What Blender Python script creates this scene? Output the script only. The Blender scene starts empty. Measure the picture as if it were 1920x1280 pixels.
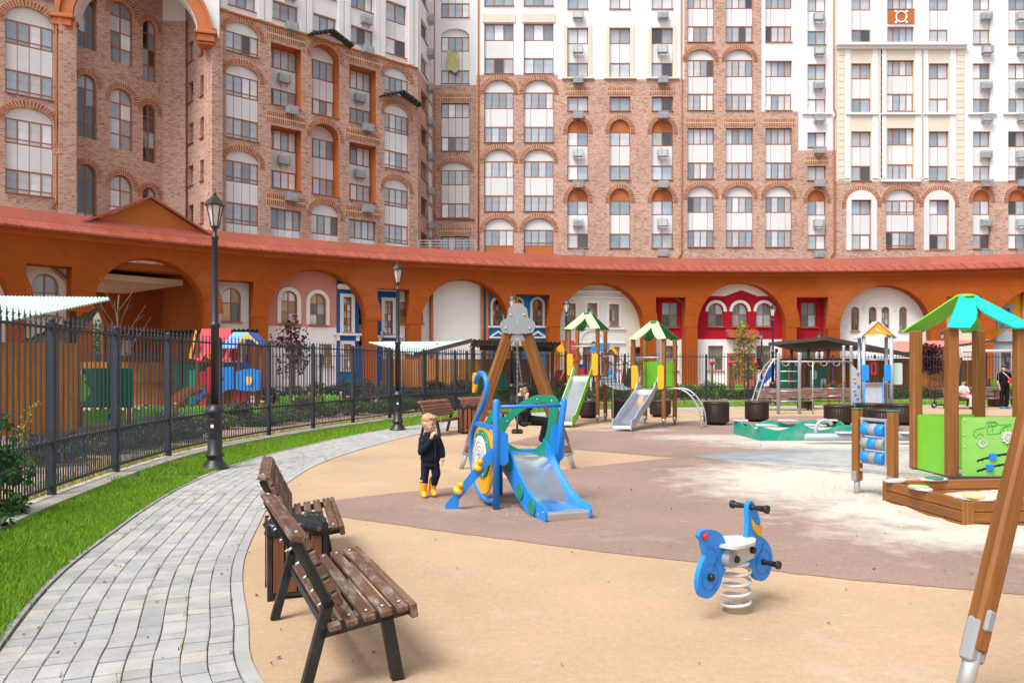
import bpy, bmesh, math, random
import numpy as np
from mathutils import Vector, Matrix
from mathutils.geometry import tessellate_polygon

R = math.radians
random.seed(7)
RNG = np.random.default_rng(11)
SC = bpy.context.scene
COL = SC.collection
# ------------------------------------------------------------------ camera, sky, sun, exposure
F, H, CX, HY = 1450.0, 1.55, 960.0, 688.0      # focal length in photo pixels, eye height, principal column, horizon row
cam_d = bpy.data.cameras.new('camera')
cam_d.sensor_width = 36.0
cam_d.lens = F / 1920 * 36
cam_d.shift_y = (HY - 640) / 1920
cam_d.clip_end = 1500
cam = bpy.data.objects.new('camera', cam_d)
cam.location = (0, 0, H)
cam.rotation_euler = (R(90), 0, 0)
COL.objects.link(cam)
SC.camera = cam

SUN_DIR = Vector((-0.42, -0.50, 1.0)).normalized()
world = bpy.data.worlds.new('World')
SC.world = world
world.use_nodes = True
wn, wl = world.node_tree.nodes, world.node_tree.links
bg = wn['Background']
sky = wn.new('ShaderNodeTexSky')
sky.sky_type = 'NISHITA'
sky.sun_disc = False
sky.sun_elevation = math.asin(SUN_DIR.z)
sky.sun_rotation = math.atan2(SUN_DIR.x, SUN_DIR.y)
sky.air_density = 1.0
sky.dust_density = 4.0
sky.ozone_density = 1.0
hs = wn.new('ShaderNodeHueSaturation')
hs.inputs['Saturation'].default_value = 0.36
wl.new(sky.outputs[0], hs.inputs['Color'])
wl.new(hs.outputs[0], bg.inputs['Color'])
bg.inputs['Strength'].default_value = 0.12
sun_d = bpy.data.lights.new('sun', 'SUN')
sun_d.energy = 1.75
sun_d.angle = R(26)
sun_d.color = (1.0, 0.98, 0.95)
sun = bpy.data.objects.new('sun', sun_d)
sun.rotation_euler = SUN_DIR.to_track_quat('Z', 'Y').to_euler()
COL.objects.link(sun)
SC.view_settings.view_transform = 'Standard'
SC.view_settings.look = 'None'
SC.view_settings.gamma = 1.0
SC.view_settings.use_curve_mapping = False
SC.view_settings.exposure = 0.85
SC.cycles.max_bounces = 6

# ------------------------------------------------------------------ helpers
def gp(px, py, z=0.0):
    Y = F * (H - z) / (py - HY)
    return Vector(((px - CX) / F * Y, Y, z))

def at(px, py, Y):
    return Vector(((px - CX) / F * Y, Y, H - (py - HY) / F * Y))

def zz(py, Y):
    return H - (py - HY) / F * Y

def xx(px, Y):
    return (px - CX) / F * Y

class MB:
    """collects shapes into one mesh"""
    def __init__(s):
        s.v, s.f, s.m, s.sm = [], [], [], []
        s.cur = 0
        s.smooth = False
    def add(s, vs, fs):
        o = len(s.v)
        s.v += [tuple(p) for p in vs]
        for q in fs:
            s.f.append([i + o for i in q]); s.m.append(s.cur); s.sm.append(s.smooth)
        return s
    def box(s, c, d, M=None, ch=0.0):
        x, y, z = d[0] / 2, d[1] / 2, d[2] / 2
        c = Vector(c)
        if ch <= 0:
            vs = [Vector((a * x, b * y, e * z)) for a in (-1, 1) for b in (-1, 1) for e in (-1, 1)]
            fs = [(0, 1, 3, 2), (4, 6, 7, 5), (0, 4, 5, 1), (2, 3, 7, 6), (0, 2, 6, 4), (1, 5, 7, 3)]
        else:
            ch = min(ch, x * .9, y * .9, z * .9)
            vs, idx = [], {}
            for a in (-1, 1):
                for b in (-1, 1):
                    for e in (-1, 1):
                        for k in range(3):
                            p = [a * x, b * y, e * z]
                            for j in range(3):
                                if j != k:
                                    p[j] -= (a, b, e)[j] * ch
                            idx[(a, b, e, k)] = len(vs)
                            vs.append(Vector(p))
            fs = []
            for k in range(3):
                i, j = [(1, 2), (2, 0), (0, 1)][k]
                for sg in (-1, 1):
                    q = []
                    for (p, r) in ((-1, -1), (1, -1), (1, 1), (-1, 1)):
                        t = [0, 0, 0]; t[k] = sg; t[i] = p; t[j] = r
                        q.append(idx[(t[0], t[1], t[2], k)])
                    fs.append(q if sg > 0 else q[::-1])
                    # edge faces along axis k
                for p in (-1, 1):
                    for r in (-1, 1):
                        t0 = [0, 0, 0]; t1 = [0, 0, 0]
                        t0[i] = t1[i] = p; t0[j] = t1[j] = r
                        t0[k] = -1; t1[k] = 1
                        q = [idx[tuple(t0) + (i,)], idx[tuple(t1) + (i,)], idx[tuple(t1) + (j,)], idx[tuple(t0) + (j,)]]
                        fs.append(q if p * r < 0 else q[::-1])
            for a in (-1, 1):
                for b in (-1, 1):
                    for e in (-1, 1):
                        q = [idx[(a, b, e, 0)], idx[(a, b, e, 1)], idx[(a, b, e, 2)]]
                        fs.append(q if a * b * e > 0 else q[::-1])
        if M is not None:
            vs = [M @ p for p in vs]
        return s.add([p + c for p in vs], fs)
    def bar(s, p0, p1, w, h, ch=0.0, up=(0, 0, 1)):
        p0, p1 = Vector(p0), Vector(p1)
        M = frame(p1 - p0, up)
        return s.box((p0 + p1) / 2, ((p1 - p0).length, w, h), M, ch)
    def tube(s, pts, r, n=10, caps=True, closed=False):
        pts = [Vector(p) for p in pts]
        m = len(pts)
        rs = r if isinstance(r, (list, tuple)) else [r] * m
        o = len(s.v)
        ref = None
        for i, p in enumerate(pts):
            if closed:
                t = pts[(i + 1) % m] - pts[i - 1]
            else:
                t = pts[min(i + 1, m - 1)] - pts[max(i - 1, 0)]
            t.normalize()
            if ref is None:
                ref = Vector((0, 0, 1)) if abs(t.z) < .9 else Vector((1, 0, 0))
                ref = (ref - t * ref.dot(t)).normalized()
            else:
                ref = (ref - t * ref.dot(t))
                ref = ref.normalized() if ref.length > 1e-6 else t.orthogonal().normalized()
            b = t.cross(ref)
            for k in range(n):
                a = 2 * math.pi * k / n
                s.v.append(tuple(p + (ref * math.cos(a) + b * math.sin(a)) * rs[i]))
        for i in range(m if closed else m - 1):
            j = (i + 1) % m
            for k in range(n):
                l = (k + 1) % n
                s.f.append([o + i * n + k, o + i * n + l, o + j * n + l, o + j * n + k]); s.m.append(s.cur); s.sm.append(True)
        if caps and not closed:
            s.f.append([o + k for k in range(n)][::-1]); s.m.append(s.cur); s.sm.append(False)
            s.f.append([o + (m - 1) * n + k for k in range(n)]); s.m.append(s.cur); s.sm.append(False)
        return s
    def lathe(s, prof, n=16, c=(0, 0, 0), M=None, smooth=True, ph=0.0):
        """prof: list of (radius, z) bottom to top"""
        o = len(s.v); c = Vector(c)
        for (r, z) in prof:
            for k in range(n):
                a = 2 * math.pi * k / n + ph
                p = Vector((r * math.cos(a), r * math.sin(a), z))
                if M is not None: p = M @ p
                s.v.append(tuple(p + c))
        for i in range(len(prof) - 1):
            for k in range(n):
                l = (k + 1) % n
                s.f.append([o + i * n + k, o + i * n + l, o + (i + 1) * n + l, o + (i + 1) * n + k]); s.m.append(s.cur); s.sm.append(smooth)
        s.f.append([o + k for k in range(n)][::-1]); s.m.append(s.cur); s.sm.append(False)
        s.f.append([o + (len(prof) - 1) * n + k for k in range(n)]); s.m.append(s.cur); s.sm.append(False)
        return s
    def prism(s, poly, t, O=(0, 0, 0), U=(1, 0, 0), V=(0, 0, 1), holes=()):
        """poly in (u,v) extruded by t along U x V, centred on the plane"""
        O, U, V = Vector(O), Vector(U).normalized(), Vector(V).normalized()
        N = U.cross(V)
        loops = [list(poly)] + [list(h) for h in holes]
        tri = tessellate_polygon([[Vector((a, b, 0)) for a, b in lp] for lp in loops])
        flat = [q for lp in loops for q in lp]
        n = len(flat)
        def area(t3):
            (a, b), (c, d), (e, f) = [flat[i] for i in t3]
            return (c - a) * (f - b) - (e - a) * (d - b)
        fr = [O + U * a + V * b + N * (t / 2) for a, b in flat]
        bk = [O + U * a + V * b - N * (t / 2) for a, b in flat]
        fs = []
        for q in tri:
            q = list(q) if area(q) > 0 else list(q)[::-1]
            fs.append(q); fs.append([i + n for i in q[::-1]])
        st = 0
        for li, lp in enumerate(loops):
            m = len(lp)
            A = sum(lp[i][0] * lp[(i + 1) % m][1] - lp[(i + 1) % m][0] * lp[i][1] for i in range(m))
            for i in range(m):
                j = (i + 1) % m
                q = [st + i, st + i + n, st + j + n, st + j]
                if (A > 0) != (li == 0): q = q[::-1]
                fs.append(q)
            st += m
        return s.add(fr + bk, fs)
    def ball(s, c, r, n=10, m=6, M=None):
        prof = [(max(1e-4, math.sin(math.pi * i / m)), -math.cos(math.pi * i / m)) for i in range(m + 1)]
        sc = r if isinstance(r, (tuple, list)) else (r, r, r)
        D = Matrix.Diagonal(sc)
        return s.lathe(prof, n, c, (M @ D) if M is not None else D)
    def capsule(s, p0, p1, r0, r1, n=10):
        p0, p1 = Vector(p0), Vector(p1)
        s.tube([p0, p1], [r0, r1], n); s.ball(p0, r0, n); s.ball(p1, r1, n)
        return s
    def mesh(s, name):
        me = bpy.data.meshes.new(name)
        me.from_pydata(s.v, [], s.f)
        me.polygons.foreach_set('material_index', s.m)
        me.polygons.foreach_set('use_smooth', s.sm)
        me.update()
        return me

def frame(d, up=(0, 0, 1)):
    d = Vector(d).normalized(); up = Vector(up)
    if abs(d.dot(up)) > .999: up = Vector((0, 1, 0)) if abs(d.y) < .9 else Vector((1, 0, 0))
    y = up.cross(d).normalized(); z = d.cross(y)
    return Matrix((d, y, z)).transposed()

def tag(o, label=None, cat=None, group=None, kind=None):
    if label: o['label'] = label
    if cat: o['category'] = cat
    if group: o['group'] = group
    if kind: o['kind'] = kind
    return o

def new(name, me, mats=None, parent=None, loc=(0, 0, 0), M3=None, kind=None):
    if isinstance(me, MB): me = me.mesh(name)
    if mats is not None and len(me.materials) == 0:
        for m in (mats if isinstance(mats, (list, tuple)) else [mats]): me.materials.append(m)
    o = bpy.data.objects.new(name, me)
    COL.objects.link(o)
    if M3 is not None:
        o.matrix_local = Matrix.Translation(loc) @ M3.to_4x4()
    else:
        o.location = loc
    if parent is not None: o.parent = parent
    if kind: o['kind'] = kind
    return o

def thing(name, label, cat, loc=(0, 0, 0), rz=0.0, group=None):
    o = bpy.data.objects.new(name, None)
    o.empty_display_size = .2
    COL.objects.link(o)
    o.location = loc; o.rotation_euler = (0, 0, rz)
    return tag(o, label, cat, group)

def copy_tree(o, parent=None):
    c = o.copy(); COL.objects.link(c)
    if parent is not None: c.parent = parent
    for ch in list(o.children): copy_tree(ch, c)
    return c

CACHE = {}
def beam(name, parent, p0, p1, w, h, mat, ch=.006, up=(0, 0, 1)):
    """a squared timber / bar as an object of its own, grain along its local x"""
    p0, p1 = Vector(p0), Vector(p1)
    L = round((p1 - p0).length, 4)
    key = ('beam', L, w, h, ch, mat.name)
    if key not in CACHE:
        me = MB().box((0, 0, 0), (L, w, h), None, ch).mesh(name)
        me.materials.append(mat); CACHE[key] = me
    return new(name, CACHE[key], None, parent, (p0 + p1) / 2, frame(p1 - p0, up))

def catmull(pts, n=8):
    P = [Vector(p) for p in pts]
    P = [P[0] * 2 - P[1]] + P + [P[-1] * 2 - P[-2]]
    out = []
    for i in range(1, len(P) - 2):
        a, b, c, d = P[i - 1:i + 3]
        for k in range(n):
            t = k / n
            out.append(.5 * ((2 * b) + (c - a) * t + (2 * a - 5 * b + 4 * c - d) * t * t + (3 * b - a - 3 * c + d) * t ** 3))
    out.append(P[-2])
    return out

def resample(pts, step):
    out = [pts[0].copy()]; acc = 0
    for a, b in zip(pts, pts[1:]):
        L = (b - a).length; d = step - acc
        while d <= L:
            out.append(a.lerp(b, d / L)); d += step
        acc = L - (d - step)
    return out

def arc(cx, cy, r, a0, a1, n):
    return [(cx + r * math.cos(R(a0 + (a1 - a0) * i / n)), cy + r * math.sin(R(a0 + (a1 - a0) * i / n))) for i in range(n + 1)]

def rrect(x0, y0, x1, y1, r, n=4):
    return arc(x1 - r, y0 + r, r, -90, 0, n) + arc(x1 - r, y1 - r, r, 0, 90, n) + arc(x0 + r, y1 - r, r, 90, 180, n) + arc(x0 + r, y0 + r, r, 180, 270, n)

# ------------------------------------------------------------------ materials
def base_mat(name):
    m = bpy.data.materials.new(name); m.use_nodes = True
    nt = m.node_tree
    return m, nt.nodes, nt.links, nt.nodes['Principled BSDF']

def c4(c): return (c[0], c[1], c[2], 1)

def noise(n, l, vec, scale, detail=4, rough=.55):
    t = n.new('ShaderNodeTexNoise'); t.inputs['Scale'].default_value = scale
    t.inputs['Detail'].default_value = detail; t.inputs['Roughness'].default_value = rough
    l.new(vec, t.inputs['Vector'])
    return t.outputs['Fac']

def maprange(n, l, v, a, b, c, d):
    t = n.new('ShaderNodeMapRange')
    for i, x in enumerate((a, b, c, d)): t.inputs[i + 1].default_value = x
    l.new(v, t.inputs[0]); return t.outputs[0]

def mathn(n, l, op, a, b):
    t = n.new('ShaderNodeMath'); t.operation = op
    for i, x in enumerate((a, b)):
        if isinstance(x, (int, float)): t.inputs[i].default_value = x
        else: l.new(x, t.inputs[i])
    return t.outputs[0]

def mixc(n, l, fac, a, b, mode='MIX'):
    t = n.new('ShaderNodeMix'); t.data_type = 'RGBA'; t.blend_type = mode
    for i, x in ((0, fac), (6, a), (7, b)):
        if isinstance(x, (int, float)): t.inputs[i].default_value = x
        elif isinstance(x, (tuple, list)): t.inputs[i].default_value = c4(x)
        else: l.new(x, t.inputs[i])
    return t.outputs[2]

def mapping(n, l, vec, sc):
    t = n.new('ShaderNodeMapping'); t.inputs['Scale'].default_value = sc
    l.new(vec, t.inputs['Vector']); return t.outputs[0]

def bump(n, l, b, h, strength, dist=.01):
    t = n.new('ShaderNodeBump'); t.inputs['Strength'].default_value = strength
    t.inputs['Distance'].default_value = dist
    l.new(h, t.inputs['Height']); l.new(t.outputs[0], b.inputs['Normal'])

def mat(name, col, rough=.6, metal=0.0, var=.12, scale=3.0, bmp=0.0, bscale=80, rnd=0.0, spec=.5, island=0.0, dirt=None, dirt_amt=.0, dirt_scale=2.0):
    m, n, l, b = base_mat(name)
    tc = n.new('ShaderNodeTexCoord').outputs['Object']
    v = maprange(n, l, noise(n, l, tc, scale, 6), .25, .75, 1 - var, 1 + var)
    if rnd:
        oi = n.new('ShaderNodeObjectInfo').outputs['Random']
        v = mathn(n, l, 'MULTIPLY', v, maprange(n, l, oi, 0, 1, 1 - rnd, 1 + rnd))
    if island:
        ri = n.new('ShaderNodeNewGeometry').outputs['Random Per Island']
        v = mathn(n, l, 'MULTIPLY', v, maprange(n, l, ri, 0, 1, 1 - island, 1 + island))
    h = n.new('ShaderNodeHueSaturation'); h.inputs['Color'].default_value = c4(col)
    l.new(v, h.inputs['Value'])
    out = h.outputs[0]
    if dirt:
        f = maprange(n, l, noise(n, l, tc, dirt_scale, 8, .7), .5, .72, 0, dirt_amt)
        out = mixc(n, l, f, out, dirt)
    l.new(out, b.inputs['Base Color'])
    b.inputs['Roughness'].default_value = rough
    b.inputs['Metallic'].default_value = metal
    b.inputs['Specular IOR Level'].default_value = spec if rough < .62 else min(spec, .15)
    if bmp: bump(n, l, b, noise(n, l, tc, bscale, 3), bmp)
    return m

def wood(name, c1, c2, rough=.55, worn=None, worn_amt=0.0, sc=1.0):
    m, n, l, b = base_mat(name)
    tc0 = n.new('ShaderNodeTexCoord').outputs['Object']
    oi = n.new('ShaderNodeObjectInfo').outputs['Random']
    off = n.new('ShaderNodeCombineXYZ')
    l.new(mathn(n, l, 'MULTIPLY', oi, 37.0), off.inputs[0]); l.new(mathn(n, l, 'MULTIPLY', oi, 11.0), off.inputs[1])
    va = n.new('ShaderNodeVectorMath'); va.operation = 'ADD'; l.new(tc0, va.inputs[0]); l.new(off.outputs[0], va.inputs[1])
    tc = va.outputs[0]
    g = noise(n, l, mapping(n, l, tc, (1.2 * sc, 28 * sc, 28 * sc)), 1.6, 5, .6)
    g2 = noise(n, l, mapping(n, l, tc, (2 * sc, 120 * sc, 120 * sc)), 1.5, 3)
    f = mathn(n, l, 'ADD', mathn(n, l, 'MULTIPLY', g, .7), mathn(n, l, 'MULTIPLY', g2, .3))
    col = mixc(n, l, maprange(n, l, f, .32, .68, 0, 1), c1, c2)
    h = n.new('ShaderNodeHueSaturation'); l.new(col, h.inputs['Color'])
    l.new(maprange(n, l, oi, 0, 1, .82, 1.15), h.inputs['Value'])
    col = h.outputs[0]
    if worn:
        w = noise(n, l, mapping(n, l, tc, (1.5, 5, 5)), 2.2, 8, .75)
        col = mixc(n, l, maprange(n, l, w, .50, .68, 0, worn_amt), col, worn)
    l.new(col, b.inputs['Base Color'])
    b.inputs['Roughness'].default_value = rough
    b.inputs['Specular IOR Level'].default_value = .3
    bump(n, l, b, g2, .25, .004)
    return m

def brickmat(name, a, bcol, mortar, sx=.22, sz=.075):
    m, n, l, b = base_mat(name)
    tc = n.new('ShaderNodeTexCoord').outputs['Object']
    sp = n.new('ShaderNodeSeparateXYZ'); l.new(tc, sp.inputs[0])
    cb = n.new('ShaderNodeCombineXYZ')
    l.new(mathn(n, l, 'ADD', sp.outputs[0], sp.outputs[1]), cb.inputs[0]); l.new(sp.outputs[2], cb.inputs[1])
    t = n.new('ShaderNodeTexBrick')
    t.inputs['Color1'].default_value = c4(a); t.inputs['Color2'].default_value = c4(bcol); t.inputs['Mortar'].default_value = c4(mortar)
    t.inputs['Scale'].default_value = 1.0
    t.inputs['Brick Width'].default_value = sx; t.inputs['Row Height'].default_value = sz
    t.inputs['Mortar Size'].default_value = .012; t.inputs['Bias'].default_value = 0
    l.new(cb.outputs[0], t.inputs['Vector'])
    big = maprange(n, l, noise(n, l, tc, .35, 5), .25, .75, .86, 1.14)
    # odd pale and dark bricks
    vn = n.new('ShaderNodeTexWhiteNoise'); vn.noise_dimensions = '2D'
    sn = n.new('ShaderNodeVectorMath'); sn.operation = 'SNAP'; sn.inputs[1].default_value = (sx, sz, 1)
    l.new(cb.outputs[0], sn.inputs[0]); l.new(sn.outputs[0], vn.inputs['Vector'])
    pale = mixc(n, l, maprange(n, l, vn.outputs['Value'], .80, .82, 0, .45), t.outputs['Color'], (.62, .46, .36))
    dark = mixc(n, l, maprange(n, l, vn.outputs['Value'], .14, .13, 0, .45), pale, (.20, .065, .04))
    h = n.new('ShaderNodeHueSaturation'); l.new(dark, h.inputs['Color']); l.new(big, h.inputs['Value'])
    l.new(h.outputs[0], b.inputs['Base Color'])
    b.inputs['Roughness'].default_value = .9
    b.inputs['Specular IOR Level'].default_value = .1
    bump(n, l, b, t.outputs['Fac'], -.4, .01)
    return m

SAND_SPOTS = [((5.0, 8.3), (2.0, 1.5), 1.0), ((4.1, 10.3), (1.7, 2.1), .85), ((6.6, 15.8), (2.5, 1.4), .85), ((4.9, 7.1), (1.8, .75), .85), ((.30, 8.9), (.45, .28), .8), ((2.9, 19.0), (1.2, .4), .45), ((8.6, 12.6), (4, 2.0), .7), ((4.5, 17), (1.6, .8), .6)]
def rubber(name, col, spots=True):
    m, n, l, b = base_mat(name)
    tc = n.new('ShaderNodeTexCoord').outputs['Object']
    fine = noise(n, l, tc, 150, 2, .8)
    mid = noise(n, l, tc, 22, 6, .7)
    big = noise(n, l, tc, .55, 6, .6)
    v = mathn(n, l, 'MULTIPLY', maprange(n, l, fine, .3, .7, .72, 1.24), maprange(n, l, mid, .3, .7, .9, 1.1))
    v = mathn(n, l, 'MULTIPLY', v, maprange(n, l, big, .3, .7, .88, 1.1))
    h = n.new('ShaderNodeHueSaturation'); h.inputs['Color'].default_value = c4(col); l.new(v, h.inputs['Value'])
    out = h.outputs[0]
    # brownish worn stains
    st = noise(n, l, tc, 1.3, 7, .65)
    out = mixc(n, l, maprange(n, l, st, .62, .78, 0, .35), out, (col[0] * .72, col[1] * .58, col[2] * .45))
    # pale scuffs everywhere
    sc = noise(n, l, mapping(n, l, tc, (1.0, 2.2, 1)), 5, 8, .75)
    mask = mathn(n, l, 'MAXIMUM', maprange(n, l, sc, .60, .75, 0, .6), maprange(n, l, noise(n, l, tc, .8, 8, .75), .55, .75, 0, .35))
    for (c, s, a) in SAND_SPOTS:
        sub = n.new('ShaderNodeVectorMath'); sub.operation = 'SUBTRACT'; l.new(tc, sub.inputs[0]); sub.inputs[1].default_value = (c[0], c[1], 0)
        mp = mapping(n, l, sub.outputs[0], (1 / s[0], 1 / s[1], 0))
        ln = n.new('ShaderNodeVectorMath'); ln.operation = 'LENGTH'; l.new(mp, ln.inputs[0])
        d = mathn(n, l, 'ADD', ln.outputs['Value'], mathn(n, l, 'MULTIPLY', mathn(n, l, 'SUBTRACT', noise(n, l, tc, 2.6, 8, .7), .5), 1.8))
        mask = mathn(n, l, 'MAXIMUM', mask, maprange(n, l, d, 1.25, .55, 0, a))
    grain = maprange(n, l, noise(n, l, tc, 90, 3, .8), .3, .7, .9, 1.08)
    hs2 = n.new('ShaderNodeHueSaturation'); hs2.inputs['Color'].default_value = (.60, .56, .49, 1); l.new(grain, hs2.inputs['Value'])
    out = mixc(n, l, mask, out, hs2.outputs[0])
    l.new(out, b.inputs['Base Color'])
    b.inputs['Roughness'].default_value = .9
    b.inputs['Specular IOR Level'].default_value = .1
    bump(n, l, b, mathn(n, l, 'ADD', fine, mathn(n, l, 'MULTIPLY', mid, .6)), .5, .006)
    return m

def glassmat(name, col, rough=.03, ior=1.9):
    m, n, l, b = base_mat(name)
    oi = n.new('ShaderNodeObjectInfo').outputs['Random']
    tc = n.new('ShaderNodeTexCoord').outputs['Object']
    h = n.new('ShaderNodeHueSaturation'); h.inputs['Color'].default_value = c4(col)
    l.new(mathn(n, l, 'MULTIPLY', maprange(n, l, oi, 0, 1, .6, 1.35), maprange(n, l, noise(n, l, tc, 1.5, 3), .3, .7, .85, 1.15)), h.inputs['Value'])
    l.new(h.outputs[0], b.inputs['Base Color'])
    b.inputs['Roughness'].default_value = rough
    b.inputs['IOR'].default_value = ior
    bump(n, l, b, noise(n, l, tc, 1.2, 2), .06, .03)
    return m

def leafmat(name, a, bcol, c=None, rough=.55):
    m, n, l, b = base_mat(name)
    ri = n.new('ShaderNodeNewGeometry').outputs['Random Per Island']
    cr = n.new('ShaderNodeValToRGB'); l.new(ri, cr.inputs[0])
    cr.color_ramp.elements[0].color = c4(a); cr.color_ramp.elements[1].color = c4(bcol)
    if c:
        e = cr.color_ramp.elements.new(.5); e.color = c4(c)
    l.new(cr.outputs[0], b.inputs['Base Color'])
    b.inputs['Roughness'].default_value = rough
    b.inputs['Specular IOR Level'].default_value = .2
    tr = n.new('ShaderNodeBsdfTranslucent'); l.new(cr.outputs[0], tr.inputs[0])
    mx = n.new('ShaderNodeMixShader'); mx.inputs[0].default_value = .25
    out = n['Material Output']
    l.new(b.outputs[0], mx.inputs[1]); l.new(tr.outputs[0], mx.inputs[2]); l.new(mx.outputs[0], out.inputs[0])
    return m

M = {}
M['rubber_tan'] = rubber('rubber_tan', (.470, .330, .210))
M['rubber_brown'] = rubber('rubber_brown', (.295, .203, .166))
M['rubber_grey'] = rubber('rubber_grey', (.235, .262, .285))
M['sand'] = mat('sand', (.52, .46, .38), .95, var=.18, scale=5, bmp=.6, bscale=60)
M['paver'] = mat('paver', (.42, .405, .38), .85, var=.14, scale=5, bmp=.35, bscale=120, island=.16, dirt=(.30, .285, .25), dirt_amt=.5, dirt_scale=3)
def paver_mat():
    m, n, l, b = base_mat('paver')
    tc = n.new('ShaderNodeTexCoord').outputs['Object']
    ri = mathn(n, l, 'FRACT', mathn(n, l, 'ADD', n.new('ShaderNodeNewGeometry').outputs['Random Per Island'], n.new('ShaderNodeObjectInfo').outputs['Random']), 0)
    cr = n.new('ShaderNodeValToRGB'); l.new(ri, cr.inputs[0])
    e = cr.color_ramp.elements; e[0].color = (.285, .285, .28, 1); e[1].color = (.42, .39, .335, 1)
    for p_, c_ in ((.25, (.36, .36, .355, 1)), (.5, (.33, .32, .305, 1)), (.75, (.39, .385, .365, 1))): x_ = e.new(p_); x_.color = c_
    h = n.new('ShaderNodeHueSaturation'); l.new(cr.outputs[0], h.inputs['Color'])
    v = mathn(n, l, 'MULTIPLY', maprange(n, l, noise(n, l, tc, 6, 6), .25, .75, .86, 1.14), maprange(n, l, noise(n, l, tc, 90, 3), .3, .7, .9, 1.1))
    l.new(v, h.inputs['Value'])
    out = mixc(n, l, maprange(n, l, noise(n, l, tc, 2.2, 8, .7), .54, .72, 0, .4), h.outputs[0], (.27, .25, .21))
    l.new(out, b.inputs['Base Color']); b.inputs['Roughness'].default_value = .88
    bump(n, l, b, noise(n, l, tc, 120, 3), .4, .006)
    return m
M['paver'] = paver_mat()
M['joint'] = mat('joint', (.15, .14, .10), .95, var=.4, scale=8, bmp=.6, bscale=40, dirt=(.10, .16, .03), dirt_amt=.8, dirt_scale=3)
M['kerb'] = mat('kerb', (.36, .36, .35), .85, var=.12, scale=4, bmp=.3, bscale=90, rnd=.07)
M['concrete'] = mat('concrete', (.44, .41, .36), .9, var=.2, scale=3, bmp=.5, bscale=60, rnd=.08, dirt=(.30, .27, .18), dirt_amt=.6, dirt_scale=2.5)
M['soil'] = mat('soil', (.12, .12, .05), .95, var=.4, scale=4, bmp=.7, bscale=30)
M['asphalt'] = mat('asphalt', (.30, .27, .24), .9, var=.15, scale=1, bmp=.3)
M['yard'] = mat('yard', (.42, .30, .22), .9, var=.15, scale=2, bmp=.3)
M['grass'] = leafmat('grass', (.11, .30, .012), (.36, .56, .04), (.22, .46, .025))
_cr = [x for x in M['grass'].node_tree.nodes if x.type == 'VALTORGB'][0].color_ramp
for p_, c_ in ((.12, (.34, .33, .08, 1)), (.2, (.07, .20, .015, 1)), (.75, (.24, .44, .03, 1))): _cr.elements.new(p_).color = c_
M['drygrass'] = leafmat('drygrass', (.16, .20, .03), (.40, .36, .10), (.28, .30, .05))
M['hedge'] = leafmat('hedge', (.05, .09, .02), (.17, .25, .05), (.10, .16, .03))
M['hedge_dark'] = leafmat('hedge_dark', (.045, .065, .035), (.13, .16, .075), (.08, .11, .05))
M['vine'] = leafmat('vine', (.02, .07, .02), (.08, .18, .05), (.04, .11, .03), .4)
M['vine_yellow'] = leafmat('vine_yellow', (.35, .30, .05), (.5, .45, .12))
M['maroon'] = leafmat('maroon', (.045, .012, .018), (.14, .03, .035), (.09, .02, .025))
M['yellowleaf'] = leafmat('yellowleaf', (.25, .20, .03), (.40, .28, .05), (.30, .27, .06))
M['barberry'] = leafmat('barberry', (.10, .05, .05), (.22, .09, .08), (.08, .09, .04))
M['litter'] = leafmat('litter', (.20, .12, .05), (.42, .32, .16), (.26, .20, .08))
M['bark'] = mat('bark', (.16, .12, .09), .9, var=.3, scale=12, bmp=.6)
M['brick'] = brickmat('brick', (.385, .175, .12), (.50, .292, .225), (.58, .46, .385))
M['brick_mid'] = mat('brick_mid', (.36, .125, .075), .85, var=.2, scale=9, island=.3)
M['brick_joint'] = mat('brick_joint', (.68, .53, .36), .9, var=.1)
M['stucco'] = mat('stucco', (.78, .785, .785), .85, var=.04, scale=.6, bmp=.15, bscale=40)
M['cream'] = mat('cream', (.70, .645, .54), .85, var=.05, scale=.8, bmp=.15, bscale=40, rnd=.03)
M['panel'] = mat('panel', (.70, .71, .715), .5, var=.04, scale=1.0, rnd=.06)
M['frame'] = mat('frame', (.36, .125, .045), .45, var=.1, scale=4, rnd=.06)
M['orange'] = mat('orange', (.40, .11, .026), .8, var=.12, scale=.5, bmp=.2, bscale=25, dirt=(.40, .10, .025), dirt_amt=.35, dirt_scale=.8)
M['orange_trim'] = mat('orange_trim', (.46, .13, .028), .6, var=.08, scale=1)
M['roofmetal'] = mat('roofmetal', (.30, .066, .035), .45, var=.1, scale=1.2, rnd=.10, spec=.5, dirt=(.42, .14, .09), dirt_amt=.3, dirt_scale=1.5)
M['glass_blue'] = glassmat('glass_blue', (.27, .34, .41))
M['glass_pale'] = glassmat('glass_pale', (.60, .63, .66))
M['glass_mid'] = glassmat('glass_mid', (.40, .46, .52))
M['glass_dark'] = glassmat('glass_dark', (.035, .035, .04))
M['glass_green'] = glassmat('glass_green', (.12, .17, .14))
M['metalgrey'] = mat('metalgrey', (.40, .42, .44), .45, .3, var=.08, rnd=.08)
M['acunit'] = mat('acunit', (.62, .63, .63), .5)
M['pipe'] = mat('pipe', (.42, .14, .05), .5, var=.1)
M['darkmetal'] = mat('darkmetal', (.042, .045, .05), .42, 0, var=.15, scale=5, spec=.5)
M['fence'] = mat('fence', (.034, .041, .056), .5, 0, var=.12, scale=4, spec=.35)
M['lamp'] = mat('lamp', (.018, .018, .020), .4, var=.2, scale=6)
M['lampglass'] = glassmat('lampglass', (.62, .55, .50), .15, 1.5)
M['benchsteel'] = mat('benchsteel', (.012, .012, .014), .5, var=.3, scale=20, dirt=(.10, .09, .08), dirt_amt=.4, dirt_scale=9)
M['benchwood'] = wood('benchwood', (.075, .036, .022), (.20, .105, .066), .65, (.42, .38, .34), .7)
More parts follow.
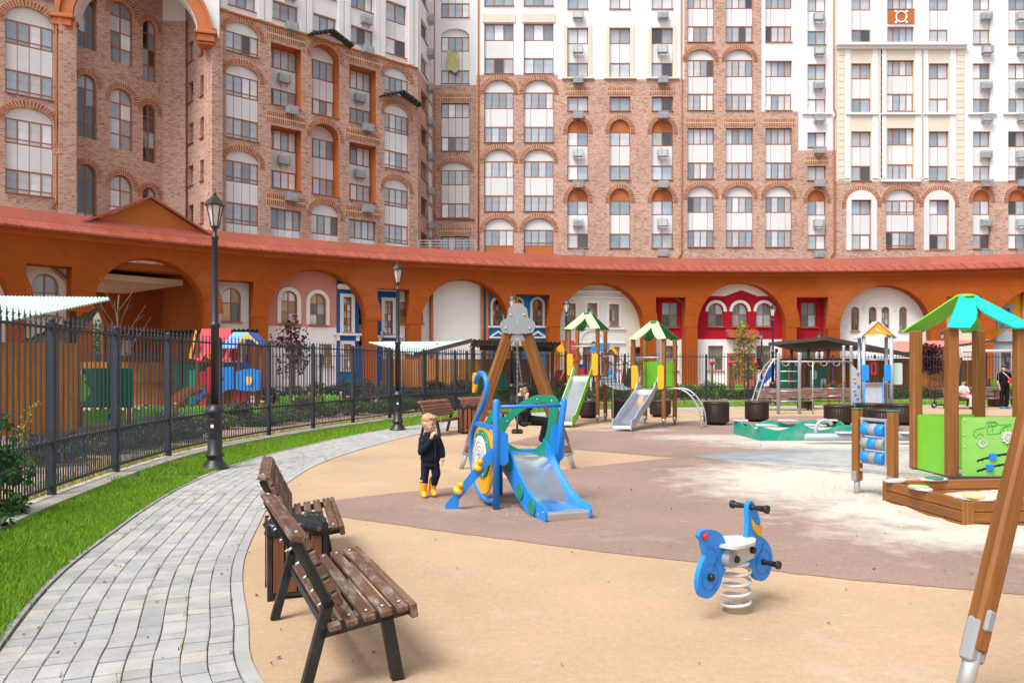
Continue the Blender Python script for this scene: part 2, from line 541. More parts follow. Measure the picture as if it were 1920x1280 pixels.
M['benchwood_red'] = wood('benchwood_red', (.14, .05, .028), (.29, .125, .07), .6, (.4, .35, .3), .2)
M['binwood'] = wood('binwood', (.13, .045, .02), (.28, .11, .05), .55)
M['playwood'] = wood('playwood', (.17, .062, .014), (.32, .125, .032), .5, (.42, .22, .10), .15, sc=.6)
M['ply'] = wood('ply', (.29, .095, .010), (.50, .20, .026), .5, (.20, .07, .01), .55, sc=.25)
M['bag'] = mat('bag', (.016, .018, .024), .28, var=.2, bmp=.9, bscale=22)
M['bolt'] = mat('bolt', (.6, .6, .6), .3, .9, var=.05)
M['blue'] = mat('blue', (.012, .215, .66), .38, var=.07, scale=6, rnd=.03, dirt=(.10, .28, .55), dirt_amt=.25, dirt_scale=4)
M['bluepanel'] = mat('bluepanel', (.008, .24, .74), .42, var=.05, scale=6)
M['bluedark'] = mat('bluedark', (.012, .11, .48), .4, var=.06)
M['greendark'] = mat('greendark', (.008, .235, .135), .42, var=.06, scale=5)
M['green'] = mat('green', (.18, .55, .028), .42, var=.06, scale=5)
M['greenpanel'] = mat('greenpanel', (.24, .58, .10), .42, var=.05, scale=5, dirt=(.55, .55, .45), dirt_amt=.2, dirt_scale=6)
M['greenpale'] = mat('greenpale', (.40, .68, .30), .42, var=.06)
M['greendeep'] = mat('greendeep', (.012, .20, .06), .42, var=.06)
M['turquoise'] = mat('turquoise', (.008, .48, .40), .4, var=.07, scale=4, bmp=.2, bscale=10)
M['teal'] = mat('teal', (.006, .30, .20), .45, var=.08, dirt=(.45, .45, .38), dirt_amt=.35, dirt_scale=2)
M['yellow'] = mat('yellow', (.78, .38, .012), .42, var=.06)
M['yellowpale'] = mat('yellowpale', (.74, .52, .18), .45, var=.06)
M['red'] = mat('red', (.58, .02, .03), .45, var=.06)
M['redroof'] = mat('redroof', (.60, .022, .040), .6, var=.06)
M['white'] = mat('white', (.74, .74, .72), .5, var=.05)
M['whitegrey'] = mat('whitegrey', (.56, .56, .55), .5, var=.06)
M['greyplastic'] = mat('greyplastic', (.27, .29, .305), .5, var=.07, rnd=.03)
M['blackrubber'] = mat('blackrubber', (.012, .012, .013), .45, var=.2)
M['steel'] = mat('steel', (.82, .83, .84), .2, 1.0, var=.08, scale=9, bmp=.08, bscale=30, dirt=(.55, .53, .50), dirt_amt=.25, dirt_scale=3)
M['galv'] = mat('galv', (.50, .52, .54), .42, .6, var=.10, scale=9)
M['chain'] = mat('chain', (.35, .34, .33), .35, .9, var=.2)
M['silverpaint'] = mat('silverpaint', (.42, .46, .51), .4, .25, var=.06)
M['planter'] = mat('planter', (.030, .017, .014), .45, var=.15, rnd=.1)
M['mint'] = mat('mint', (.45, .60, .52), .45, var=.05, scale=2)
M['pinkroof'] = mat('pinkroof', (.62, .24, .19), .45, var=.06, scale=2)
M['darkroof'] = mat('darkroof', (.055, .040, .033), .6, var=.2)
M['pinkwall'] = mat('pinkwall', (.55, .26, .20), .85, var=.06, scale=1)
M['bluewall'] = mat('bluewall', (.012, .12, .40), .8, var=.06, scale=1)
M['bluewall2'] = mat('bluewall2', (.01, .23, .56), .8, var=.06, scale=1)
M['redwall'] = mat('redwall', (.36, .010, .022), .8, var=.06, scale=1)
M['whitewall'] = mat('whitewall', (.74, .75, .75), .85, var=.04, scale=.7)
M['mintwall'] = mat('mintwall', (.66, .69, .67), .85, var=.04, scale=.7)
M['yellowwall'] = mat('yellowwall', (.68, .33, .02), .85, var=.06, scale=1)
M['greywall'] = mat('greywall', (.30, .33, .36), .8, var=.06, scale=1)
M['rope'] = mat('rope', (.03, .03, .035), .8)
M['redrope'] = mat('redrope', (.45, .03, .03), .8)
# ------------------------------------------------------------------ ground, path, grass
def sheet(name, pts, z, m, kind='structure'):
    mb = MB()
    tri = tessellate_polygon([[Vector((p[0], p[1], 0)) for p in pts]])
    A = sum(pts[i][0] * pts[(i + 1) % len(pts)][1] - pts[(i + 1) % len(pts)][0] * pts[i][1] for i in range(len(pts)))
    fs = []
    for t in tri:
        a, b, c = [pts[i] for i in t]
        cr = (b[0] - a[0]) * (c[1] - a[1]) - (c[0] - a[0]) * (b[1] - a[1])
        fs.append(list(t) if cr > 0 else list(t)[::-1])
    mb.add([(p[0], p[1], z) for p in pts], fs)
    return new(name, mb, m, kind=kind)

sheet('ground', [(-400, -300), (400, -300), (400, 500), (-400, 500)], -.05, M['asphalt'])

EDGE = catmull([(.9, 1.6, 0), (-.3, 2.55, 0), (-1.24, 3.83, 0), (-1.62, 4.75, 0), (-1.95, 5.6, 0), (-2.2, 6.4, 0), (-2.49, 7.62, 0), (-2.77, 8.92, 0), (-3.0, 10.4, 0),
                (-3.08, 12.3, 0), (-2.85, 14.5, 0), (-2.2, 17.7, 0), (-1.2, 20.4, 0), (.1, 23.0, 0), (2.0, 25.6, 0), (4.4, 27.3, 0), (7, 28.4, 0), (13, 29.8, 0), (20, 30.4, 0), (30, 30.3, 0), (40, 29.5, 0)], 14)
EDGE = resample(EDGE, .05)
def tangents(P):
    out = []
    for i in range(len(P)):
        out.append((P[min(i + 3, len(P) - 1)] - P[max(i - 3, 0)]).normalized())
    return out
ETAN = tangents(EDGE)
ELEFT = [Vector((-t.y, t.x, 0)) for t in ETAN]
def off(i, d, z=0.0):
    i = max(0, min(len(EDGE) - 1, i))
    p = EDGE[i] + ELEFT[i] * d
    return Vector((p.x, p.y, z))

e2 = [off(i, 0) for i in range(0, len(EDGE), 6)]
sheet('rubber_surface', [(p.x, p.y) for p in e2] + [(45, 29), (45, -10), (1.5, -10)], 0.0, M['rubber_tan'])
def gpoly(L):
    P = [gp(a, b).xy for a, b in L]; out = []
    for p, q in zip(P, P[1:] + P[:1]):
        n = max(1, min(60, int((q - p).length / .12)))
        for k in range(n):
            r = p.lerp(q, k / n)
            out.append((r.x + (random.gauss(0, .005) if k else 0), r.y + (random.gauss(0, .007) if k else 0)))
    return out
BR1 = [(630, 937), (634, 968), (830, 996), (980, 1015), (1130, 1035), (1310, 1054), (1452, 1070), (1594, 1087), (1807, 1105), (1960, 1118), (2400, 1145),
       (2400, 900), (1920, 892), (1594, 886), (1389, 868), (1293, 856), (1230, 861), (1055, 880), (955, 895), (850, 914), (730, 925)]
GR = [(1293, 856), (1389, 868), (1594, 886), (1920, 892), (2400, 900), (2400, 828), (1920, 832), (1594, 841), (1389, 847)]
BR2 = [(950, 831), (1030, 839), (1160, 849), (1250, 857), (1293, 856), (1389, 847), (1594, 841), (1920, 832), (2400, 828), (2400, 779), (1920, 779), (1450, 780), (1300, 788), (1170, 800), (1040, 808)]
sheet('rubber_band_brown', gpoly(BR1), .004, M['rubber_brown'])
sheet('rubber_band_brown', gpoly(BR2), .004, M['rubber_brown'])
sheet('rubber_band_grey', gpoly(GR), .008, M['rubber_grey'])

# path bed, kerbs and pavers
path = new('path', MB(), M['joint'], kind='structure')
def strip_mesh(d0, d1, z, step=5, i0=0, i1=None):
    mb = MB(); ids = list(range(i0, i1 or len(EDGE), step))
    vs = []
    for i in ids: vs += [off(i, d0, z), off(i, d1, z)]
    fs = [(2 * k, 2 * k + 2, 2 * k + 3, 2 * k + 1) for k in range(len(ids) - 1)]
    return mb.add(vs, fs)
path.data = strip_mesh(-.005, 1.5, -.012).mesh('path'); path.data.materials.append(M['joint'])
def curved_slab(i0, i1, d0, d1, z0, z1, dz=0.0):
    a, b, c, d = off(i0, d0), off(i1, d0), off(i1, d1), off(i0, d1)
    ch = .006
    cen = (a + b + c + d) / 4
    def inn(p): 
        v = cen - p; return p + v.normalized() * ch
    q = [a, b, c, d]
    tilt = [random.uniform(-dz, dz) for _ in range(4)]
    vs = [Vector((p.x, p.y, z0)) for p in q] + [Vector((p.x, p.y, z1 - .004)) for p in q] + [Vector((inn(p).x, inn(p).y, z1 + tilt[k])) for k, p in enumerate(q)]
    fs = []
    for k in range(4):
        l = (k + 1) % 4
        fs.append((k, l, 4 + l, 4 + k)); fs.append((4 + k, 4 + l, 8 + l, 8 + k))
    fs.append((8, 9, 10, 11))
    return vs, fs
LANES, LW = 9, .1335
pav = []
for k in range(LANES):
    i = random.randint(0, 3)
    d0 = .082 + k * LW
    while i < len(EDGE) - 8:
        n = random.choice([2, 2, 3, 3, 4])         # 5 cm steps along the inner edge
        pav.append((i, i + n, d0 + .001 + random.uniform(0, .003), d0 + LW - .0015 - random.uniform(0, .003)))
        i += n
def pav_d(q):
    p = off((q[0] + q[1]) // 2, (q[2] + q[3]) / 2)
    if p.y < 3.0 or abs(p.x) / p.y > .7: return 99 + p.length
    return p.y
pav.sort(key=pav_d)
rest = MB()
for n_, (i0, i1, d0, d1) in enumerate(pav):
    # fractional gap between stones
    a, b = off(i0, d0), off(i1, d0)
    vs, fs = curved_slab(i0, i1, d0, d1, -.012, .004 + random.uniform(-.0015, .0025), .0012)
    L = max(.02, (a - b).length); g = .0065 / L
    cen = sum((Vector(v) for v in vs[:4]), Vector()) / 4
    t = ETAN[(i0 + i1) // 2]
    vs = [Vector(v) - t * ((Vector(v) - cen).dot(t) * 2 * g) for v in vs]
    if n_ < 300:
        new('paver', MB().add(vs, fs), M['paver'], path)
    else:
        rest.add(vs, fs)
new('paver_field', rest, M['paver'], path, kind='stuff')
def kerb_run(parent, name, d0, d1, z1, every, m, i0=0, i1=None):
    for i in range(i0, (i1 or len(EDGE)) - every, every):
        mb = MB()
        for j in range(i, i + every, 4):
            e = min(j + 4, i + every)
            a, b, c, d = off(j, d0), off(e, d0), off(e, d1), off(j, d1)
            if j == i: a += ETAN[i] * .010; d += ETAN[i] * .010
            vs = [Vector((p.x, p.y, -.05)) for p in (a, b, c, d)] + [Vector((p.x, p.y, z1)) for p in (a, b, c, d)]
            fs = [(4, 5, 6, 7), (0, 1, 5, 4), (2, 3, 7, 6)]
            if j == i: fs.append((3, 0, 4, 7))
            if e == i + every: fs.append((1, 2, 6, 5))
            mb.add(vs, fs)
        new(name, mb, m, parent)
kerb_run(path, 'kerb_stone', .002, .078, .010, 20, M['kerb'])
kerb_run(path, 'kerb_stone', 1.302, 1.362, .006, 20, M['kerb'])

# fence line (metres, from the photograph's post feet)
FLINE = catmull([(-3.6, 3.4, 0), (-4.55, 5.4, 0), (-5.1, 7.35, 0), (-5.43, 9.25, 0), (-5.66, 11.0, 0), (-5.8, 12.8, 0), (-5.72, 14.8, 0), (-5.4, 16.8, 0), (-4.95, 18.7, 0), (-4.39, 20.6, 0), (-3.7, 22.5, 0),
                 (-2.85, 24.5, 0), (-1.84, 26.6, 0), (-.55, 29.0, 0), (1.6, 31.4, 0), (5, 33.4, 0), (9, 34.6, 0), (14, 35.2, 0), (20, 35.5, 0), (30, 35.0, 0), (40, 33.5, 0)], 16)
FPOSTS = resample(FLINE, 2.0)
FDENSE = resample(FLINE, .1)

# ground inside the fence and the verge soil
vs = []; fs = []
ids = list(range(0, len(EDGE), 8))
near = []
for i in ids:
    p = off(i, 1.36)
    q = min(FDENSE, key=lambda f: (f - p).length_squared)
    near.append((p, q))
mb = MB()
for (p, q) in near:
    mb.v += [(p.x, p.y, -.006), (q.x, q.y, -.006)]
for k in range(len(near) - 1):
    mb.f.append([2 * k, 2 * k + 2, 2 * k + 3, 2 * k + 1]); mb.m.append(0); mb.sm.append(False)
new('verge', mb, M['soil'], kind='structure')
far_side = [(p.x, p.y) for p in FDENSE[::8]]
sheet('nursery_yard', far_side + [(60, 33), (60, 75), (-60, 75), (-60, 3)], -.012, M['yard'])

def blades(name, P, hmin, hmax, w, m, lean=.5, seg3=True):
    """P: (n,3) array of blade roots"""
    n = len(P)
    a = RNG.uniform(0, 2 * np.pi, n); h = RNG.uniform(hmin, hmax, n)
    b = RNG.uniform(0, 2 * np.pi, n); ln = RNG.uniform(.1, lean, n) * h
    dx, dy = np.cos(a) * w / 2, np.sin(a) * w / 2
    lx, ly = np.cos(b) * ln, np.sin(b) * ln
    z0 = np.zeros(n)
    v = np.stack([np.stack([P[:, 0] - dx, P[:, 1] - dy, P[:, 2] + z0], 1),
                  np.stack([P[:, 0] + dx, P[:, 1] + dy, P[:, 2] + z0], 1),
                  np.stack([P[:, 0] + dx * .7 + lx * .35, P[:, 1] + dy * .7 + ly * .35, P[:, 2] + h * .6], 1),
                  np.stack([P[:, 0] - dx * .7 + lx * .35, P[:, 1] - dy * .7 + ly * .35, P[:, 2] + h * .6], 1),
                  np.stack([P[:, 0] + lx, P[:, 1] + ly, P[:, 2] + h * .97], 1)], 1).reshape(-1, 3)
    base = np.arange(n)[:, None] * 5
    quads = base + np.array([[0, 1, 2, 3]]); tris = base + np.array([[3, 2, 4]])
    me = bpy.data.meshes.new(name)
    me.vertices.add(n * 5); me.vertices.foreach_set('co', v.ravel())
    me.loops.add(n * 7); me.polygons.add(n * 2)
    li = np.concatenate([quads, tris], 1).ravel()
    me.loops.foreach_set('vertex_index', li)
    st = np.stack([np.arange(n) * 7, np.arange(n) * 7 + 4], 1).ravel()
    me.polygons.foreach_set('loop_start', st)
    me.polygons.foreach_set('loop_total', np.tile([4, 3], n))
    me.update(calc_edges=True)
    return new(name, me, m)

def verge_points(n, y0, y1, f0=.02, f1=None, clump=True):
    out = []
    cand = [(p, q) for (p, q) in near if y0 <= p.y <= y1 and p.x < 24]
    k = 0
    while len(out) < n and k < n * 4:
        k += 1
        j = random.randrange(len(cand) - 1)
        t = random.random()
        p = cand[j][0].lerp(cand[j + 1][0], t); q = cand[j][1].lerp(cand[j + 1][1], t)
        L = (q - p).length; u = random.uniform(-.03, max(.05, L - .30)) / L
        r = p.lerp(q, u)
        out.append((r.x, r.y, -.006))
    return np.array(out)
g1 = blades('verge_grass', np.concatenate([verge_points(70000, 2.5, 11), verge_points(40000, 11, 22)]), .03, .085, .007, M['grass'], .8)
tag(g1, 'bright green mown grass strip beside the paved path', 'grass', kind='stuff')
g2 = blades('verge_grass', verge_points(26000, 21, 33), .06, .14, .014, M['grass'], .7)
tag(g2, 'green grass strip along the far side of the playground', 'grass', kind='stuff')
# tufts, taller darker clumps by the lamp and the plinth
def tuft_points(spots, n, r):
    out = []
    for (x, y) in spots:
        for _ in range(n):
            a = random.uniform(0, 6.28); d = abs(random.gauss(0, r))
            out.append((x + math.cos(a) * d, y + math.sin(a) * d, -.006))
    return np.array(out)
tsp = []
for _ in range(60):
    j = random.randrange(len(near)); p, q = near[j]
    if 3 < p.y < 16:
        L = (q - p).length; r = p.lerp(q, random.uniform(.3, max(.35, (L - .33) / L))); tsp.append((r.x, r.y))
g3 = blades('grass_tufts', tuft_points(tsp, 260, .10), .06, .16, .006, M['grass'], .9)
tag(g3, 'taller grass tufts in the verge below the fence', 'grass', kind='stuff')
# dry growth just behind the fence
P = []
for _ in range(22000):
    i = random.randrange(20, len(FDENSE) - 60)
    t = (FDENSE[i + 1] - FDENSE[i]).normalized(); l = Vector((-t.y, t.x, 0))
    p = FDENSE[i] + l * abs(random.gauss(.05, .35)) + t * random.uniform(0, .1)
    P.append((p.x, p.y, -.012))
g4 = blades('dry_grass', np.array(P), .05, .16, .012, M['drygrass'], 1.0)
tag(g4, 'yellowing weeds growing behind the foot of the fence', 'grass', kind='stuff')
# weeds in the paver joints
P = []
for _ in range(260):
    i = random.randrange(20, 300); k = random.choice([0, 2, 4, 6, 8, 9, 9, 9])
    p = off(i, .09 + k * LW)
    for _ in range(random.randint(2, 9)): P.append((p.x + random.gauss(0, .012), p.y + random.gauss(0, .02), -.008))
g5 = blades('joint_weeds', np.array(P), .015, .05, .006, M['drygrass'], 1.2)
tag(g5, 'tiny weeds sprouting from the joints of the path', 'weeds', kind='stuff')

# ------------------------------------------------------------------ black railing fence
def picket_mb(mb, x, zb, zt, s=.016):
    mb.box((x, 0, (zb + zt) / 2), (s, s, zt - zb))
    mb.lathe([(s * .9, zt - .005), (s * .9, zt + .012), (s * .35, zt + .02), (s * .85, zt + .05), (s * .55, zt + .075), (.001, zt + .135)], 4, (x, 0, 0), ph=math.pi / 4, smooth=False)
    return mb
def scroll_mb(mb, x, zr):
    pts = [(x + .012 + .045 * math.cos(R(a)) + .04, 0, zr + .055 + .045 * math.sin(R(a))) for a in range(95, 270, 25)]
    mb.tube([Vector(p) for p in pts], .006, 4, True)
NP = 13
ZT, ZM, ZB = 2.01, .667, .15
mb = MB(); picket_mb(mb, 0, ZB, ZT + .045); scroll_mb(mb, 0, ZT + .012)
LONG = mb.mesh('picket'); LONG.materials.append(M['fence'])
mb = MB(); picket_mb(mb, 0, ZB, ZM + .015, .013)
SHORT = mb.mesh('short_picket'); SHORT.materials.append(M['fence'])
mb = MB()
for k in range(NP):
    x = -1 + 2 * (k + .9) / (NP + .8)
    picket_mb(mb, x, ZB, ZT + .045); scroll_mb(mb, x, ZT + .012)
for k in range(NP + 1):
    picket_mb(mb, -1 + 2 * (k + .4) / (NP + .8), ZB, ZM + .015, .013)
PANEL = mb.mesh('pickets'); PANEL.materials.append(M['fence'])
mb = MB().box((0, 0, 1.0), (.08, .08, 2.12), None, .004)
mb.box((0, 0, 2.065), (.094, .094, .02)); mb.ball((0, 0, 2.10), .042, 10, 6)
POST = mb.mesh('post'); POST.materials.append(M['fence'])
RAIL = MB().box((0, 0, 0), (2.0, .035, .03), None, .003).mesh('rail'); RAIL.materials.append(M['fence'])
def fence(posts, label, individual=range(0), zoff=0.0, group=None, hs=1.0):
    root = thing('railing_fence', label, 'fence', posts[0], 0, group)
    o0 = posts[0]
    for i, p in enumerate(posts):
        t = (posts[min(i + 1, len(posts) - 1)] - posts[max(i - 1, 0)])
        ps = new('post', POST, None, root, p - o0); ps.rotation_euler.z = math.atan2(t.y, t.x); ps.scale.z = hs
        if i == len(posts) - 1: break
        q = posts[i + 1]; c = (p + q) / 2 - o0; a = math.atan2((q - p).y, (q - p).x); sx = ((q - p).length - .08) / 2.0
        Rz = Matrix.Rotation(a, 3, 'Z')
        for z in (ZT, ZM, ZB):
            r = new('rail', RAIL, None, root, c + Vector((0, 0, z * hs))); r.rotation_euler.z = a; r.scale.x = sx
        if i in individual:
            for k in range(NP):
                x = (-1 + 2 * (k + .9) / (NP + .8)) * sx
                r = new('picket', LONG, None, root, c + Rz @ Vector((x, 0, 0))); r.rotation_euler.z = a; r.scale.z = hs
            for k in range(NP + 1):
                x = (-1 + 2 * (k + .4) / (NP + .8)) * sx
                r = new('short_picket', SHORT, None, root, c + Rz @ Vector((x, 0, 0))); r.rotation_euler.z = a; r.scale.z = hs
        else:
            r = new('pickets', PANEL, None, root, c, kind='stuff'); r.rotation_euler.z = a; r.scale.x = sx; r.scale.z = hs
    return root
fence(FPOSTS, 'long dark grey railing fence with spear tops curving along the path', range(1, 14))
dv = [Vector((-1.45, 27.5, 0)), Vector((-9.6, 34.0, 0))]
nd = int((dv[1] - dv[0]).length / 2)
fence([dv[0].lerp(dv[1], (k + .1) / nd) for k in range(nd + 1)], 'dark divider railing between two nursery yards behind the front fence')
fence([Vector((-9.6 - 1.95 * k * .94, 34.0 - 1.95 * k * .3, 0)) for k in range(8)], 'dark inner railing in front of the pink and white facade')
# concrete plinth blocks under the fence
plinth = thing('fence_plinth', 'low weathered concrete kerb running under the railing fence', 'kerb', FDENSE[0])
for i in range(6, len(FDENSE) - 10, 10):
    mb = MB()
    for j in range(i, i + 10, 5):
        a, b = FDENSE[j], FDENSE[min(j + 5, len(FDENSE) - 1)]
        t0 = (FDENSE[j + 1] - FDENSE[j - 1]).normalized(); t1 = (FDENSE[min(j + 6, len(FDENSE) - 1)] - FDENSE[j + 4]).normalized()
        l0, l1 = Vector((t0.y, -t0.x, 0)), Vector((t1.y, -t1.x, 0))
        g = t0 * (.006 if j == i else 0)
        q = [a + l0 * .30 + g, b + l1 * .30, b - l1 * .06, a - l0 * .06 + g]
        vs = [p + Vector((0, 0, -.05)) - FDENSE[0] for p in q] + [p + Vector((0, 0, .055)) - FDENSE[0] for p in q]
        mb.add(vs, [(4, 5, 6, 7), (0, 1, 5, 4), (2, 3, 7, 6), (3, 0, 4, 7), (1, 2, 6, 5)])
    new('kerb_block', mb, M['concrete'], plinth)
# ------------------------------------------------------------------ apartment buildings
def clip_rect(poly, x0, y0, x1, y1):
    for ax, lim, sg in ((0, x0, 1), (0, x1, -1), (1, y0, 1), (1, y1, -1)):
        out = []
        for i in range(len(poly)):
            a, b = poly[i - 1], poly[i]
            ia, ib = (a[ax] - lim) * sg >= 0, (b[ax] - lim) * sg >= 0
            if ia != ib:
                t = (lim - a[ax]) / (b[ax] - a[ax])
                out.append((a[0] + (b[0] - a[0]) * t, a[1] + (b[1] - a[1]) * t))
            if ib: out.append(b)
        poly = out
        if not poly: return []
    return poly

def arch_poly(w, h, rise, n=10, inset=0.0):
    """outline from (0,0) to width w, springing at h-rise, counter-clockwise"""
    a = w / 2 - inset; r = max(.01, rise - inset)
    pts = [(inset, inset), (w - inset, inset)]
    for i in range(n + 1):
        t = math.pi * i / n
        pts.append((w / 2 + a * math.cos(t), h - rise + r * math.sin(t)))
    return pts

GLASS = {'mix': (['glass_blue', 'glass_mid', 'glass_pale', 'glass_dark'], [.38, .28, .29, .05]),
         'pale': (['glass_mid', 'glass_pale'], [.35, .65]),
         'blue': (['glass_blue', 'glass_mid'], [.7, .3]),
         'dark': (['glass_dark', 'glass_blue'], [.75, .25]),
         'green': (['glass_green', 'glass_mid', 'glass_dark'], [.6, .25, .15])}
def pick_glass(k):
    a, b = GLASS[k]
    return M[random.choices(a, b)[0]]

class Facade:
    def __init__(s, name, label, P0, ang, cat='building', group=None, root=None, z0=0.0):
        s.P, s.a = Vector((P0[0], P0[1], 0)), ang
        s.c, s.s = math.cos(ang), math.sin(ang)
        s.root = root or thing(name, label, cat, (P0[0], P0[1], 0), ang, group)
        s.holes = []
        s.glass = 'mix'
        s.parent = s.root
    def uz(s, px, py):
        dx = (px - CX) / F
        u = (dx * s.P.y - s.P.x) / (s.c - dx * s.s)
        Y = s.P.y + u * s.s
        return u, H - (py - HY) / F * Y
    def u(s, px): return s.uz(px, 0)[0]
    def z(s, py, px): return s.uz(px, py)[1]
    def part(s, name, mb, m, loc=(0, 0, 0), parent=None, kind=None):
        return new(name, mb, m, parent or s.root, loc, kind=kind)
    def wall(s, u0, u1, z0, z1, m, name='wall', y=0.0, depth=.55):
        hs = [(p, d, rm) for (p, d, rm) in s.holes if min(q[0] for q in p) > u0 and max(q[0] for q in p) < u1 and min(q[1] for q in p) > z0 and max(q[1] for q in p) < z1]
        mb = MB()
        outer = [(u0, z0), (u1, z0), (u1, z1), (u0, z1)]
        loops = [outer] + [h[0] for h in hs]
        tri = tessellate_polygon([[Vector((a, b, 0)) for a, b in lp] for lp in loops])
        flat = [q for lp in loops for q in lp]
        fs = []
        for t in tri:
            (a, b), (c, d), (e, f) = [flat[i] for i in t]
            fs.append(list(t) if (c - a) * (f - b) - (e - a) * (d - b) > 0 else list(t)[::-1])
        mb.add([(a, y, b) for a, b in flat], fs)
        for (p, d, rm) in hs:
            n = len(p)
            q = MB() if rm else mb
            q.add([(a, y, b) for a, b in p] + [(a, y + d, b) for a, b in p], [(i, (i + 1) % n, n + (i + 1) % n, n + i) for i in range(n)])
            if rm: s.part('window_reveal', q, rm)
        n = 4
        mb.add([(a, y, b) for a, b in outer] + [(a, y + depth, b) for a, b in outer], [((i + 1) % n, i, n + i, n + (i + 1) % n) for i in range(n)])
        return s.part(name, mb, m)
    def core(s, u0, u1, z0, z1, d=9.0, y0=1.0, m=None):
        s.part('rear_block', MB().box(((u0 + u1) / 2, y0 + d / 2, (z0 + z1) / 2), (u1 - u0, d, z1 - z0)), m or M['stucco'])
    def window(s, u0, z0, w, h, n, y=.2, low=0.0, glass=None, rows=1, fw=.07):
        key = ('win', round(w, 2), round(h, 2), n, round(low, 2), rows, fw)
        if key not in CACHE:
            mb = MB(); d = .08
            mb.box((w / 2, d / 2, fw / 2), (w, d, fw)); mb.box((w / 2, d / 2, h - fw / 2), (w, d, fw))
            mb.box((fw / 2, d / 2, h / 2), (fw, d * .98, h - fw)); mb.box((w - fw / 2, d / 2, h / 2), (fw, d * .98, h - fw))
            for k in range(1, n): mb.box((w * k / n, d / 2, h / 2), (fw * 1.15, d * .94, h - fw))
            if low: mb.box((w / 2, d / 2, low), (w - fw, d * .9, fw * .8))
            for k in range(1, rows): mb.box((w / 2, d / 2, h * k / rows), (w - fw, d * .9, fw * .8))
            me = mb.mesh('window'); me.materials.append(M['frame'])
            pw, ph = w / n - fw, h - fw
            pms = {}
            CACHE[key] = (me, (pw, ph), pms)
        me, (pw, ph), pms = CACHE[key]
        o = new('window', me, None, s.parent, (u0, y, z0))
        gk = glass or s.glass
        for k in range(n):
            gm = pick_glass(gk)
            if gm.name not in pms:
                q = MB().box((0, 0, 0), (pw, .012, ph)).mesh('pane'); q.materials.append(gm); pms[gm.name] = q
            new('pane', pms[gm.name], None, o, (w * (k + .5) / n, .045 + random.uniform(0, .004), h / 2))
        return o
    def panels(s, u0, z0, w, h, n, y=.22, m=None, split=None):
        """white infill panels with brown joints"""
        cuts = split or [k / n for k in range(n + 1)]
        key = ('infill', round(w, 2), round(h, 2), m.name if m else '')
        if key not in CACHE:
            me = MB().box((w / 2, .05, h / 2), (w, .04, h)).mesh('infill_back'); me.materials.append(M['frame']); CACHE[key] = me
        b = new('infill_back', CACHE[key], None, s.parent, (u0, y, z0))
        for a, c in zip(cuts, cuts[1:]):
            pw = (c - a) * w - .035
            key = ('panel', round(pw, 2), round(h, 2), m.name if m else '')
            if key not in CACHE:
                me = MB().box((0, 0, 0), (pw, .03, h - .03), None, .004).mesh('infill_panel'); me.materials.append(m or M['panel']); CACHE[key] = me
            new('infill_panel', CACHE[key], None, b, (w * (a + c) / 2, .012, h / 2))
    def arch_ring(s, u0, u1, zs, rise, t=.42, n=24, y=0.0, a0=0, a1=180, drop=0.25):
        a, uc = (u1 - u0) / 2, (u0 + u1) / 2
        key = ('ring', round(a, 2), round(rise, 2), t, n, a0, a1, drop)
        if key not in CACHE:
            mb = MB(); mb.cur = 1
            def P(th, e): return ((a + e) * math.cos(th), (rise + e) * math.sin(th))
            th = [R(a0 + (a1 - a0) * k / n) for k in range(n + 1)]
            inner = [P(q, .01) for q in th]; outer = [P(q, t) for q in th]
            if a0 == 0 and a1 == 180 and drop:
                inner = [(a + .01, -drop)] + inner + [(-a - .01, -drop)]; outer = [(a + t, -drop)] + outer + [(-a - t, -drop)]
            mb.prism(inner[::-1] + outer, .03, (0, -.005, 0))
            mb.cur = 0
            for k in range(n):
                m0, m1 = th[k] + (th[k + 1] - th[k]) * .16, th[k] + (th[k + 1] - th[k]) * .84
                q = [P(m0, .03), P(m0, t - .02), P(m1, t - .02), P(m1, .03)]
                mb.prism(q, .05, (0, -.015, 0))
            if a0 == 0 and a1 == 180 and drop:
                for sg in (-1, 1):
                    for k in range(2):
                        mb.box((sg * (a + t / 2), -.015, -drop * (k + .5) / 2), (t - .05, .05, drop / 2 * .62))
            me = mb.mesh('brick_arch'); me.materials.append(M['brick_mid']); me.materials.append(M['brick_joint']); CACHE[key] = me
        new('brick_arch', CACHE[key], None, s.parent, (uc, y, zs), kind='stuff')
    def soldier(s, u0, u1, z0, z1, y=0.0):
        w, h = u1 - u0, z1 - z0
        key = ('sold', round(w, 2), round(h, 2))
        if key not in CACHE:
            mb = MB(); mb.cur = 1; mb.box((0, -.003, 0), (w, .03, h)); mb.cur = 0
            n = max(4, int(w / .15))
            for k in range(n):
                for (a, b) in ((-.5, -.06), (.04, .5)):
                    mb.box((w * ((k + .5) / n - .5), -.012, h * (a + b) / 2), (w / n * .66, .05, h * (b - a) * .92))
            me = mb.mesh('brick_lintel'); me.materials.append(M['brick_mid']); me.materials.append(M['brick_joint']); CACHE[key] = me
        new('brick_lintel', CACHE[key], None, s.parent, ((u0 + u1) / 2, y, (z0 + z1) / 2), kind='stuff')
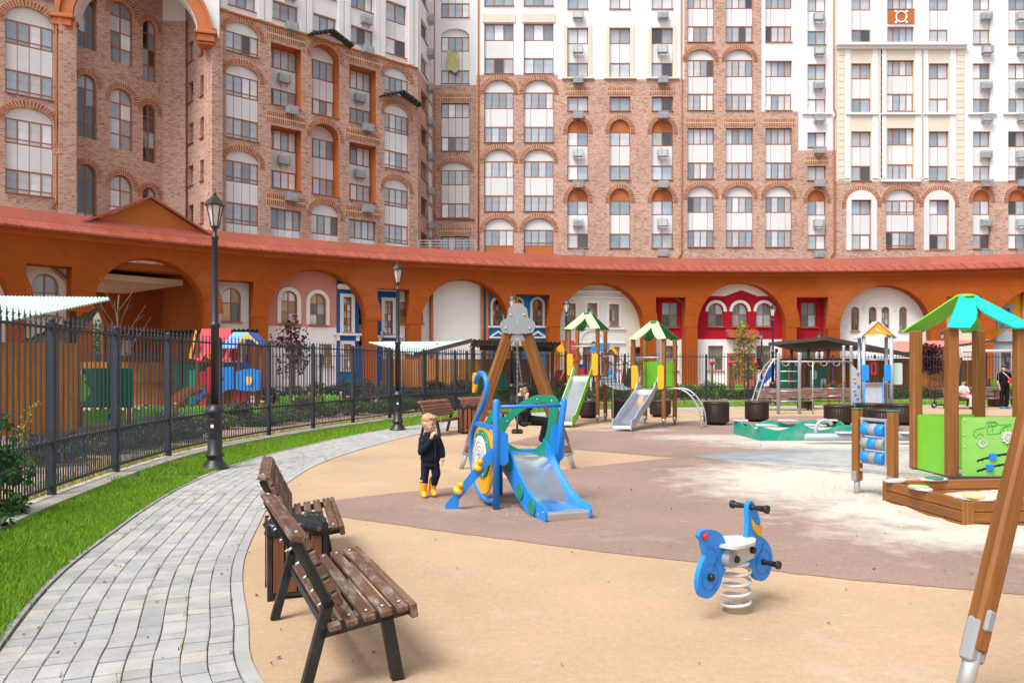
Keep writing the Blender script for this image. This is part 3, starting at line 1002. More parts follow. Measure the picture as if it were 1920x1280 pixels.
    def bay(s, u0, u1, wins, n, npan=None, arch=0.0, top=None, bot=None, y=.22, tymp=None, ring=True, reveal=None, low=0.0, hole=True, split=None, botpan=None, sold=False, glass=None):
        """wins: (z_top, z_bottom) from the top down; everything between is infill panels"""
        w = u1 - u0; zt = wins[0][0]; zb = bot if bot is not None else wins[-1][1]
        h = zt - zb + arch
        if hole:
            p = arch_poly(w, h, arch) if arch else [(0, 0), (w, 0), (w, h), (0, h)]
            s.holes.append(([(a + u0, b + zb) for a, b in p], y + .06, reveal))
        if arch:
            key = ('tymp', round(w, 2), round(arch, 2), (tymp or M['panel']).name)
            if key not in CACHE:
                pts = [(w / 2 * math.cos(math.pi * i / 12), arch * math.sin(math.pi * i / 12)) for i in range(13)]
                me = MB().prism(pts, .06, (0, 0, 0)).mesh('arch_panel'); me.materials.append(tymp or M['panel']); CACHE[key] = me
            new('arch_panel', CACHE[key], None, s.parent, ((u0 + u1) / 2, y + .03, zt))
            if ring: s.arch_ring(u0, u1, zt, arch)
        if sold: s.soldier(u0 - .2, u1 + .2, zt + .15, zt + .8)
        for k, (a, b) in enumerate(wins):
            s.window(u0 + .01, b, w - .02, a - b, n, y, low, glass)
            if k + 1 < len(wins):
                c = wins[k + 1][0]
                s.panels(u0 + .01, c + .01, w - .02, b - c - .02, npan or n, y, None, split)
        if zb < wins[-1][1] - .05:
            s.panels(u0 + .01, zb, w - .02, wins[-1][1] - zb - .01, npan or n, y, botpan)
        # sill
        key = ('sill', round(w, 2))
        if key not in CACHE:
            me = MB().box((0, 0, 0), (w + .08, .16, .05), None, .008).mesh('sill'); me.materials.append(M['frame']); CACHE[key] = me
        new('sill', CACHE[key], None, s.parent, ((u0 + u1) / 2, -.02, zb - .027))
    def ac(s, u, z, full=None, y=0.0):
        if 'ac' not in CACHE:
            mb = MB(); W, D, Hh = .86, .46, .56
            for z_ in (-Hh / 2, Hh / 2):
                mb.box((0, -D, z_), (W, .035, .035)); mb.box((-W / 2, -D / 2, z_), (.035, D, .034)); mb.box((W / 2, -D / 2, z_), (.035, D, .034))
            for k in range(11): mb.box((-W / 2 + W * k / 10, -D, 0), (.03, .03, Hh))
            for k in range(1, 5):
                for sg in (-1, 1): mb.box((sg * W / 2, -D * k / 5, 0), (.03, .03, Hh))
            mb.box((0, -D / 2, -Hh / 2 - .012), (W, D, .012))
            for sg in (-1, 1): mb.bar((sg * W * .32, -.02, -Hh / 2 - .22), (sg * W * .32, -D + .03, -Hh / 2 - .03), .04, .04)
            a = mb.mesh('air_conditioner_cage'); a.materials.append(M['metalgrey'])
            mb = MB().box((0, -.24, -.02), (.72, .26, .46), None, .02)
            mb.lathe([(.17, 0), (.17, .02)], 14, (-.1, -.37, -.02), Matrix.Rotation(R(90), 3, 'X'))
            b = mb.mesh('air_conditioner'); b.materials.append(M['acunit'])
            CACHE['ac'] = (a, b)
        a, b = CACHE['ac']
        o = new('air_conditioner_cage', a, None, s.parent, (u, y, z))
        if full or (full is None and random.random() < .45): new('air_conditioner', b, None, o)
    def pipe(s, pts, r=.065, name='drainpipe'):
        s.part(name, MB().tube([Vector(p) for p in pts], r, 8), M['pipe'])
    def archwin(s, u0, z0, w, h, cols, rows, y=.2, rise=None, fw=.06, surround=None, sw=.14, glass=None, sill=True, hole=True, hoodonly=False):
        rise = rise if rise is not None else w / 2
        key = ('aw', round(w, 2), round(h, 2), cols, rows, round(rise, 2), fw)
        out = arch_poly(w, h, rise)
        if key not in CACHE:
            inn = arch_poly(w, h, rise, 10, fw)
            mb = MB(); mb.prism(out, .08, (0, .04, 0), holes=[inn])
            for k in range(1, cols):
                x = w * k / cols; q = (x - w / 2) / (w / 2)
                zt = h - rise + rise * math.sqrt(max(0, 1 - q * q))
                mb.box((x, .04, zt / 2), (fw, .07, zt - fw))
            for k in range(1, rows):
                z = (h - rise * .55) * k / (rows - .45) if rows > 1 else h / 2
                half = w / 2 if z < h - rise else w / 2 * math.sqrt(max(0, 1 - ((z - h + rise) / rise) ** 2))
                mb.box((w / 2, .04, z), (2 * half - fw, .065, fw * .8))
            me = mb.mesh('window'); me.materials.append(M['frame'])
            cells = []
            zs = [0] + [(h - rise * .55) * k / (rows - .45) for k in range(1, rows)] + [h + .01]
            for i in range(cols):
                for j in range(rows):
                    c = clip_rect(inn, w * i / cols + fw * .4, zs[j] + fw * .3, w * (i + 1) / cols - fw * .4, zs[j + 1] - fw * .3)
                    if len(c) > 2: cells.append(c)
            CACHE[key] = (me, cells, {})
        me, cells, pms = CACHE[key]
        if hole: s.holes.append(([(a + u0, b + z0) for a, b in out], y + .06, None))
        o = new('window', me, None, s.parent, (u0, y, z0))
        gk = glass or s.glass
        for ci, c in enumerate(cells):
            gm = pick_glass(gk)
            if (ci, gm.name) not in pms:
                q = MB().prism(c, .012).mesh('pane'); q.materials.append(gm); pms[(ci, gm.name)] = q
            new('pane', pms[(ci, gm.name)], None, o, (0, .045, 0))
        if surround:
            zlo = h - rise - .05 if hoodonly else 0
            big = [(-sw, zlo), (0, zlo)] + [p for p in reversed(out[2:])] + [(w, zlo), (w + sw, zlo)] + [(w / 2 + (w / 2 + sw) * math.cos(math.pi * i / 10), h - rise + (rise + sw) * math.sin(math.pi * i / 10)) for i in range(11)]
            s.part('window_surround', MB().prism(big, .07, (0, -.015, 0)), surround, (u0, 0, z0))
        if sill: s.part('sill', MB().box((w / 2, -.03, -.045), (w + .16, .2, .06), None, .01), M['frame'], (u0, 0, z0))
        return o
    def sqwin(s, u0, z0, w, h, cols, rows, y=.15, surround=None, sw=.12, glass=None, hole=True):
        if hole: s.holes.append(([(u0, z0), (u0 + w, z0), (u0 + w, z0 + h), (u0, z0 + h)], y + .06, None))
        key = ('sq', round(w, 2), round(h, 2), cols, rows)
        fw = .06
        if key not in CACHE:
            mb = MB(); d = .08
            mb.prism([(0, 0), (w, 0), (w, h), (0, h)], d, (0, d / 2, 0), holes=[[(fw, fw), (w - fw, fw), (w - fw, h - fw), (fw, h - fw)]])
            for k in range(1, cols): mb.box((w * k / cols, d / 2, h / 2), (fw, d * .9, h - fw))
            for k in range(1, rows): mb.box((w / 2, d / 2, h * k / rows), (w - fw, d * .85, fw * .8))
            me = mb.mesh('window'); me.materials.append(M['frame']); CACHE[key] = (me, {})
        me, pms = CACHE[key]
        o = new('window', me, None, s.parent, (u0, y, z0))
        for i in range(cols):
            for j in range(rows):
                gm = pick_glass(glass or s.glass)
                if gm.name not in pms:
                    q = MB().box((0, 0, 0), (w / cols - fw, .012, h / rows - fw * .8)).mesh('pane'); q.materials.append(gm); pms[gm.name] = q
                new('pane', pms[gm.name], None, o, (w * (i + .5) / cols, .045, h * (j + .5) / rows))
        if surround:
            s.part('window_surround', MB().prism([(-sw, -sw), (w + sw, -sw), (w + sw, h + sw), (-sw, h + sw)], .06, (0, -.012, 0), holes=[[(0, 0), (w, 0), (w, h), (0, h)]]), surround, (u0, 0, z0))
        s.part('sill', MB().box((w / 2, -.03, -.05), (w + .16, .18, .05), None, .01), M['frame'], (u0, 0, z0))

S4 = [0, .22, .78, 1.0]
TOPZ = 41.0
# ---- centre block
YC = 68.0
fc = Facade('apartment_building', 'apartment block with brick lower floors and white top behind the arcade centre', (xx(893, YC), YC), 0)
Z = lambda y: zz(y, YC)
def W(*ys): return [(Z(a), Z(b)) for a, b in ys]
for (a, b) in ((908, 963), (982, 1038)):
    u0, u1 = fc.u(a), fc.u(b)
    fc.bay(u0, u1, W((430, 461)), 4, arch=Z(409) - Z(430), bot=Z(480), botpan=M['orange_trim'], npan=1, low=.3 if a > 950 else 0)
    fc.bay(u0, u1, W((301, 332), (366, 396)), 4, 3, arch=Z(280) - Z(301), split=S4)
    fc.bay(u0, u1, W((172, 203), (237, 267)), 4, 3, arch=Z(150) - Z(172), split=S4)
    fc.bay(u0, u1, W((44, 75), (108, 138)), 3, 1)
    fc.bay(u0, u1, W((-84, -53), (-20, 11)), 3, 1)
    fc.part('blind_lintel', MB().box(((u0 + u1) / 2, -.04, Z(35)), (u1 - u0 + .3, .08, .75), None, .01), M['cream'])
for ci, (a, b) in enumerate(((1064, 1103), (1143, 1182), (1222, 1262))):
    u0, u1 = fc.u(a), fc.u(b)
    fc.bay(u0, u1, W((375, 402), (438, 465)), 2, arch=Z(353) - Z(375), tymp=M['orange_trim'])
    fc.bay(u0, u1, W((246, 273), (310, 337)), 2, arch=Z(224) - Z(246), tymp=M['orange_trim'])
    fc.bay(u0, u1, W((181, 208)), 2, sold=True)
    fc.bay(u0, u1, W((52, 81), (117, 145)), 2)
    fc.bay(u0, u1, W((-76, -48), (-12, 17)), 2)
    fc.part('sill_course', MB().box(((u0 + u1) / 2, -.08, Z(147.5)), (u1 - u0 + 1.0, .22, .16), None, .03), M['cream'])
    for sg in (-1, 1):
        fc.part('window_surround', MB().box(((u0 + u1) / 2 + sg * ((u1 - u0) / 2 + .17), -.03, Z(98)), (.3, .06, Z(46) - Z(146)), None, .01), M['cream'])
    if ci != 1:
        for y in (31, 94, 152, 218, 288, 347, 418, 475): fc.ac((u0 + u1) / 2, Z(y), True if y in (152, 218) else None, .16 if y in (94, 288, 418) else -.02)
uL, uM, uR = 0, fc.u(1046), fc.u(1283)
fc.wall(uL, uM, 0, Z(140.5), M['brick'], 'brick_wall'); fc.wall(uL, uM, Z(140.5), TOPZ, M['stucco'], 'white_wall')
fc.wall(uM, uR, 0, Z(149), M['brick'], 'brick_wall'); fc.wall(uM, uR, Z(149), TOPZ, M['stucco'], 'white_wall')
fc.core(0, uR, 0, TOPZ)
fc.pipe([(.18, -.1, 9.5), (.18, -.1, TOPZ)]); fc.pipe([(uR - .55, -.12, 11), (uR - .28, -.1, 11.5), (uR - .28, -.1, TOPZ)])
# ---- right centre block
fd = Facade('apartment_building', 'apartment block with brick columns stepping up into white wall, right of centre', (xx(1283, YC), YC), 0)
for ci, (a, b) in enumerate(((1289, 1339), (1361, 1412), (1435, 1485))):
    u0, u1 = fd.u(a), fd.u(b)
    fd.bay(u0, u1, W((368, 398), (431, 463)), 4, 3, arch=Z(349) - Z(368), split=S4, low=0)
    fd.bay(u0, u1, W((240, 270), (304, 335)), 4, 3, split=S4, sold=True)
    if ci < 2: fd.bay(u0, u1, W((111, 143), (175, 207)), 4, 3, arch=Z(93) - Z(111), split=S4)
    else: fd.bay(u0, u1, W((114, 143), (176, 207)), 4, 3, split=S4)
    fd.bay(u0, u1, W((-16, 15), (48, 79)), 4, 3, split=S4)
    fd.bay(u0, u1, W((-80, -49)), 4, 3)
u0, u1 = fd.u(1514), fd.u(1549)
fd.bay(u0, u1, W((375, 403), (440, 467)), 2, arch=Z(356) - Z(375), tymp=M['orange_trim'], glass='mix')
fd.bay(u0, u1, W((311, 338)), 2, sold=True)
fd.bay(u0, u1, W((248, 276)), 2)
fd.bay(u0, u1, W((120, 148), (185, 211)), 2); fd.bay(u0, u1, W((-8, 20), (57, 84)), 2)
fd.part('sill_course', MB().box(((u0 + u1) / 2, -.08, Z(214)), (u1 - u0 + 1.0, .22, .16), None, .03), M['stucco'])
for y in (33, 98, 161, 223, 283, 345, 419, 477): fd.ac((u0 + u1) / 2 + .15, Z(y), None, .16 if y in (33, 161, 419) else -.02)
a, b, c = fd.u(1428), fd.u(1497), fd.u(1567)
fd.wall(0, a, 0, TOPZ, M['brick'], 'brick_wall')
fd.wall(a, b, 0, Z(209), M['brick'], 'brick_wall'); fd.wall(a, b, Z(209), TOPZ, M['stucco'], 'white_wall')
fd.wall(b, c, 0, Z(282), M['brick'], 'brick_wall'); fd.wall(b, c, Z(282), TOPZ, M['stucco'], 'white_wall')
fd.core(0, c, 0, TOPZ)
fd.pipe([(c - .55, -.1, 11), (c - .2, -.1, 11.6), (c - .2, -.1, Z(222)), (c + .05, -.1, Z(215)), (c - .2, -.1, Z(205)), (c - .2, -.1, TOPZ)])
# ---- right block
fe = Facade('apartment_building', 'cream rusticated apartment block with brick base at the far right', (xx(1567, YC), YC - .25), 0)
def uE(p): return (p - 1567) / F * YC
for ci, (a, b) in enumerate(((1594, 1631), (1661, 1711), (1739, 1776))):
    u0, u1 = uE(a), uE(b)
    n = 4 if ci == 1 else 2
    if ci == 1:
        fe.bay(u0 - .12, u1 + .12, W((376, 403), (435, 466)), 4, 3, arch=Z(356) - Z(376), split=S4, low=.25)
        o = 7
    else:
        w0, w1 = u0 - .45, u1 + .5
        fe.arch_ring(w0, w1, Z(384), Z(358) - Z(384))
        hh = Z(358) - Z(470)
        p = arch_poly(w1 - w0, hh, Z(358) - Z(384))
        fe.part('white_niche', MB().prism([(q[0] + w0, q[1] + Z(470)) for q in p], .05, (0, -.02, 0), holes=[[(u0, Z(468)), (u1, Z(468)), (u1, Z(376)), (u0, Z(376))]]), M['panel'])
        fe.bay(u0, u1, W((376, 403), (440, 468)), 2)
    t = 3 if ci == 1 else 0
    fe.bay(u0, u1, W((248 - t * 2, 276 - t), (312 - t, 340)), n, 3 if ci == 1 else 2, split=S4 if ci == 1 else None)
    fe.bay(u0, u1, W((121 - t * 2, 149 - t * 2), (186 - t * 3, 213 - t)), n, 3 if ci == 1 else 2, split=S4 if ci == 1 else None)
    if ci == 1:
        fe.bay(u0, u1, W((-8, 20)), 4); fe.bay(u0, u1, W((52, 82)), 4)
        em = fe.part('emblem_panel', MB().box(((u0 + u1) / 2, -.04, Z(35)), (u1 - u0, .1, Z(23) - Z(47)), None, .01), M['orange_trim'])
        uc = (u0 + u1) / 2
        ring = [(.52 * math.cos(2 * math.pi * k / 24), .52 * math.sin(2 * math.pi * k / 24)) for k in range(24)]
        hole = [(.40 * math.cos(2 * math.pi * k / 24), .40 * math.sin(2 * math.pi * k / 24)) for k in range(24)]
        fe.part('emblem_ring', MB().prism(ring, .06, (0, 0, 0), holes=[hole]), M['white'], (uc, -.11, Z(35)), em)
        sq = [(-.56, -.56), (.56, -.56), (.56, .56), (-.56, .56)]
        for (x, z_) in ((-.47, -.47), (.47, -.47), (-.47, .47), (.47, .47)):
            fe.part('emblem_corner', MB().box((0, 0, 0), (.2, .05, .2)), M['white'], (uc + x, -.1, Z(35) + z_), em)
    else:
        fe.bay(u0, u1, W((-8, 20), (57, 85)), 2)
    fe.part('sill_course', MB().box(((u0 + u1) / 2, -.09, Z(216)), (u1 - u0 + 1.1, .24, .22), None, .05), M['stucco'])
    fe.part('pilaster_strip', MB().box((u0 - .35, -.03, Z(215)), (.5, .06, Z(96) - Z(338)), None, .01), M['stucco'])
    fe.part('pilaster_strip', MB().box((u1 + .35, -.03, Z(215)), (.5, .06, Z(96) - Z(338)), None, .01), M['stucco'])
    if ci == 1: fe.part('sill_course', MB().box(((u0 + u1) / 2, -.09, Z(341)), (u1 - u0 + 1.1, .24, .22), None, .05), M['stucco'])
ranges = [(1569, 1580), (1645, 1651), (1724, 1728), (1791, 1804)]
for (a, b) in ranges:
    for k in range(20):
        y0 = 95 + k * 12.2
        fe.part('rusticated_block', MB().box((uE((a + b) / 2), -.03, Z(y0 + 6)), (uE(b) - uE(a), .06, .54), None, .015), M['cream'])
fe.part('cornice', MB().box(((uE(1564) + uE(1808)) / 2, -.22, Z(88)), (uE(1808) - uE(1564), .5, .28), None, .06).box(((uE(1566) + uE(1806)) / 2, -.12, Z(93)), (uE(1806) - uE(1566), .3, .2), None, .04), M['stucco'])
for (a, b) in ((1821, 1854), (1887, 1921), (1953, 1987)):
    u0, u1 = uE(a), uE(b)
    fe.bay(u0, u1, W((376, 403), (440, 467)), 2, arch=Z(357) - Z(376), tymp=M['orange_trim'])
    fe.bay(u0, u1, W((248, 276), (312, 340)), 2); fe.bay(u0, u1, W((121, 149), (186, 213)), 2); fe.bay(u0, u1, W((-8, 20), (57, 85)), 2)
    fe.part('sill_course', MB().box(((u0 + u1) / 2, -.09, Z(216)), (u1 - u0 + 1.0, .24, .2), None, .05), M['stucco'])
    for y in (34, 98, 163, 224, 292, 346, 419, 475): fe.ac((u0 + u1) / 2 + .35, Z(y), None, .16 if y in (34, 163, 292, 419) else -.02)
uR = uE(2050); uC = uE(1806)
fe.wall(0, uR, 0, Z(341.5), M['brick'], 'brick_wall')
fe.wall(0, uC, Z(341.5), Z(90), M['cream'], 'cream_wall'); fe.wall(0, uC, Z(90), TOPZ, M['stucco'], 'white_wall')
fe.wall(uC, uR, Z(341.5), TOPZ, M['stucco'], 'white_wall')
fe.core(0, uR, 0, TOPZ)
# ---- narrow recessed block
YN = 70.0
fn = Facade('apartment_building', 'narrow recessed brick and white building strip in the inner corner', (-7.05, YN), 0)
u0, u1 = fn.u(827), fn.u(880)
Zn = lambda y: zz(y, YN)
def Wn(*ys): return [(Zn(a), Zn(b)) for a, b in ys]
fn.bay(u0, u1, Wn((68, 95), (131, 157)), 4, arch=Zn(54) - Zn(68), ring=False)
fn.bay(u0, u1, Wn((-62, -34), (5, 33)), 4)
fn.bay(u0, u1, Wn((193, 220), (256, 283)), 4, sold=True)
fn.bay(u0, u1, Wn((318, 346), (381, 408)), 4, arch=Zn(304) - Zn(318))
fn.bay(u0, u1, Wn((443, 470)), 4, sold=True)
fn.wall(-.3, fn.u(893) + .6, 0, Zn(160), M['brick'], 'brick_wall'); fn.wall(-.3, fn.u(893) + .6, Zn(160), TOPZ, M['stucco'], 'white_wall')
fn.core(-.3, fn.u(893) + .6, 0, TOPZ, 7)
fn.pipe([(fn.u(889), -.1, Zn(412)), (fn.u(818), -.1, Zn(410)), (fn.u(814), -.1, Zn(400)), (fn.u(814), -.1, TOPZ)])
# cloth hanging from a window
cl = MB()
gx, gz = 7, 10
cv = [(i / 6 * 1.0 - .5 + .06 * math.sin(j), -.06 - .05 * math.sin(i * 1.9 + j * .4), -j / 9 * 1.8 + .12 * math.sin(i * 1.1)) for j in range(gz) for i in range(gx)]
cl.add(cv, [(j * gx + i, (j + 1) * gx + i, (j + 1) * gx + i + 1, j * gx + i + 1) for j in range(gz - 1) for i in range(gx - 1)])
M['cloth'] = mat('cloth', (.52, .50, .22), .9, var=.4, scale=7, dirt=(.75, .72, .55), dirt_amt=.9, dirt_scale=5)
hc = new('hanging_cloth', cl, M['cloth'], None, at(848, 97, YN - .15))
sol = hc.modifiers.new('s', 'SOLIDIFY'); sol.thickness = .02
tag(hc, 'yellow green patterned cloth hanging out of an upper window', 'cloth')

# ---- left wing, set at forty degrees
AB = math.atan2(.01213, .01416)
fb = Facade('apartment_building', 'angled left wing of pink brick with arched bays and deep orange recesses', (-20.7, 52.9), AB)
FL = [25.0, 22.0, 19.0, 16.0, 13.05, 10.1]
def Wf(*k): return [(FL[i] if i >= 0 else 25.0 - 3 * i, (FL[i] if i >= 0 else 25.0 - 3 * i) - 1.45) for i in k]
for ci, (a, b) in enumerate(((424, 486), (508, 565), (584, 636), (655, 705), (721, 767))):
    u0, u1 = fb.u(a), fb.u(b)
    n = 4
    ny = .95 if ci in (1, 2, 3) else .22
    rv = M['orange_trim'] if ci in (1, 2, 3) else None
    n = 4
    kw = dict(y=ny, reveal=rv)
    if ci in (0, 4):
        fb.bay(u0, u1, Wf(0), 4, arch=.75, low=.3)
        fb.bay(u0, u1, Wf(1, 2), 4, arch=.75, low=.3)
        fb.bay(u0, u1, Wf(3, 4), 4, arch=.75, low=.3, bot=10.0)
    elif ci in (1, 3):
        fb.bay(u0, u1, Wf(0, 1), 4, 2, **kw, glass='mix'); fb.bay(u0, u1, Wf(2, 3), 4, 2, **kw); fb.bay(u0, u1, Wf(4), 4, bot=10.0)
        for zt in (FL[0], FL[2], FL[4]): fb.soldier(u0 - .35, u1 + .35, zt + .25, zt + 1.0)
        for zc in (26.6, 23.0, 20.6 - .1, 17.0, 14.15): 
            dz = zc in (23.0, 17.0)
            fb.ac((u0 + u1) / 2 + (.1 if dz else .3), zc - .2, True, .85 if dz else -.02)
    else:
        fb.bay(u0, u1, Wf(0, 1), 4, arch=.95, **kw); fb.bay(u0, u1, Wf(2, 3), 4, arch=.95, **kw); fb.bay(u0, u1, Wf(4), 4, arch=.85, bot=10.0)
    # white storeys
    if ci != 4: fb.bay(u0 + .15, u1 - .25, [(28.1, 26.75)], 3)
    fb.bay(u0 + .15, u1 - .25, [(34.0, 32.5), (31.0, 29.5)] if ci != 4 else [(31.0, 29.5), (28.1, 26.75)], 3 if ci != 4 else 2)
    if ci in (1, 3):
        fb.ac((u0 + u1) / 2 + .2, 28.7, True); fb.ac((u0 + u1) / 2 + .2, 31.8, True, .2)
    for sg, uu in ((-1, u0 - .2), (1, u1 + .1)):
        fb.part('pilaster_strip', MB().box((uu, -.06, 33.0), (.45, .12, 13.4), None, .02), M['stucco'])
uR = fb.u(783)
fb.wall(0, uR, 0, 26.2, M['brick'], 'brick_wall', depth=1.1); fb.wall(0, uR, 26.2, TOPZ, M['stucco'], 'white_wall', depth=1.1)
fb.core(4.0, uR - .1, 0, TOPZ, 6, 1.1)
fb.pipe([(.55, -.12, 9.8), (.55, -.12, TOPZ)])
fb.part('string_course', MB().box((uR / 2, -.05, 26.2), (uR, .14, .16), None, .03), M['orange_trim'])
# little pitched hoods
M['hood'] = mat('hood', (.06, .07, .055), .7, var=.2)
for (px0, px1, z0) in ((575, 655, 26.15), (710, 783, 23.0)):
    ua, ub = fb.u(px0), fb.u(px1); uc = (ua + ub) / 2
    hd = fb.part('gable_hood', MB().bar((ua, -.45, z0), (uc, -.45, z0 + .75), .8, .1).bar((uc, -.45, z0 + .75), (ub, -.45, z0), .8, .1), M['hood'])
    for k in range(5):
        for sg in (-1, 1):
            e = ua if sg < 0 else ub
            x = e + (uc - e) * (k + .5) / 5
            fb.part('rafter_end', MB().box((x, -.75, z0 + .75 * (k + .5) / 5 - .1), (.1, .3, .12)), M['hood'], (0, 0, 0), hd)
# left pilaster of this wing
fb.part('corner_pilaster', MB().box((.38, -.15, 12.3), (.72, .6, 24.6)), M['brick'])
# ---- return wall with narrow windows and air conditioners
fr = Facade('building_return_wall', 'thin side return of the angled wing lined with air conditioner cages', (-7.8, 63.9), math.atan2(6.1, .75), 'building')
for k in range(8):
    zt = 13.0 + 3.0 * k
    if k % 2 == 0: fr.bay(1.2, 3.6, [(zt, zt - 1.5)], 2, arch=.0, glass='dark')
    else: fr.bay(1.2, 3.6, [(zt, zt - 1.5)], 2, glass='dark')
    fr.ac(3.7, zt - 2.1, True, -.05)
    fr.part('white_panel', MB().box((4.6, -.01, zt - 1.6), (1.2, .05, 2.6), None, .01), M['panel'])
fr.wall(0, 6.6, 0, 26.2, M['brick'], 'brick_wall'); fr.wall(0, 6.6, 26.2, TOPZ, M['stucco'], 'white_wall')
# ---- far left facade
AF = math.atan2(.01097, .0136)
ff = Facade('apartment_building', 'brick building at the left edge with wide arched white bays', (-28.5, 50.5), AF)
u0, u1 = ff.u(10), ff.u(100)
zf = lambda y: ff.z(y, 55)
ff.glass = 'mix'
ff.bay(u0, u1, [(zf(43), zf(87)), (zf(136), zf(181))], 4, arch=zf(14) - zf(43), low=.3)
ff.glass = 'pale'
ff.bay(u0, u1, [(zf(226), zf(272)), (zf(321), zf(365))], 4, arch=zf(202) - zf(226), low=.3)
ff.bay(u0, u1, [(zf(-125), zf(-80)), (zf(-45), zf(-10))], 4)
ua = ff.u(109)
ff.wall(-14, ua + .02, 8.7, TOPZ, M['brick'], 'brick_wall')
ff.part('corner_pilaster', MB().box(((ua + .0) / 2, .1, 16.5), (-ua, .9, 15.6)), M['brick'])
ff.core(-14, -.3, 8.7, TOPZ, 5, .7)
ff.pipe([(ua - .35, -.12, 11.7), (ua - .12, -.12, 12.2), (ua - .12, -.12, zf(285)), (ua + .12, -.14, zf(275)), (ua - .12, -.12, zf(262)), (ua - .12, -.12, TOPZ)])
# stairwell wall between them
A2 = math.atan2(4.5, 3.4)
f2 = Facade('stairwell_wall', 'brick stairwell wall with tall arched orange framed windows', (-28.7, 51.5), A2)
f2.glass = 'dark'
def tall(px0, px1, yt, yb, g, rows=4):
    pc = (px0 + px1) / 2
    ua, ub = f2.u(px0), f2.u(px1); zt, zb = f2.z(yt, pc), f2.z(yb, pc)
    f2.archwin(ua, zb, ub - ua, zt - zb, 2, rows, .25, fw=.09, glass=g, sill=False)
    f2.arch_ring(ua, ub, zt - (ub - ua) / 2, (ub - ua) / 2, .4, 20)
for (yt, yb) in ((3, 120), (166, 281), (328, 450)): tall(207, 250, yt, yb, 'pale' if yt > 10 else 'mix')
for (yt, yb) in ((38, 152), (195, 305), (351, 460)): tall(268, 294, yt, yb, 'dark')
for (yt, yb) in ((-30, 92), (139, 259), (307, 430)): tall(146, 181, yt, yb, 'dark')
L2 = math.hypot(3.4, 4.5)
f2.wall(-.6, L2, 8.7, TOPZ, M['brick'], 'brick_wall')
f2.core(-.6, L2 - .1, 8.7, TOPZ, 3, .8)
f3 = Facade('stairwell_wall', 'plain flat brick strip beside the stairwell', (-25.35, 56), 0)
f3.wall(0, 1.70, 8.7, 26.6, M['brick'], 'brick_wall'); f3.wall(0, 1.70, 26.6, TOPZ, M['stucco'], 'white_wall')
f3.core(0.05, 1.65, 8.7, TOPZ, 3, .6)
A4 = math.atan2(53.4 - 56.3, 2.75)
f4 = Facade('stairwell_wall', 'brick strip with small square orange windows beside the pilaster', (-23.64, 56.3), A4)
f4.glass = 'dark'
for yc in (235, 460, 690, 925, 1145):
    y0, y1 = yc / 2.977, (yc + 110) / 2.977
    ua, ub = f4.u(353), f4.u(362.5)
    f4.sqwin(ua, f4.z(y1, 357), ub - ua, f4.z(y0, 357) - f4.z(y1, 357), 1, 2, .2)
for yc in (-40, 185, 415, 650, 890, 1125):
    y0, y1 = yc / 2.977, (yc + 115) / 2.977
    ua, ub = f4.u(375.5), f4.u(388)
    f4.sqwin(ua, f4.z(y1, 381), ub - ua, f4.z(y0, 381) - f4.z(y1, 381), 1, 2, .35)
f4.wall(0, 4.0, 0, TOPZ, M['brick'], 'brick_wall')
# portal arch spanning the recess
pa, pb = Vector((-29.05, 50.1, 0)), Vector((-20.75, 52.55, 0))
ang = math.atan2((pb - pa).y, (pb - pa).x); span = (pb - pa).length
pt = thing('portal_arch', 'big orange arch spanning the recess between two brick pilasters', 'arch', (pa.x, pa.y, 24.0), ang)
r0 = span / 2
def ring(ra, rb, n=28): return [(span / 2 + ra * math.cos(math.pi * k / n), ra * math.sin(math.pi * k / n)) for k in range(n + 1)] + [(span / 2 + rb * math.cos(math.pi * (n - k) / n), rb * math.sin(math.pi * (n - k) / n)) for k in range(n + 1)]
new('arch_band', MB().prism(ring(r0 - .55, r0 + .25), 1.1, (0, .3, 0)), M['orange_trim'], pt)
new('arch_soffit', MB().prism(ring(r0 - .62, r0 - .53), 1.5, (0, .75, 0)), M['stucco'], pt)
new('arch_moulding', MB().prism(ring(r0 + .2, r0 + .4), 1.3, (0, .25, 0)), M['orange_trim'], pt)
for x in (0, span):
    new('capital', MB().box((x, .2, -.25), (1.15, 1.3, .5), None, .05).box((x, .2, .1), (1.4, 1.55, .22), None, .04).box((x, .2, -.6), (1.0, 1.1, .16), None, .03), M['orange_trim'], pt)
top = [(-.8, 0), (-.8, TOPZ - 24)] + [(span + .8, TOPZ - 24), (span + .8, 0)] + [(span / 2 + (r0 + .3) * math.cos(math.pi * k / 24), (r0 + .3) * math.sin(math.pi * k / 24)) for k in range(25)]
new('wall_above', MB().prism(top, .6, (0, .35, 0)), M['stucco'], pt)
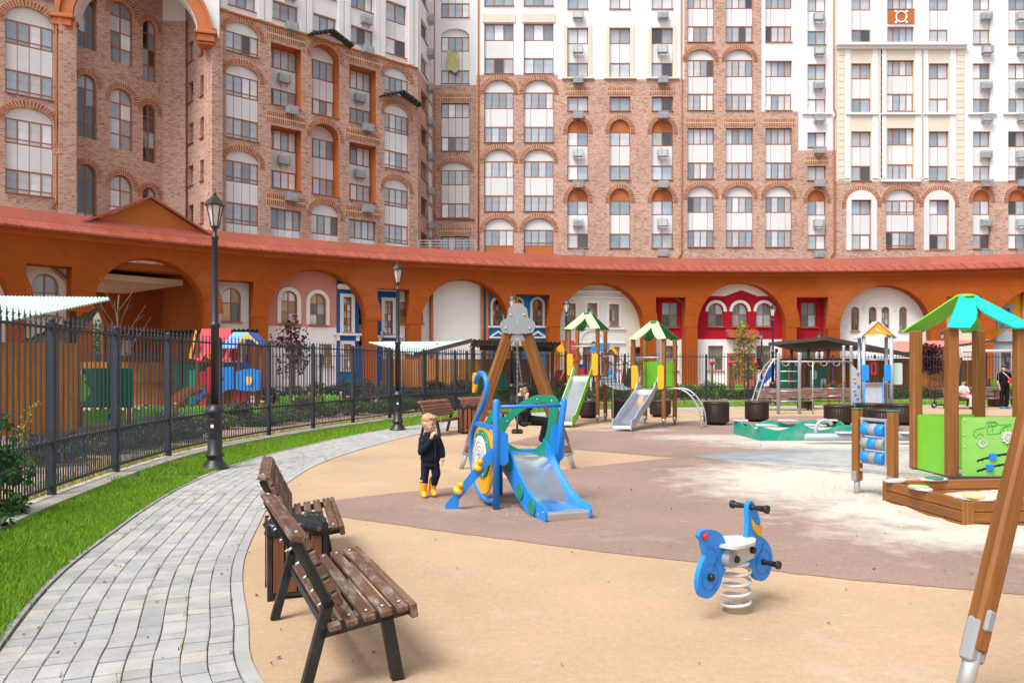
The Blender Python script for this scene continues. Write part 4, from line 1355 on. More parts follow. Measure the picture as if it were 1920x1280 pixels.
# ------------------------------------------------------------------ curved orange arcade
AC_, AR = Vector((17.0, -3.5, 0)), 55.5
def phi_of(px, rad=AR):
    d = Vector(((px - CX) / F, 1, 0)).normalized()
    b = d.dot(AC_); t = b + math.sqrt(b * b - AC_.length_squared + rad * rad)
    p = d * t - AC_
    return math.atan2(p.x, p.y), t * d.y
def pol(phi, rad, z=0.0): return Vector((AC_.x + rad * math.sin(phi), AC_.y + rad * math.cos(phi), z))
arcade = thing('arcade', 'long curved terracotta orange arcade wall with big round arches', 'arcade', (0, 0, 0))
ZW = 7.85
TH = 1.0
OPEN = []   # (phi0, phi1, top z, rise)
for (a, b, yt, kind) in ((-190, 20, 475, 'a'), (50, 135, 497, 's'), (175, 385, 484, 'a'), (410, 476, 526, 's'), (503, 687, 505, 'a'), (708, 768, 542, 's'), (790, 956, 523, 'a'), (968, 1031, 552, 's'),
                         (1050, 1209, 531, 'a'), (1230, 1286, 557, 's'), (1308, 1474, 530, 'a'), (1494, 1553, 557, 's'), (1575, 1746, 535, 'a'), (1774, 1841, 556, 's'), (1864, 2050, 540, 'a')):
    p0, _ = phi_of(a); p1, _ = phi_of(b); _, Yc = phi_of((a + b) / 2)
    zt = zz(yt, Yc)
    half = (p1 - p0) * AR / 2
    OPEN.append((p0, p1, zt, min(half, zt - .8) if kind == 'a' else 0))
PH0, PH1 = phi_of(-420)[0], phi_of(2250)[0]
def front_mesh(rad, flip=False):
    mb = MB()
    cols = []
    edges = [PH0]
    for (a, b, zt, r) in OPEN: edges += [a, b]
    edges.append(PH1)
    def colpair(p0, z0, p1, z1):
        q = [pol(p0, rad, z0), pol(p1, rad, z1), pol(p1, rad, ZW), pol(p0, rad, ZW)]
        mb.add(q, [(0, 1, 2, 3)] if not flip else [(3, 2, 1, 0)])
    for k in range(0, len(edges) - 1):
        a, b = edges[k], edges[k + 1]
        if k % 2 == 0:
            n = max(2, int((b - a) * AR / .7))
            for i in range(n): colpair(a + (b - a) * i / n, -.05, a + (b - a) * (i + 1) / n, -.05)
        else:
            o = OPEN[k // 2]
            n = 28 if o[3] else 5
            def zb(p):
                if not o[3]: return o[2]
                q = (p - (a + b) / 2) / ((b - a) / 2)
                return o[2] - o[3] + o[3] * math.sqrt(max(0, 1 - q * q))
            ts = [(.5 - .5 * math.cos(math.pi * i / n)) for i in range(n + 1)] if o[3] else [i / n for i in range(n + 1)]
            for i in range(n):
                p0, p1 = a + (b - a) * ts[i], a + (b - a) * ts[i + 1]
                colpair(p0, zb(p0), p1, zb(p1))
    return mb
def reveal_mesh():
    mb = MB()
    for (a, b, zt, r) in OPEN:
        n = 28
        if r:
            pts = [(a, -.05)] + [((a + b) / 2 - (b - a) / 2 * math.cos(math.pi * i / n), zt - r + r * math.sin(math.pi * i / n)) for i in range(n + 1)] + [(b, -.05)]
        else: pts = [(a, -.05), (a, zt), ((a + b) / 2, zt), (b, zt), (b, -.05)]
        for (p, z), (q, w) in zip(pts, pts[1:]):
            mb.add([pol(p, AR, z), pol(q, AR, w), pol(q, AR + TH, w), pol(p, AR + TH, z)], [(3, 2, 1, 0)])
    return mb
# plaster scored in courses: fine relief belongs to the material
def plaster():
    m, n, l, b = base_mat('arcade_plaster')
    tc = n.new('ShaderNodeTexCoord').outputs['Object']
    sp = n.new('ShaderNodeSeparateXYZ'); l.new(tc, sp.inputs[0])
    big = noise(n, l, tc, .35, 6, .6)
    h = n.new('ShaderNodeHueSaturation'); h.inputs['Color'].default_value = (.315, .072, .0125, 1)
    l.new(maprange(n, l, big, .25, .75, .84, 1.14), h.inputs['Value'])
    st = noise(n, l, mapping(n, l, tc, (1.6, 1.6, .12)), 1.6, 6)
    col = mixc(n, l, maprange(n, l, st, .52, .72, 0, .5), h.outputs[0], (.28, .065, .015))
    patch = noise(n, l, tc, .18, 2)
    col = mixc(n, l, maprange(n, l, patch, .62, .66, 0, .25), col, (.46, .16, .07))
    l.new(col, b.inputs['Base Color']); b.inputs['Roughness'].default_value = .9; b.inputs['Specular IOR Level'].default_value = .1
    fr = mathn(n, l, 'FRACT', mathn(n, l, 'DIVIDE', sp.outputs[2], .52), 0)
    gr = mathn(n, l, 'LESS_THAN', fr, .05)
    hh = mathn(n, l, 'SUBTRACT', mathn(n, l, 'MULTIPLY', noise(n, l, tc, 14, 4), .35), gr)
    bump(n, l, b, hh, .55, .03)
    return m
M['plaster'] = plaster()
new('arch_wall', front_mesh(AR), M['plaster'], arcade)
new('arch_reveal', reveal_mesh(), M['plaster'], arcade)
new('rear_wall', front_mesh(AR + TH, True), M['plaster'], arcade)
# voussoir relief around the arches (slightly proud blocks)
for (a, b, zt, r) in OPEN:
    if not r: continue
    n = 13
    half = (b - a) / 2; c = (a + b) / 2
    for k in range(n):
        mb = MB()
        t0, t1 = math.pi * (k + .012) / n, math.pi * (k + .988) / n
        pts = []
        for (t, e) in ((t0, .02), (t1, .02), (t1, .95), (t0, .95)):
            hw = half + e / AR
            pts.append((c - hw * math.cos(t), min(ZW - .12, zt - r + (r + e) * math.sin(t))))
        f_ = [pol(p, AR - .014, z) for p, z in pts]; g_ = [pol(p, AR + .01, z) for p, z in pts]
        mb.add(f_ + g_, [(0, 3, 2, 1), (0, 1, 5, 4), (1, 2, 6, 5), (2, 3, 7, 6), (3, 0, 4, 7)])
        new('arch_block', mb, M['plaster'], arcade)
# roof: eave, seamed lower sheets, smooth upper flashing
PROF_LOW = [(AR - .62, ZW + .02), (AR - .62, ZW + .10), (AR - .10, ZW + .46)]
PROF_UP = [(AR - .10, ZW + .47), (AR + .25, ZW + 1.02), (AR + .6, ZW + 1.06)]
nseg = int((PH1 - PH0) * AR / .52)
mb = MB()
for i in range(nseg):
    p0, p1 = PH0 + (PH1 - PH0) * i / nseg, PH0 + (PH1 - PH0) * (i + 1) / nseg
    mb.add([pol(p0, AR + .02, ZW), pol(p1, AR + .02, ZW), pol(p1, AR - .60, ZW + .02), pol(p0, AR - .60, ZW + .02)], [(0, 1, 2, 3)])
    mb.add([pol(p0, AR - .10, ZW - .18), pol(p1, AR - .10, ZW - .18), pol(p1, AR - .10, ZW), pol(p0, AR - .10, ZW), pol(p0, AR, ZW - .22), pol(p1, AR, ZW - .22)], [(0, 1, 2, 3), (4, 5, 1, 0)])
new('eave_soffit', mb, M['orange'], arcade)
rp = int((PH1 - PH0) * AR / .62)
for i in range(rp):
    p0, p1 = PH0 + (PH1 - PH0) * i / rp, PH0 + (PH1 - PH0) * (i + 1) / rp
    g = .012 / AR
    sk = .22 / AR
    mb = MB()
    for (q, hgt) in (((p0 + g, p1 - g), 0),):
        for (A, B) in zip(PROF_LOW, PROF_LOW[1:]):
            s0 = sk if A[0] > AR - .3 else 0; s1 = sk if B[0] > AR - .3 else 0
            mb.add([pol(q[0] - s0, A[0], A[1]), pol(q[1] - s0, A[0], A[1]), pol(q[1] - s1, B[0], B[1]), pol(q[0] - s1, B[0], B[1])], [(0, 1, 2, 3)])
    # standing seam
    A, B = PROF_LOW[1], PROF_LOW[2]
    w = .03 / AR
    q0, q1 = [pol(p1 - w, A[0] - .01, A[1] + .045), pol(p1, A[0] - .01, A[1] + .045), pol(p1 - sk, B[0], B[1] + .045), pol(p1 - sk - w, B[0], B[1] + .045)], [pol(p1 - w, A[0], A[1]), pol(p1, A[0], A[1]), pol(p1 - sk, B[0], B[1]), pol(p1 - sk - w, B[0], B[1])]
    mb.add(q0 + q1, [(0, 1, 2, 3), (0, 4, 5, 1), (1, 5, 6, 2), (3, 7, 4, 0)])
    new('roof_sheet', mb, M['roofmetal'], arcade)
ru = int((PH1 - PH0) * AR / 2.4)
for i in range(ru):
    mb = MB()
    for j in range(3):
        p0 = PH0 + (PH1 - PH0) * (i + j / 3) / ru + (.006 / AR if j == 0 else 0); p1 = PH0 + (PH1 - PH0) * (i + (j + 1) / 3) / ru
        for (A, B) in zip(PROF_UP, PROF_UP[1:]):
            mb.add([pol(p0, A[0], A[1]), pol(p1, A[0], A[1]), pol(p1, B[0], B[1]), pol(p0, B[0], B[1])], [(0, 1, 2, 3)])
    new('roof_flashing', mb, M['roofmetal'], arcade)
mb = MB()
for i in range(60):
    p0, p1 = PH0 + (PH1 - PH0) * i / 60, PH0 + (PH1 - PH0) * (i + 1) / 60
    mb.add([pol(p0, AR + .55, ZW + 1.05), pol(p1, AR + .55, ZW + 1.05), pol(p1, AR + 6, ZW + 1.3), pol(p0, AR + 6, ZW + 1.3)], [(0, 1, 2, 3)])
new('flat_roof', mb, M['roofmetal'], arcade)
# small gable over the passage
pg, Yg = phi_of(283)
og = pol(pg, AR + .3, ZW + .5)
gw = 3.25
mb = MB().prism([(-gw, 0), (gw, 0), (0, 1.75)], .3, (0, 0, 0))
gb = thing('roof_gable', 'low orange gable on the arcade roof above the passage arch', 'gable', og, -pg)
new('gable_wall', mb, M['orange'], gb)
for sg in (-1, 1):
    new('gable_coping', MB().bar((sg * (gw + .15), -.05, .02), (0, -.05, 1.86), .6, .1), M['roofmetal'], gb)
# railing on the roof in the inner corner
rl = thing('roof_railing', 'thin grey railing on the arcade roof by the inner corner', 'railing', at(838, 470, 60))
for k in range(6): new('baluster', MB().box((-2.2 + .88 * k, 0, .35), (.04, .04, .9)), M['metalgrey'], rl)
for z in (.35, .58, .8): new('rail', MB().box((0, .03, z), (4.5, .03, .04)), M['metalgrey'], rl)

# ---- coloured nursery fronts behind the arches
def front(name, label, px0, px1, recess=.0):
    rad = AR + TH + .12 + recess
    a, b = phi_of(px0, rad)[0], phi_of(px1, rad)[0]
    A, B = pol(a, rad), pol(b, rad)
    ang = math.atan2((B - A).y, (B - A).x)
    f = Facade(name, label, (A.x, A.y), ang)
    f.L = (B - A).length
    f.glass = 'green'
    return f
def AW(f, p0, p1, yt, yb, cols, rows, **k):
    pc = (p0 + p1) / 2; ua, ub = f.u(p0), f.u(p1)
    return f.archwin(ua, f.z(yb, pc), ub - ua, f.z(yt, pc) - f.z(yb, pc), cols, rows, **k)
def SW(f, p0, p1, yt, yb, cols, rows, **k):
    pc = (p0 + p1) / 2; ua, ub = f.u(p0), f.u(p1)
    return f.sqwin(ua, f.z(yb, pc), ub - ua, f.z(yt, pc) - f.z(yb, pc), cols, rows, **k)
ZK = 8.2
GLASS['warm_reflect'] = (['glass_warm_reflect', 'glass_pale', 'glass_green'], [.55, .25, .2])
M['glass_warm_reflect'] = glassmat('glass_warm_reflect', (.52, .36, .17))  # warm reflection of the buildings opposite, painted into the pane colour
k0 = front('nursery_front', 'cream plaster front with arched window at the far left niche', -320, 160)
k0.glass = 'pale'
AW(k0, 60, 111, 513, 592, 2, 2)
k0.wall(0, k0.L, 0, ZK, M['cream'])
k0.pipe([(k0.u(96), -.12, k0.z(498, 96)), (k0.u(100), -.12, k0.z(506, 100)), (k0.u(124), -.12, k0.z(526, 124)), (k0.u(126), -.12, k0.z(545, 126)), (k0.u(126), -.12, 0)], .09)
k1 = front('nursery_front', 'pale plaster front with one arched window left of the pink wall', 388, 500)
AW(k1, 417, 452, 539, 603, 2, 2, glass='warm_reflect'); k1.wall(0, k1.L, 0, ZK, M['whitewall'])
k2 = front('nursery_front', 'pink and white plaster front with two white rimmed arched windows', 500, 631)
for (a, b, y0, y1) in ((527, 557, 545, 606), (581, 611, 550, 609)): AW(k2, a, b, y0, y1, 2, 3, surround=M['white'], sw=.22, glass='warm_reflect')
for (a, b) in ((545, 568), (598, 622)): SW(k2, a, b, 645, 685, 2, 2)
zl = k2.z(613, 580)
k2.wall(0, k2.L, zl, ZK, M['pinkwall'], 'pink_wall'); k2.wall(0, k2.L, 0, zl, M['whitewall'], 'white_wall')
k3 = front('nursery_front', 'deep blue front with tall white framed windows', 632, 746)
for (a, b, y0, y1) in ((644, 659, 557, 622), (721, 736, 564, 626)):
    SW(k3, a, b, y0, y1, 2, 5, surround=M['white'], sw=.2, glass='warm_reflect')
    pc = (a + b) / 2
    k3.part('sill_shelf', MB().box((k3.u(pc), -.1, k3.z(y1 + 5, pc)), (1.7, .3, .14), None, .02).box((k3.u(pc) - .6, -.08, k3.z(y1 + 11, pc)), (.2, .2, .36)).box((k3.u(pc) + .6, -.08, k3.z(y1 + 11, pc)), (.2, .2, .36)), M['white'])
    SW(k3, a, b, 645, 690, 2, 3, surround=M['white'], sw=.2, glass='warm_reflect')
SW(k3, 672, 684, 566, 650, 1, 6, glass='dark')
k3.wall(0, k3.L, 0, ZK, M['bluewall'])
k3.part('cornice', MB().box((k3.L / 2, -.15, k3.z(540, 690)), (k3.L, .4, .3), None, .06), M['white'])
k4 = front('nursery_front', 'plain white front with brown downpipe between two blue fronts', 746, 902)
SW(k4, 750, 764, 566, 607, 2, 3, glass='warm_reflect')
SW(k4, 788, 793, 580, 606, 1, 3, glass='warm_reflect')
k4.wall(0, k4.L, 0, ZK, M['whitewall'])
k4.pipe([(k4.u(808), -.12, 7.4), (k4.u(808), -.12, 0)], .11)
k5 = front('nursery_front', 'bright blue front with white framed arched windows and small pediments', 902, 1046)
k5.pipe([(k5.u(897.5) + .2, -.14, 7.6), (k5.u(897.5) + .2, -.14, 0)], .11); k5.pipe([(k5.u(913), -.14, 7.6), (k5.u(913), -.14, 0)], .11)
for (a, b) in ((924, 943), (963, 978), (998, 1017)):
    pc = (a + b) / 2
    AW(k5, a, b, 561, 610, 3, 5, surround=M['white'], sw=.16, glass='green')
    k5.part('sill_shelf', MB().box((k5.u(pc), -.1, k5.z(613, pc)), (1.5, .3, .12), None, .02), M['white'])
    u = k5.u(pc); z_ = k5.z(634, pc)
    k5.part('pediment', MB().prism([(u - .75, z_), (u + .75, z_), (u, z_ + .5)], .2, (0, -.08, 0), holes=[[(u - .42, z_ + .1), (u + .42, z_ + .1), (u, z_ + .36)]]), M['white'])
    SW(k5, a, b, 648, 690, 2, 3)
k5.wall(0, k5.L, 0, ZK, M['bluewall2'])
k6 = front('nursery_front', 'classical pale mint front with small paned windows', 1046, 1222)
for (a, b, y0, y1) in ((1064, 1079, 569, 612), (1101, 1120, 568, 612), (1142, 1161, 570, 612)):
    SW(k6, a, b, y0, y1, 3, 4, surround=M['white'], sw=.16, glass='green')
for (a, b) in ((1093, 1110), (1140, 1162), (1182, 1203)): SW(k6, a, b, 650, 692, 2, 3)
k6.wall(0, k6.u(1172), 0, ZK, M['mintwall'], 'mint_wall'); k6.wall(k6.u(1172), k6.L, 0, ZK, M['cream'], 'cream_wall')
for y in (546, 557, 616, 642): k6.part('string_course', MB().box((k6.u(1172) / 2, -.06, k6.z(y, 1110)), (k6.u(1172), .14, .12), None, .02), M['white'])
uc = k6.u(1110); zc = k6.z(642, 1110)
k6.part('blind_arch', MB().prism([(uc + .95 * math.cos(math.pi * k / 14), zc + .95 * math.sin(math.pi * k / 14)) for k in range(15)] + [(uc + .8 * math.cos(math.pi * (14 - k) / 14), zc + .8 * math.sin(math.pi * (14 - k) / 14)) for k in range(15)], .1, (0, -.03, 0)), M['white'])
k7 = front('nursery_front', 'deep red front with white ground floor and white hooded arched windows', 1222, 1562)
for (a, b) in ((1328, 1357), (1373, 1402), (1418, 1447)): AW(k7, a, b, 568, 612, 2, 2, surround=M['white'], sw=.2, hoodonly=True, glass='green')
for (a, b) in ((1241, 1271), (1502, 1531)): SW(k7, a, b, 567, 613, 2, 2, glass='green')
for (a, b) in ((1328, 1356), (1418, 1446), (1243, 1271), (1503, 1530)): SW(k7, a, b, 648, 694, 2, 2, glass='green')
zl = k7.z(636, 1390)
k7.wall(0, k7.L, zl, ZK, M['redwall'], 'red_wall'); k7.wall(0, k7.L, 0, zl, M['whitewall'], 'white_wall')
z0, z1 = k7.z(555, 1390), k7.z(547, 1390)
k7.part('cream_gable', MB().prism([(k7.u(1300), z0), (k7.u(1360), z0), (k7.u(1390), z1 + .12), (k7.u(1420), z0), (k7.u(1480), z0), (k7.u(1480), ZK), (k7.u(1300), ZK)], .08, (0, -.02, 0)), M['cream'])
uc = k7.u(1390)
door = k7.part('door', MB().box((uc, .0, 1.25), (1.9, .14, 2.5), None, .02), M['frame'])
for sg in (-1, 1): k7.part('door_glass', MB().box((uc + sg * .45, -.08, 1.5), (.6, .03, 1.5)), M['glass_green'], (0, 0, 0), door)
can = k7.part('canopy', MB().prism([(0, .1), (-.9, .0), (-.9, .06), (0, .62)], 2.2, (uc, -.0, k7.z(634, 1390)), (0, 1, 0), (0, 0, 1)), M['roofmetal'])
k7.part('round_sign', MB().lathe([(.28, 0), (.28, .05)], 20, (k7.u(1384), -.08, k7.z(641, 1384)), Matrix.Rotation(R(90), 3, 'X')), M['greywall'])
k7.pipe([(k7.u(1264), -.14, k7.z(558, 1264)), (k7.u(1280), -.14, k7.z(568, 1280)), (k7.u(1281), -.14, 0)], .1)
k7.pipe([(k7.u(1548), -.14, 7), (k7.u(1548), -.14, 0)], .1)
k8 = front('nursery_front', 'white rounded front with four slender arched windows', 1562, 1764)
for (a, b) in ((1596, 1611), (1629, 1644), (1653, 1668), (1686, 1701)): AW(k8, a, b, 575, 620, 2, 4, glass='green')
k8.wall(0, k8.L, 0, ZK, M['whitewall'])
uc = k8.u(1649); zc = k8.z(583, 1649)
k8.part('blind_arch', MB().prism([(uc + 1.05 * math.cos(math.pi * k / 16), zc + .9 * math.sin(math.pi * k / 16)) for k in range(17)] + [(uc + .92 * math.cos(math.pi * (16 - k) / 16), zc + .78 * math.sin(math.pi * (16 - k) / 16)) for k in range(17)], .08, (0, -.02, 0)).lathe([(.16, 0), (.16, .05)], 14, (uc, -.03, zc + .35), Matrix.Rotation(R(90), 3, 'X')), M['white'])
k9 = front('nursery_front', 'cream front in the square niche beside the yellow one', 1764, 1852)
k9.wall(0, k9.L, 0, ZK, M['cream'])
k10 = front('nursery_front', 'yellow front with grey window trim at the right edge', 1852, 2200)
SW(k10, 1877, 1893, 578, 612, 2, 2, surround=M['greywall'], sw=.25); SW(k10, 1877, 1895, 660, 694, 2, 2, surround=M['greywall'], sw=.25)
k10.wall(0, k10.L, k10.z(640, 1900), ZK, M['yellowwall'], 'yellow_wall'); k10.wall(0, k10.L, 0, k10.z(640, 1900), M['greywall'], 'grey_wall')
k10.pipe([(k10.u(1917), -.14, 7.5), (k10.u(1917), -.14, 0)], .1)
u = k10.u(1886); z_ = k10.z(640, 1886)
k10.part('pediment', MB().prism([(u - .9, z_), (u + .9, z_), (u, z_ + .75)], .2, (0, -.08, 0)), M['greywall'])

# ---- passage behind the first big arch
pa_, pb_ = phi_of(168, AR + TH)[0], phi_of(392, AR + TH)[0]
A, B = pol(pa_, AR + TH), pol(pb_, AR + TH)
ang = math.atan2((B - A).y, (B - A).x); L = (B - A).length
ps = thing('passage', 'vaulted orange passage through the arcade with a far opening', 'passage', A, ang)
D = 9.0
M['passage'] = mat('passage', (.38, .115, .03), .8, var=.1, scale=.6)
M['beige'] = mat('beige', (.62, .50, .36), .8, var=.06)
new('side_wall', MB().box((L + .15, D / 2, 4), (.3, D, 8.2)), M['passage'], ps)
new('side_wall', MB().box((-.15, D * .2, 4), (.3, D * .4, 8.2)), M['passage'], ps)
new('ceiling', MB().box((L / 2, D / 2, 6.75), (L, D, .3)), M['orange'], ps)
new('ceiling_slab', MB().prism([(-1, .6), (4.9, 1.6), (3.6, D - .05), (-1, D - .05)], .3, (0, 0, 6.2), (1, 0, 0), (0, 1, 0)), M['beige'], ps)
hole = [(q[0] - .5, q[1]) for q in arch_poly(2.9, 5.6, 1.45, 14)]
new('far_wall', MB().prism([(-3, -.05), (L + .2, -.05), (L + .2, 8), (-3, 8)], .4, (0, D + .2, 0), holes=[[(a, b) for a, b in hole]]), M['passage'], ps)
new('wall_box', MB().box((L * .62, D - .03, 2.7), (.75, .12, 1.0), None, .02), M['white'], ps)
# ------------------------------------------------------------------ street lamps
def lamp_post(loc, label, h=4.25, sticker=False, rz=.4):
    t = thing('street_lamp', label, 'lamp', loc, rz, 'black lantern lamps around the playground')
    if 'lamp' not in CACHE:
        base = MB().lathe([(.20, 0), (.20, .03), (.17, .05), (.155, .09), (.12, .13), (.105, .17), (.135, .20), (.135, .23), (.105, .25), (.105, .80), (.115, .83), (.135, .86), (.135, .90), (.10, .94), (.075, .99)], 20)
        col = MB().lathe([(.063, .98), (.060, 2.15), (.075, 2.17), (.075, 2.21), (.062, 2.23), (.048, 2.25), (.044, 3.50), (.055, 3.52), (.055, 3.55), (.028, 3.58), (.028, 3.63)], 14)
        cage = MB()
        for k in range(6):
            a = R(60 * k + 30)
            cage.bar((.055 * math.cos(a), .055 * math.sin(a), 3.70), (.122 * math.cos(a), .122 * math.sin(a), 4.03), .013, .013)
        cage.lathe([(.025, 3.60), (.03, 3.66), (.066, 3.69), (.066, 3.71)], 6, ph=R(30), smooth=False)
        glass = MB().lathe([(.050, 3.71), (.115, 4.02)], 6, ph=R(30), smooth=False)
        cap = MB().lathe([(.155, 4.015), (.155, 4.035), (.135, 4.06), (.095, 4.12), (.075, 4.13), (.045, 4.165), (.018, 4.18)], 6, ph=R(30), smooth=False)
        cap.lathe([(.012, 4.17), (.026, 4.20), (.010, 4.225), (.005, 4.29)], 8)
        CACHE['lamp'] = [m.mesh('x') for m in (base, col, cage, glass, cap)]
        for me, mm in zip(CACHE['lamp'], ('lamp', 'lamp', 'lamp', 'lampglass', 'lamp')): me.materials.append(M[mm])
    b, c, cg, g, cp = CACHE['lamp']
    s = h / 4.29
    parts = [new(n, me, None, t) for n, me in (('base', b), ('column', c))]
    head = new('lantern', cg, None, t); new('glass', g, None, head); new('cap', cp, None, head)
    for o in parts + [head]: o.scale = (1, 1, s)
    if sticker:
        new('access_door', MB().box((0, -.104, .62), (.085, .01, .3), None, .004), M['lamp'], t)
        new('sticker', MB().box((0, -.1085, .66), (.045, .003, .05)), M['white'], t)
    return t
lamp_post(gp(403, 879), 'tall black lantern post nearest the camera on the grass strip', 4.27, True, 0)
lamp_post(gp(746, 806), 'black lantern post standing on the verge behind the small boy', 4.2, True, .1)
lamp_post(Vector((xx(960, 27.4), 27.4, 0)), 'black lantern post behind the swing frame', 4.2)
lamp_post(Vector((xx(1062, 29.3), 29.3, 0)), 'black lantern post beside the green slide tower', 4.2)
lamp_post(Vector((xx(1449, 31.6), 31.6, 0)), 'black lantern post by the steel climbing frame', 4.2)
for (px, y, YY, lb) in ((440, 711, 40, 'small far lantern post between passage and pink front'), (1428, 620, 46, 'small far lantern post before the red front'), (1536, 620, 46, 'small far lantern post beside the red niche'),
                        (1767, 619, 46, 'small far lantern post between white and cream fronts'), (1113, 637, 46, 'small far lantern post before the mint front'), (717, 617, 41, 'small far lantern post before the blue niche')):
    lamp_post(Vector((xx(px, YY), YY, 0)), lb, max(2.6, zz(y, YY)))

# ------------------------------------------------------------------ benches and bins
def bench(loc, rz, label, wd='benchwood', L=1.5, detail=True, group='slatted wooden benches'):
    t = thing('park_bench', label, 'bench', loc, rz, group)
    fx = L / 2 - .075
    for sg in (-1, 1):
        x = sg * fx
        fr = MB()
        fr.bar((x, 0, 0), (x, .115, .43), .05, .05); fr.bar((x, .118, .40), (x, -.045, .73), .05, .045)
        fr.bar((x, .07, .28), (x, .535, .349), .05, .045); 
        new('side_frame', fr, M['benchsteel'], t)
        new('leg', MB().bar((x, .455, 0), (x, .395, .325), .05, .06), M['benchsteel'], t)
    new('stretcher', MB().bar((-fx, .11, .30), (fx, .11, .30), .04, .04), M['benchsteel'], t)
    sd = Vector((0, .5, .074)).normalized(); sn = Vector((0, -sd.z, sd.y))
    for k in range(5):
        p = Vector((0, .135, .318)) + sd * (.083 * k)
        s_ = beam('seat_slat', t, p + Vector((-L / 2 + random.uniform(-.006, .006), 0, 0)), p + Vector((L / 2, 0, 0)), .060, .034, M[wd], .007, sn)
        if detail:
            for sg in (-1, 1): new('bolt', MB().lathe([(.011, 0), (.011, .003), (.006, .007)], 8), M['bolt'], s_, (sg * fx, 0, .019))
    p = Vector((0, .135, .318)) + sd * (.083 * 4 + .056) + Vector((0, 0, -.022))
    beam('seat_slat', t, p + Vector((-L / 2, 0, 0)), p + Vector((L / 2, 0, 0)), .038, .075, M[wd], .007, sn)
    bd = Vector((0, -.163, .33)).normalized(); bn = Vector((0, bd.z, -bd.y))
    for k in range(5):
        p = Vector((0, .118, .40)) + bd * (.035 + .077 * k) + bn * .045
        s_ = beam('back_slat', t, p + Vector((-L / 2, 0, 0)), p + Vector((L / 2 + random.uniform(-.006, .006), 0, 0)), .038, .068, M[wd], .007, bd)
        if detail:
            for sg in (-1, 1): new('bolt', MB().lathe([(.007, 0), (.007, .03)], 6, (0, 0, 0), Matrix.Rotation(R(90), 3, 'X')), M['bolt'], s_, (sg * fx, -.06, 0))
    p = Vector((0, -.038, .755))
    s_ = beam('top_slat', t, p + Vector((-L / 2, 0, 0)), p + Vector((L / 2, 0, 0)), .075, .036, M[wd], .008, (0, .2, 1))
    if detail:
        for sg in (-1, 1): new('bolt', MB().lathe([(.011, 0), (.011, .003), (.006, .007)], 8), M['bolt'], s_, (sg * fx, 0, .018))
    return t
def bin_(loc, rz, label, s=.37, h=.52, bag=True, wd='binwood'):
    t = thing('litter_bin', label, 'bin', loc, rz, 'wood slatted litter bins')
    new('frame', MB().box((0, 0, .035), (s, s, .03)).box((-s / 2, -s / 2, h / 2), (.03, .03, h)).box((s / 2, -s / 2, h / 2), (.03, .03, h)).box((-s / 2, s / 2, h / 2), (.03, .03, h)).box((s / 2, s / 2, h / 2), (.03, .03, h)), M['benchsteel'], t)
    for side in range(4):
        Rz = Matrix.Rotation(R(90 * side), 3, 'Z')
        for k in range(4):
            x = (-1.5 + k) * (s - .03) / 4
            b = beam('slat', t, Rz @ Vector((x, -s / 2 - .004, .05)), Rz @ Vector((x, -s / 2 - .004, h - .03)), .014, .072, M[wd], .004, Rz @ Vector((1, 0, 0)))
    new('liner', MB().lathe([(s * .62, .1), (s * .62, h - .01)], 4, ph=R(45), smooth=False), M['blackrubber'], t)
    if bag:
        mb = MB(); n = 40
        rows = [(.0, -.07), (.016, -.065), (.020, -.02), (.010, .008), (-.012, .012), (-.03, -.01), (-.06, -.10)]
        o = len(mb.v)
        for (d, z_) in rows:
            for k in range(n):
                a = 2 * math.pi * k / n
                c_, s_ = math.cos(a), math.sin(a); q = (s / 2 + d) / max(abs(c_), abs(s_))
                j = .012 * math.sin(a * 9 + z_ * 60) + .008 * math.sin(a * 17)
                mb.v.append(((q + j) * c_, (q + j) * s_, h - .01 + z_ + .012 * math.sin(a * 6 + d * 50)))
        for i in range(len(rows) - 1):
            for k in range(n):
                mb.f.append([i * n + k, i * n + (k + 1) % n, (i + 1) * n + (k + 1) % n, (i + 1) * n + k]); mb.m.append(0); mb.sm.append(True)
        mb.f.append([(len(rows) - 1) * n + k for k in range(n)]); mb.m.append(0); mb.sm.append(False)
        new('bin_bag', mb, M['bag'], t)
    else:
        new('lid', MB().box((0, 0, h + .02), (s + .04, s + .04, .05), None, .015), M['darkmetal'], t)
    return t
bench((-1.223, 4.21, 0), R(-66.4), 'weathered brown slatted bench nearest the camera with black steel legs', L=1.33)
bench((-1.93, 6.17, 0), R(-73.7), 'brown slatted bench partly hidden behind the bag lined bin', L=1.30)
bin_((-1.50, 5.36, 0), R(-70), 'square wood slatted bin lined with a black bag between two benches', .36, .50)
def far_bench(px, py, rz, label, wd='benchwood_red', L=1.5):
    p = gp(px, py); return bench((p.x, p.y, 0), rz, label, wd, L, False)
far_bench(815, 812, R(-110.6), 'reddish slatted bench beside the path behind the boy')
far_bench(893, 800, R(-120), 'reddish slatted bench half hidden by the swing leg')
p = gp(880, 812); bin_((p.x, p.y, 0), .3, 'dark topped wooden bin between the two far reddish benches', .42, .66)
far_bench(1468, 768, R(180 - 8), 'brown slatted bench behind the steel ladder', 'benchwood', 1.9)
far_bench(1556, 766, R(180 - 12), 'brown slatted bench below the dark roofed pavilion', 'benchwood', 1.9)
p = gp(1510, 765); bin_((p.x, p.y, 0), .1, 'small wooden bin between two brown benches by the far fence', .42, .62, False)
far_bench(1850, 762, R(180 - 6), 'dark bench by the far fence beside the person in black', 'benchwood', 1.6)
p = gp(1869, 762); bin_((p.x, p.y, 0), 0, 'wooden bin beside the person in black clothes', .42, .62, False)

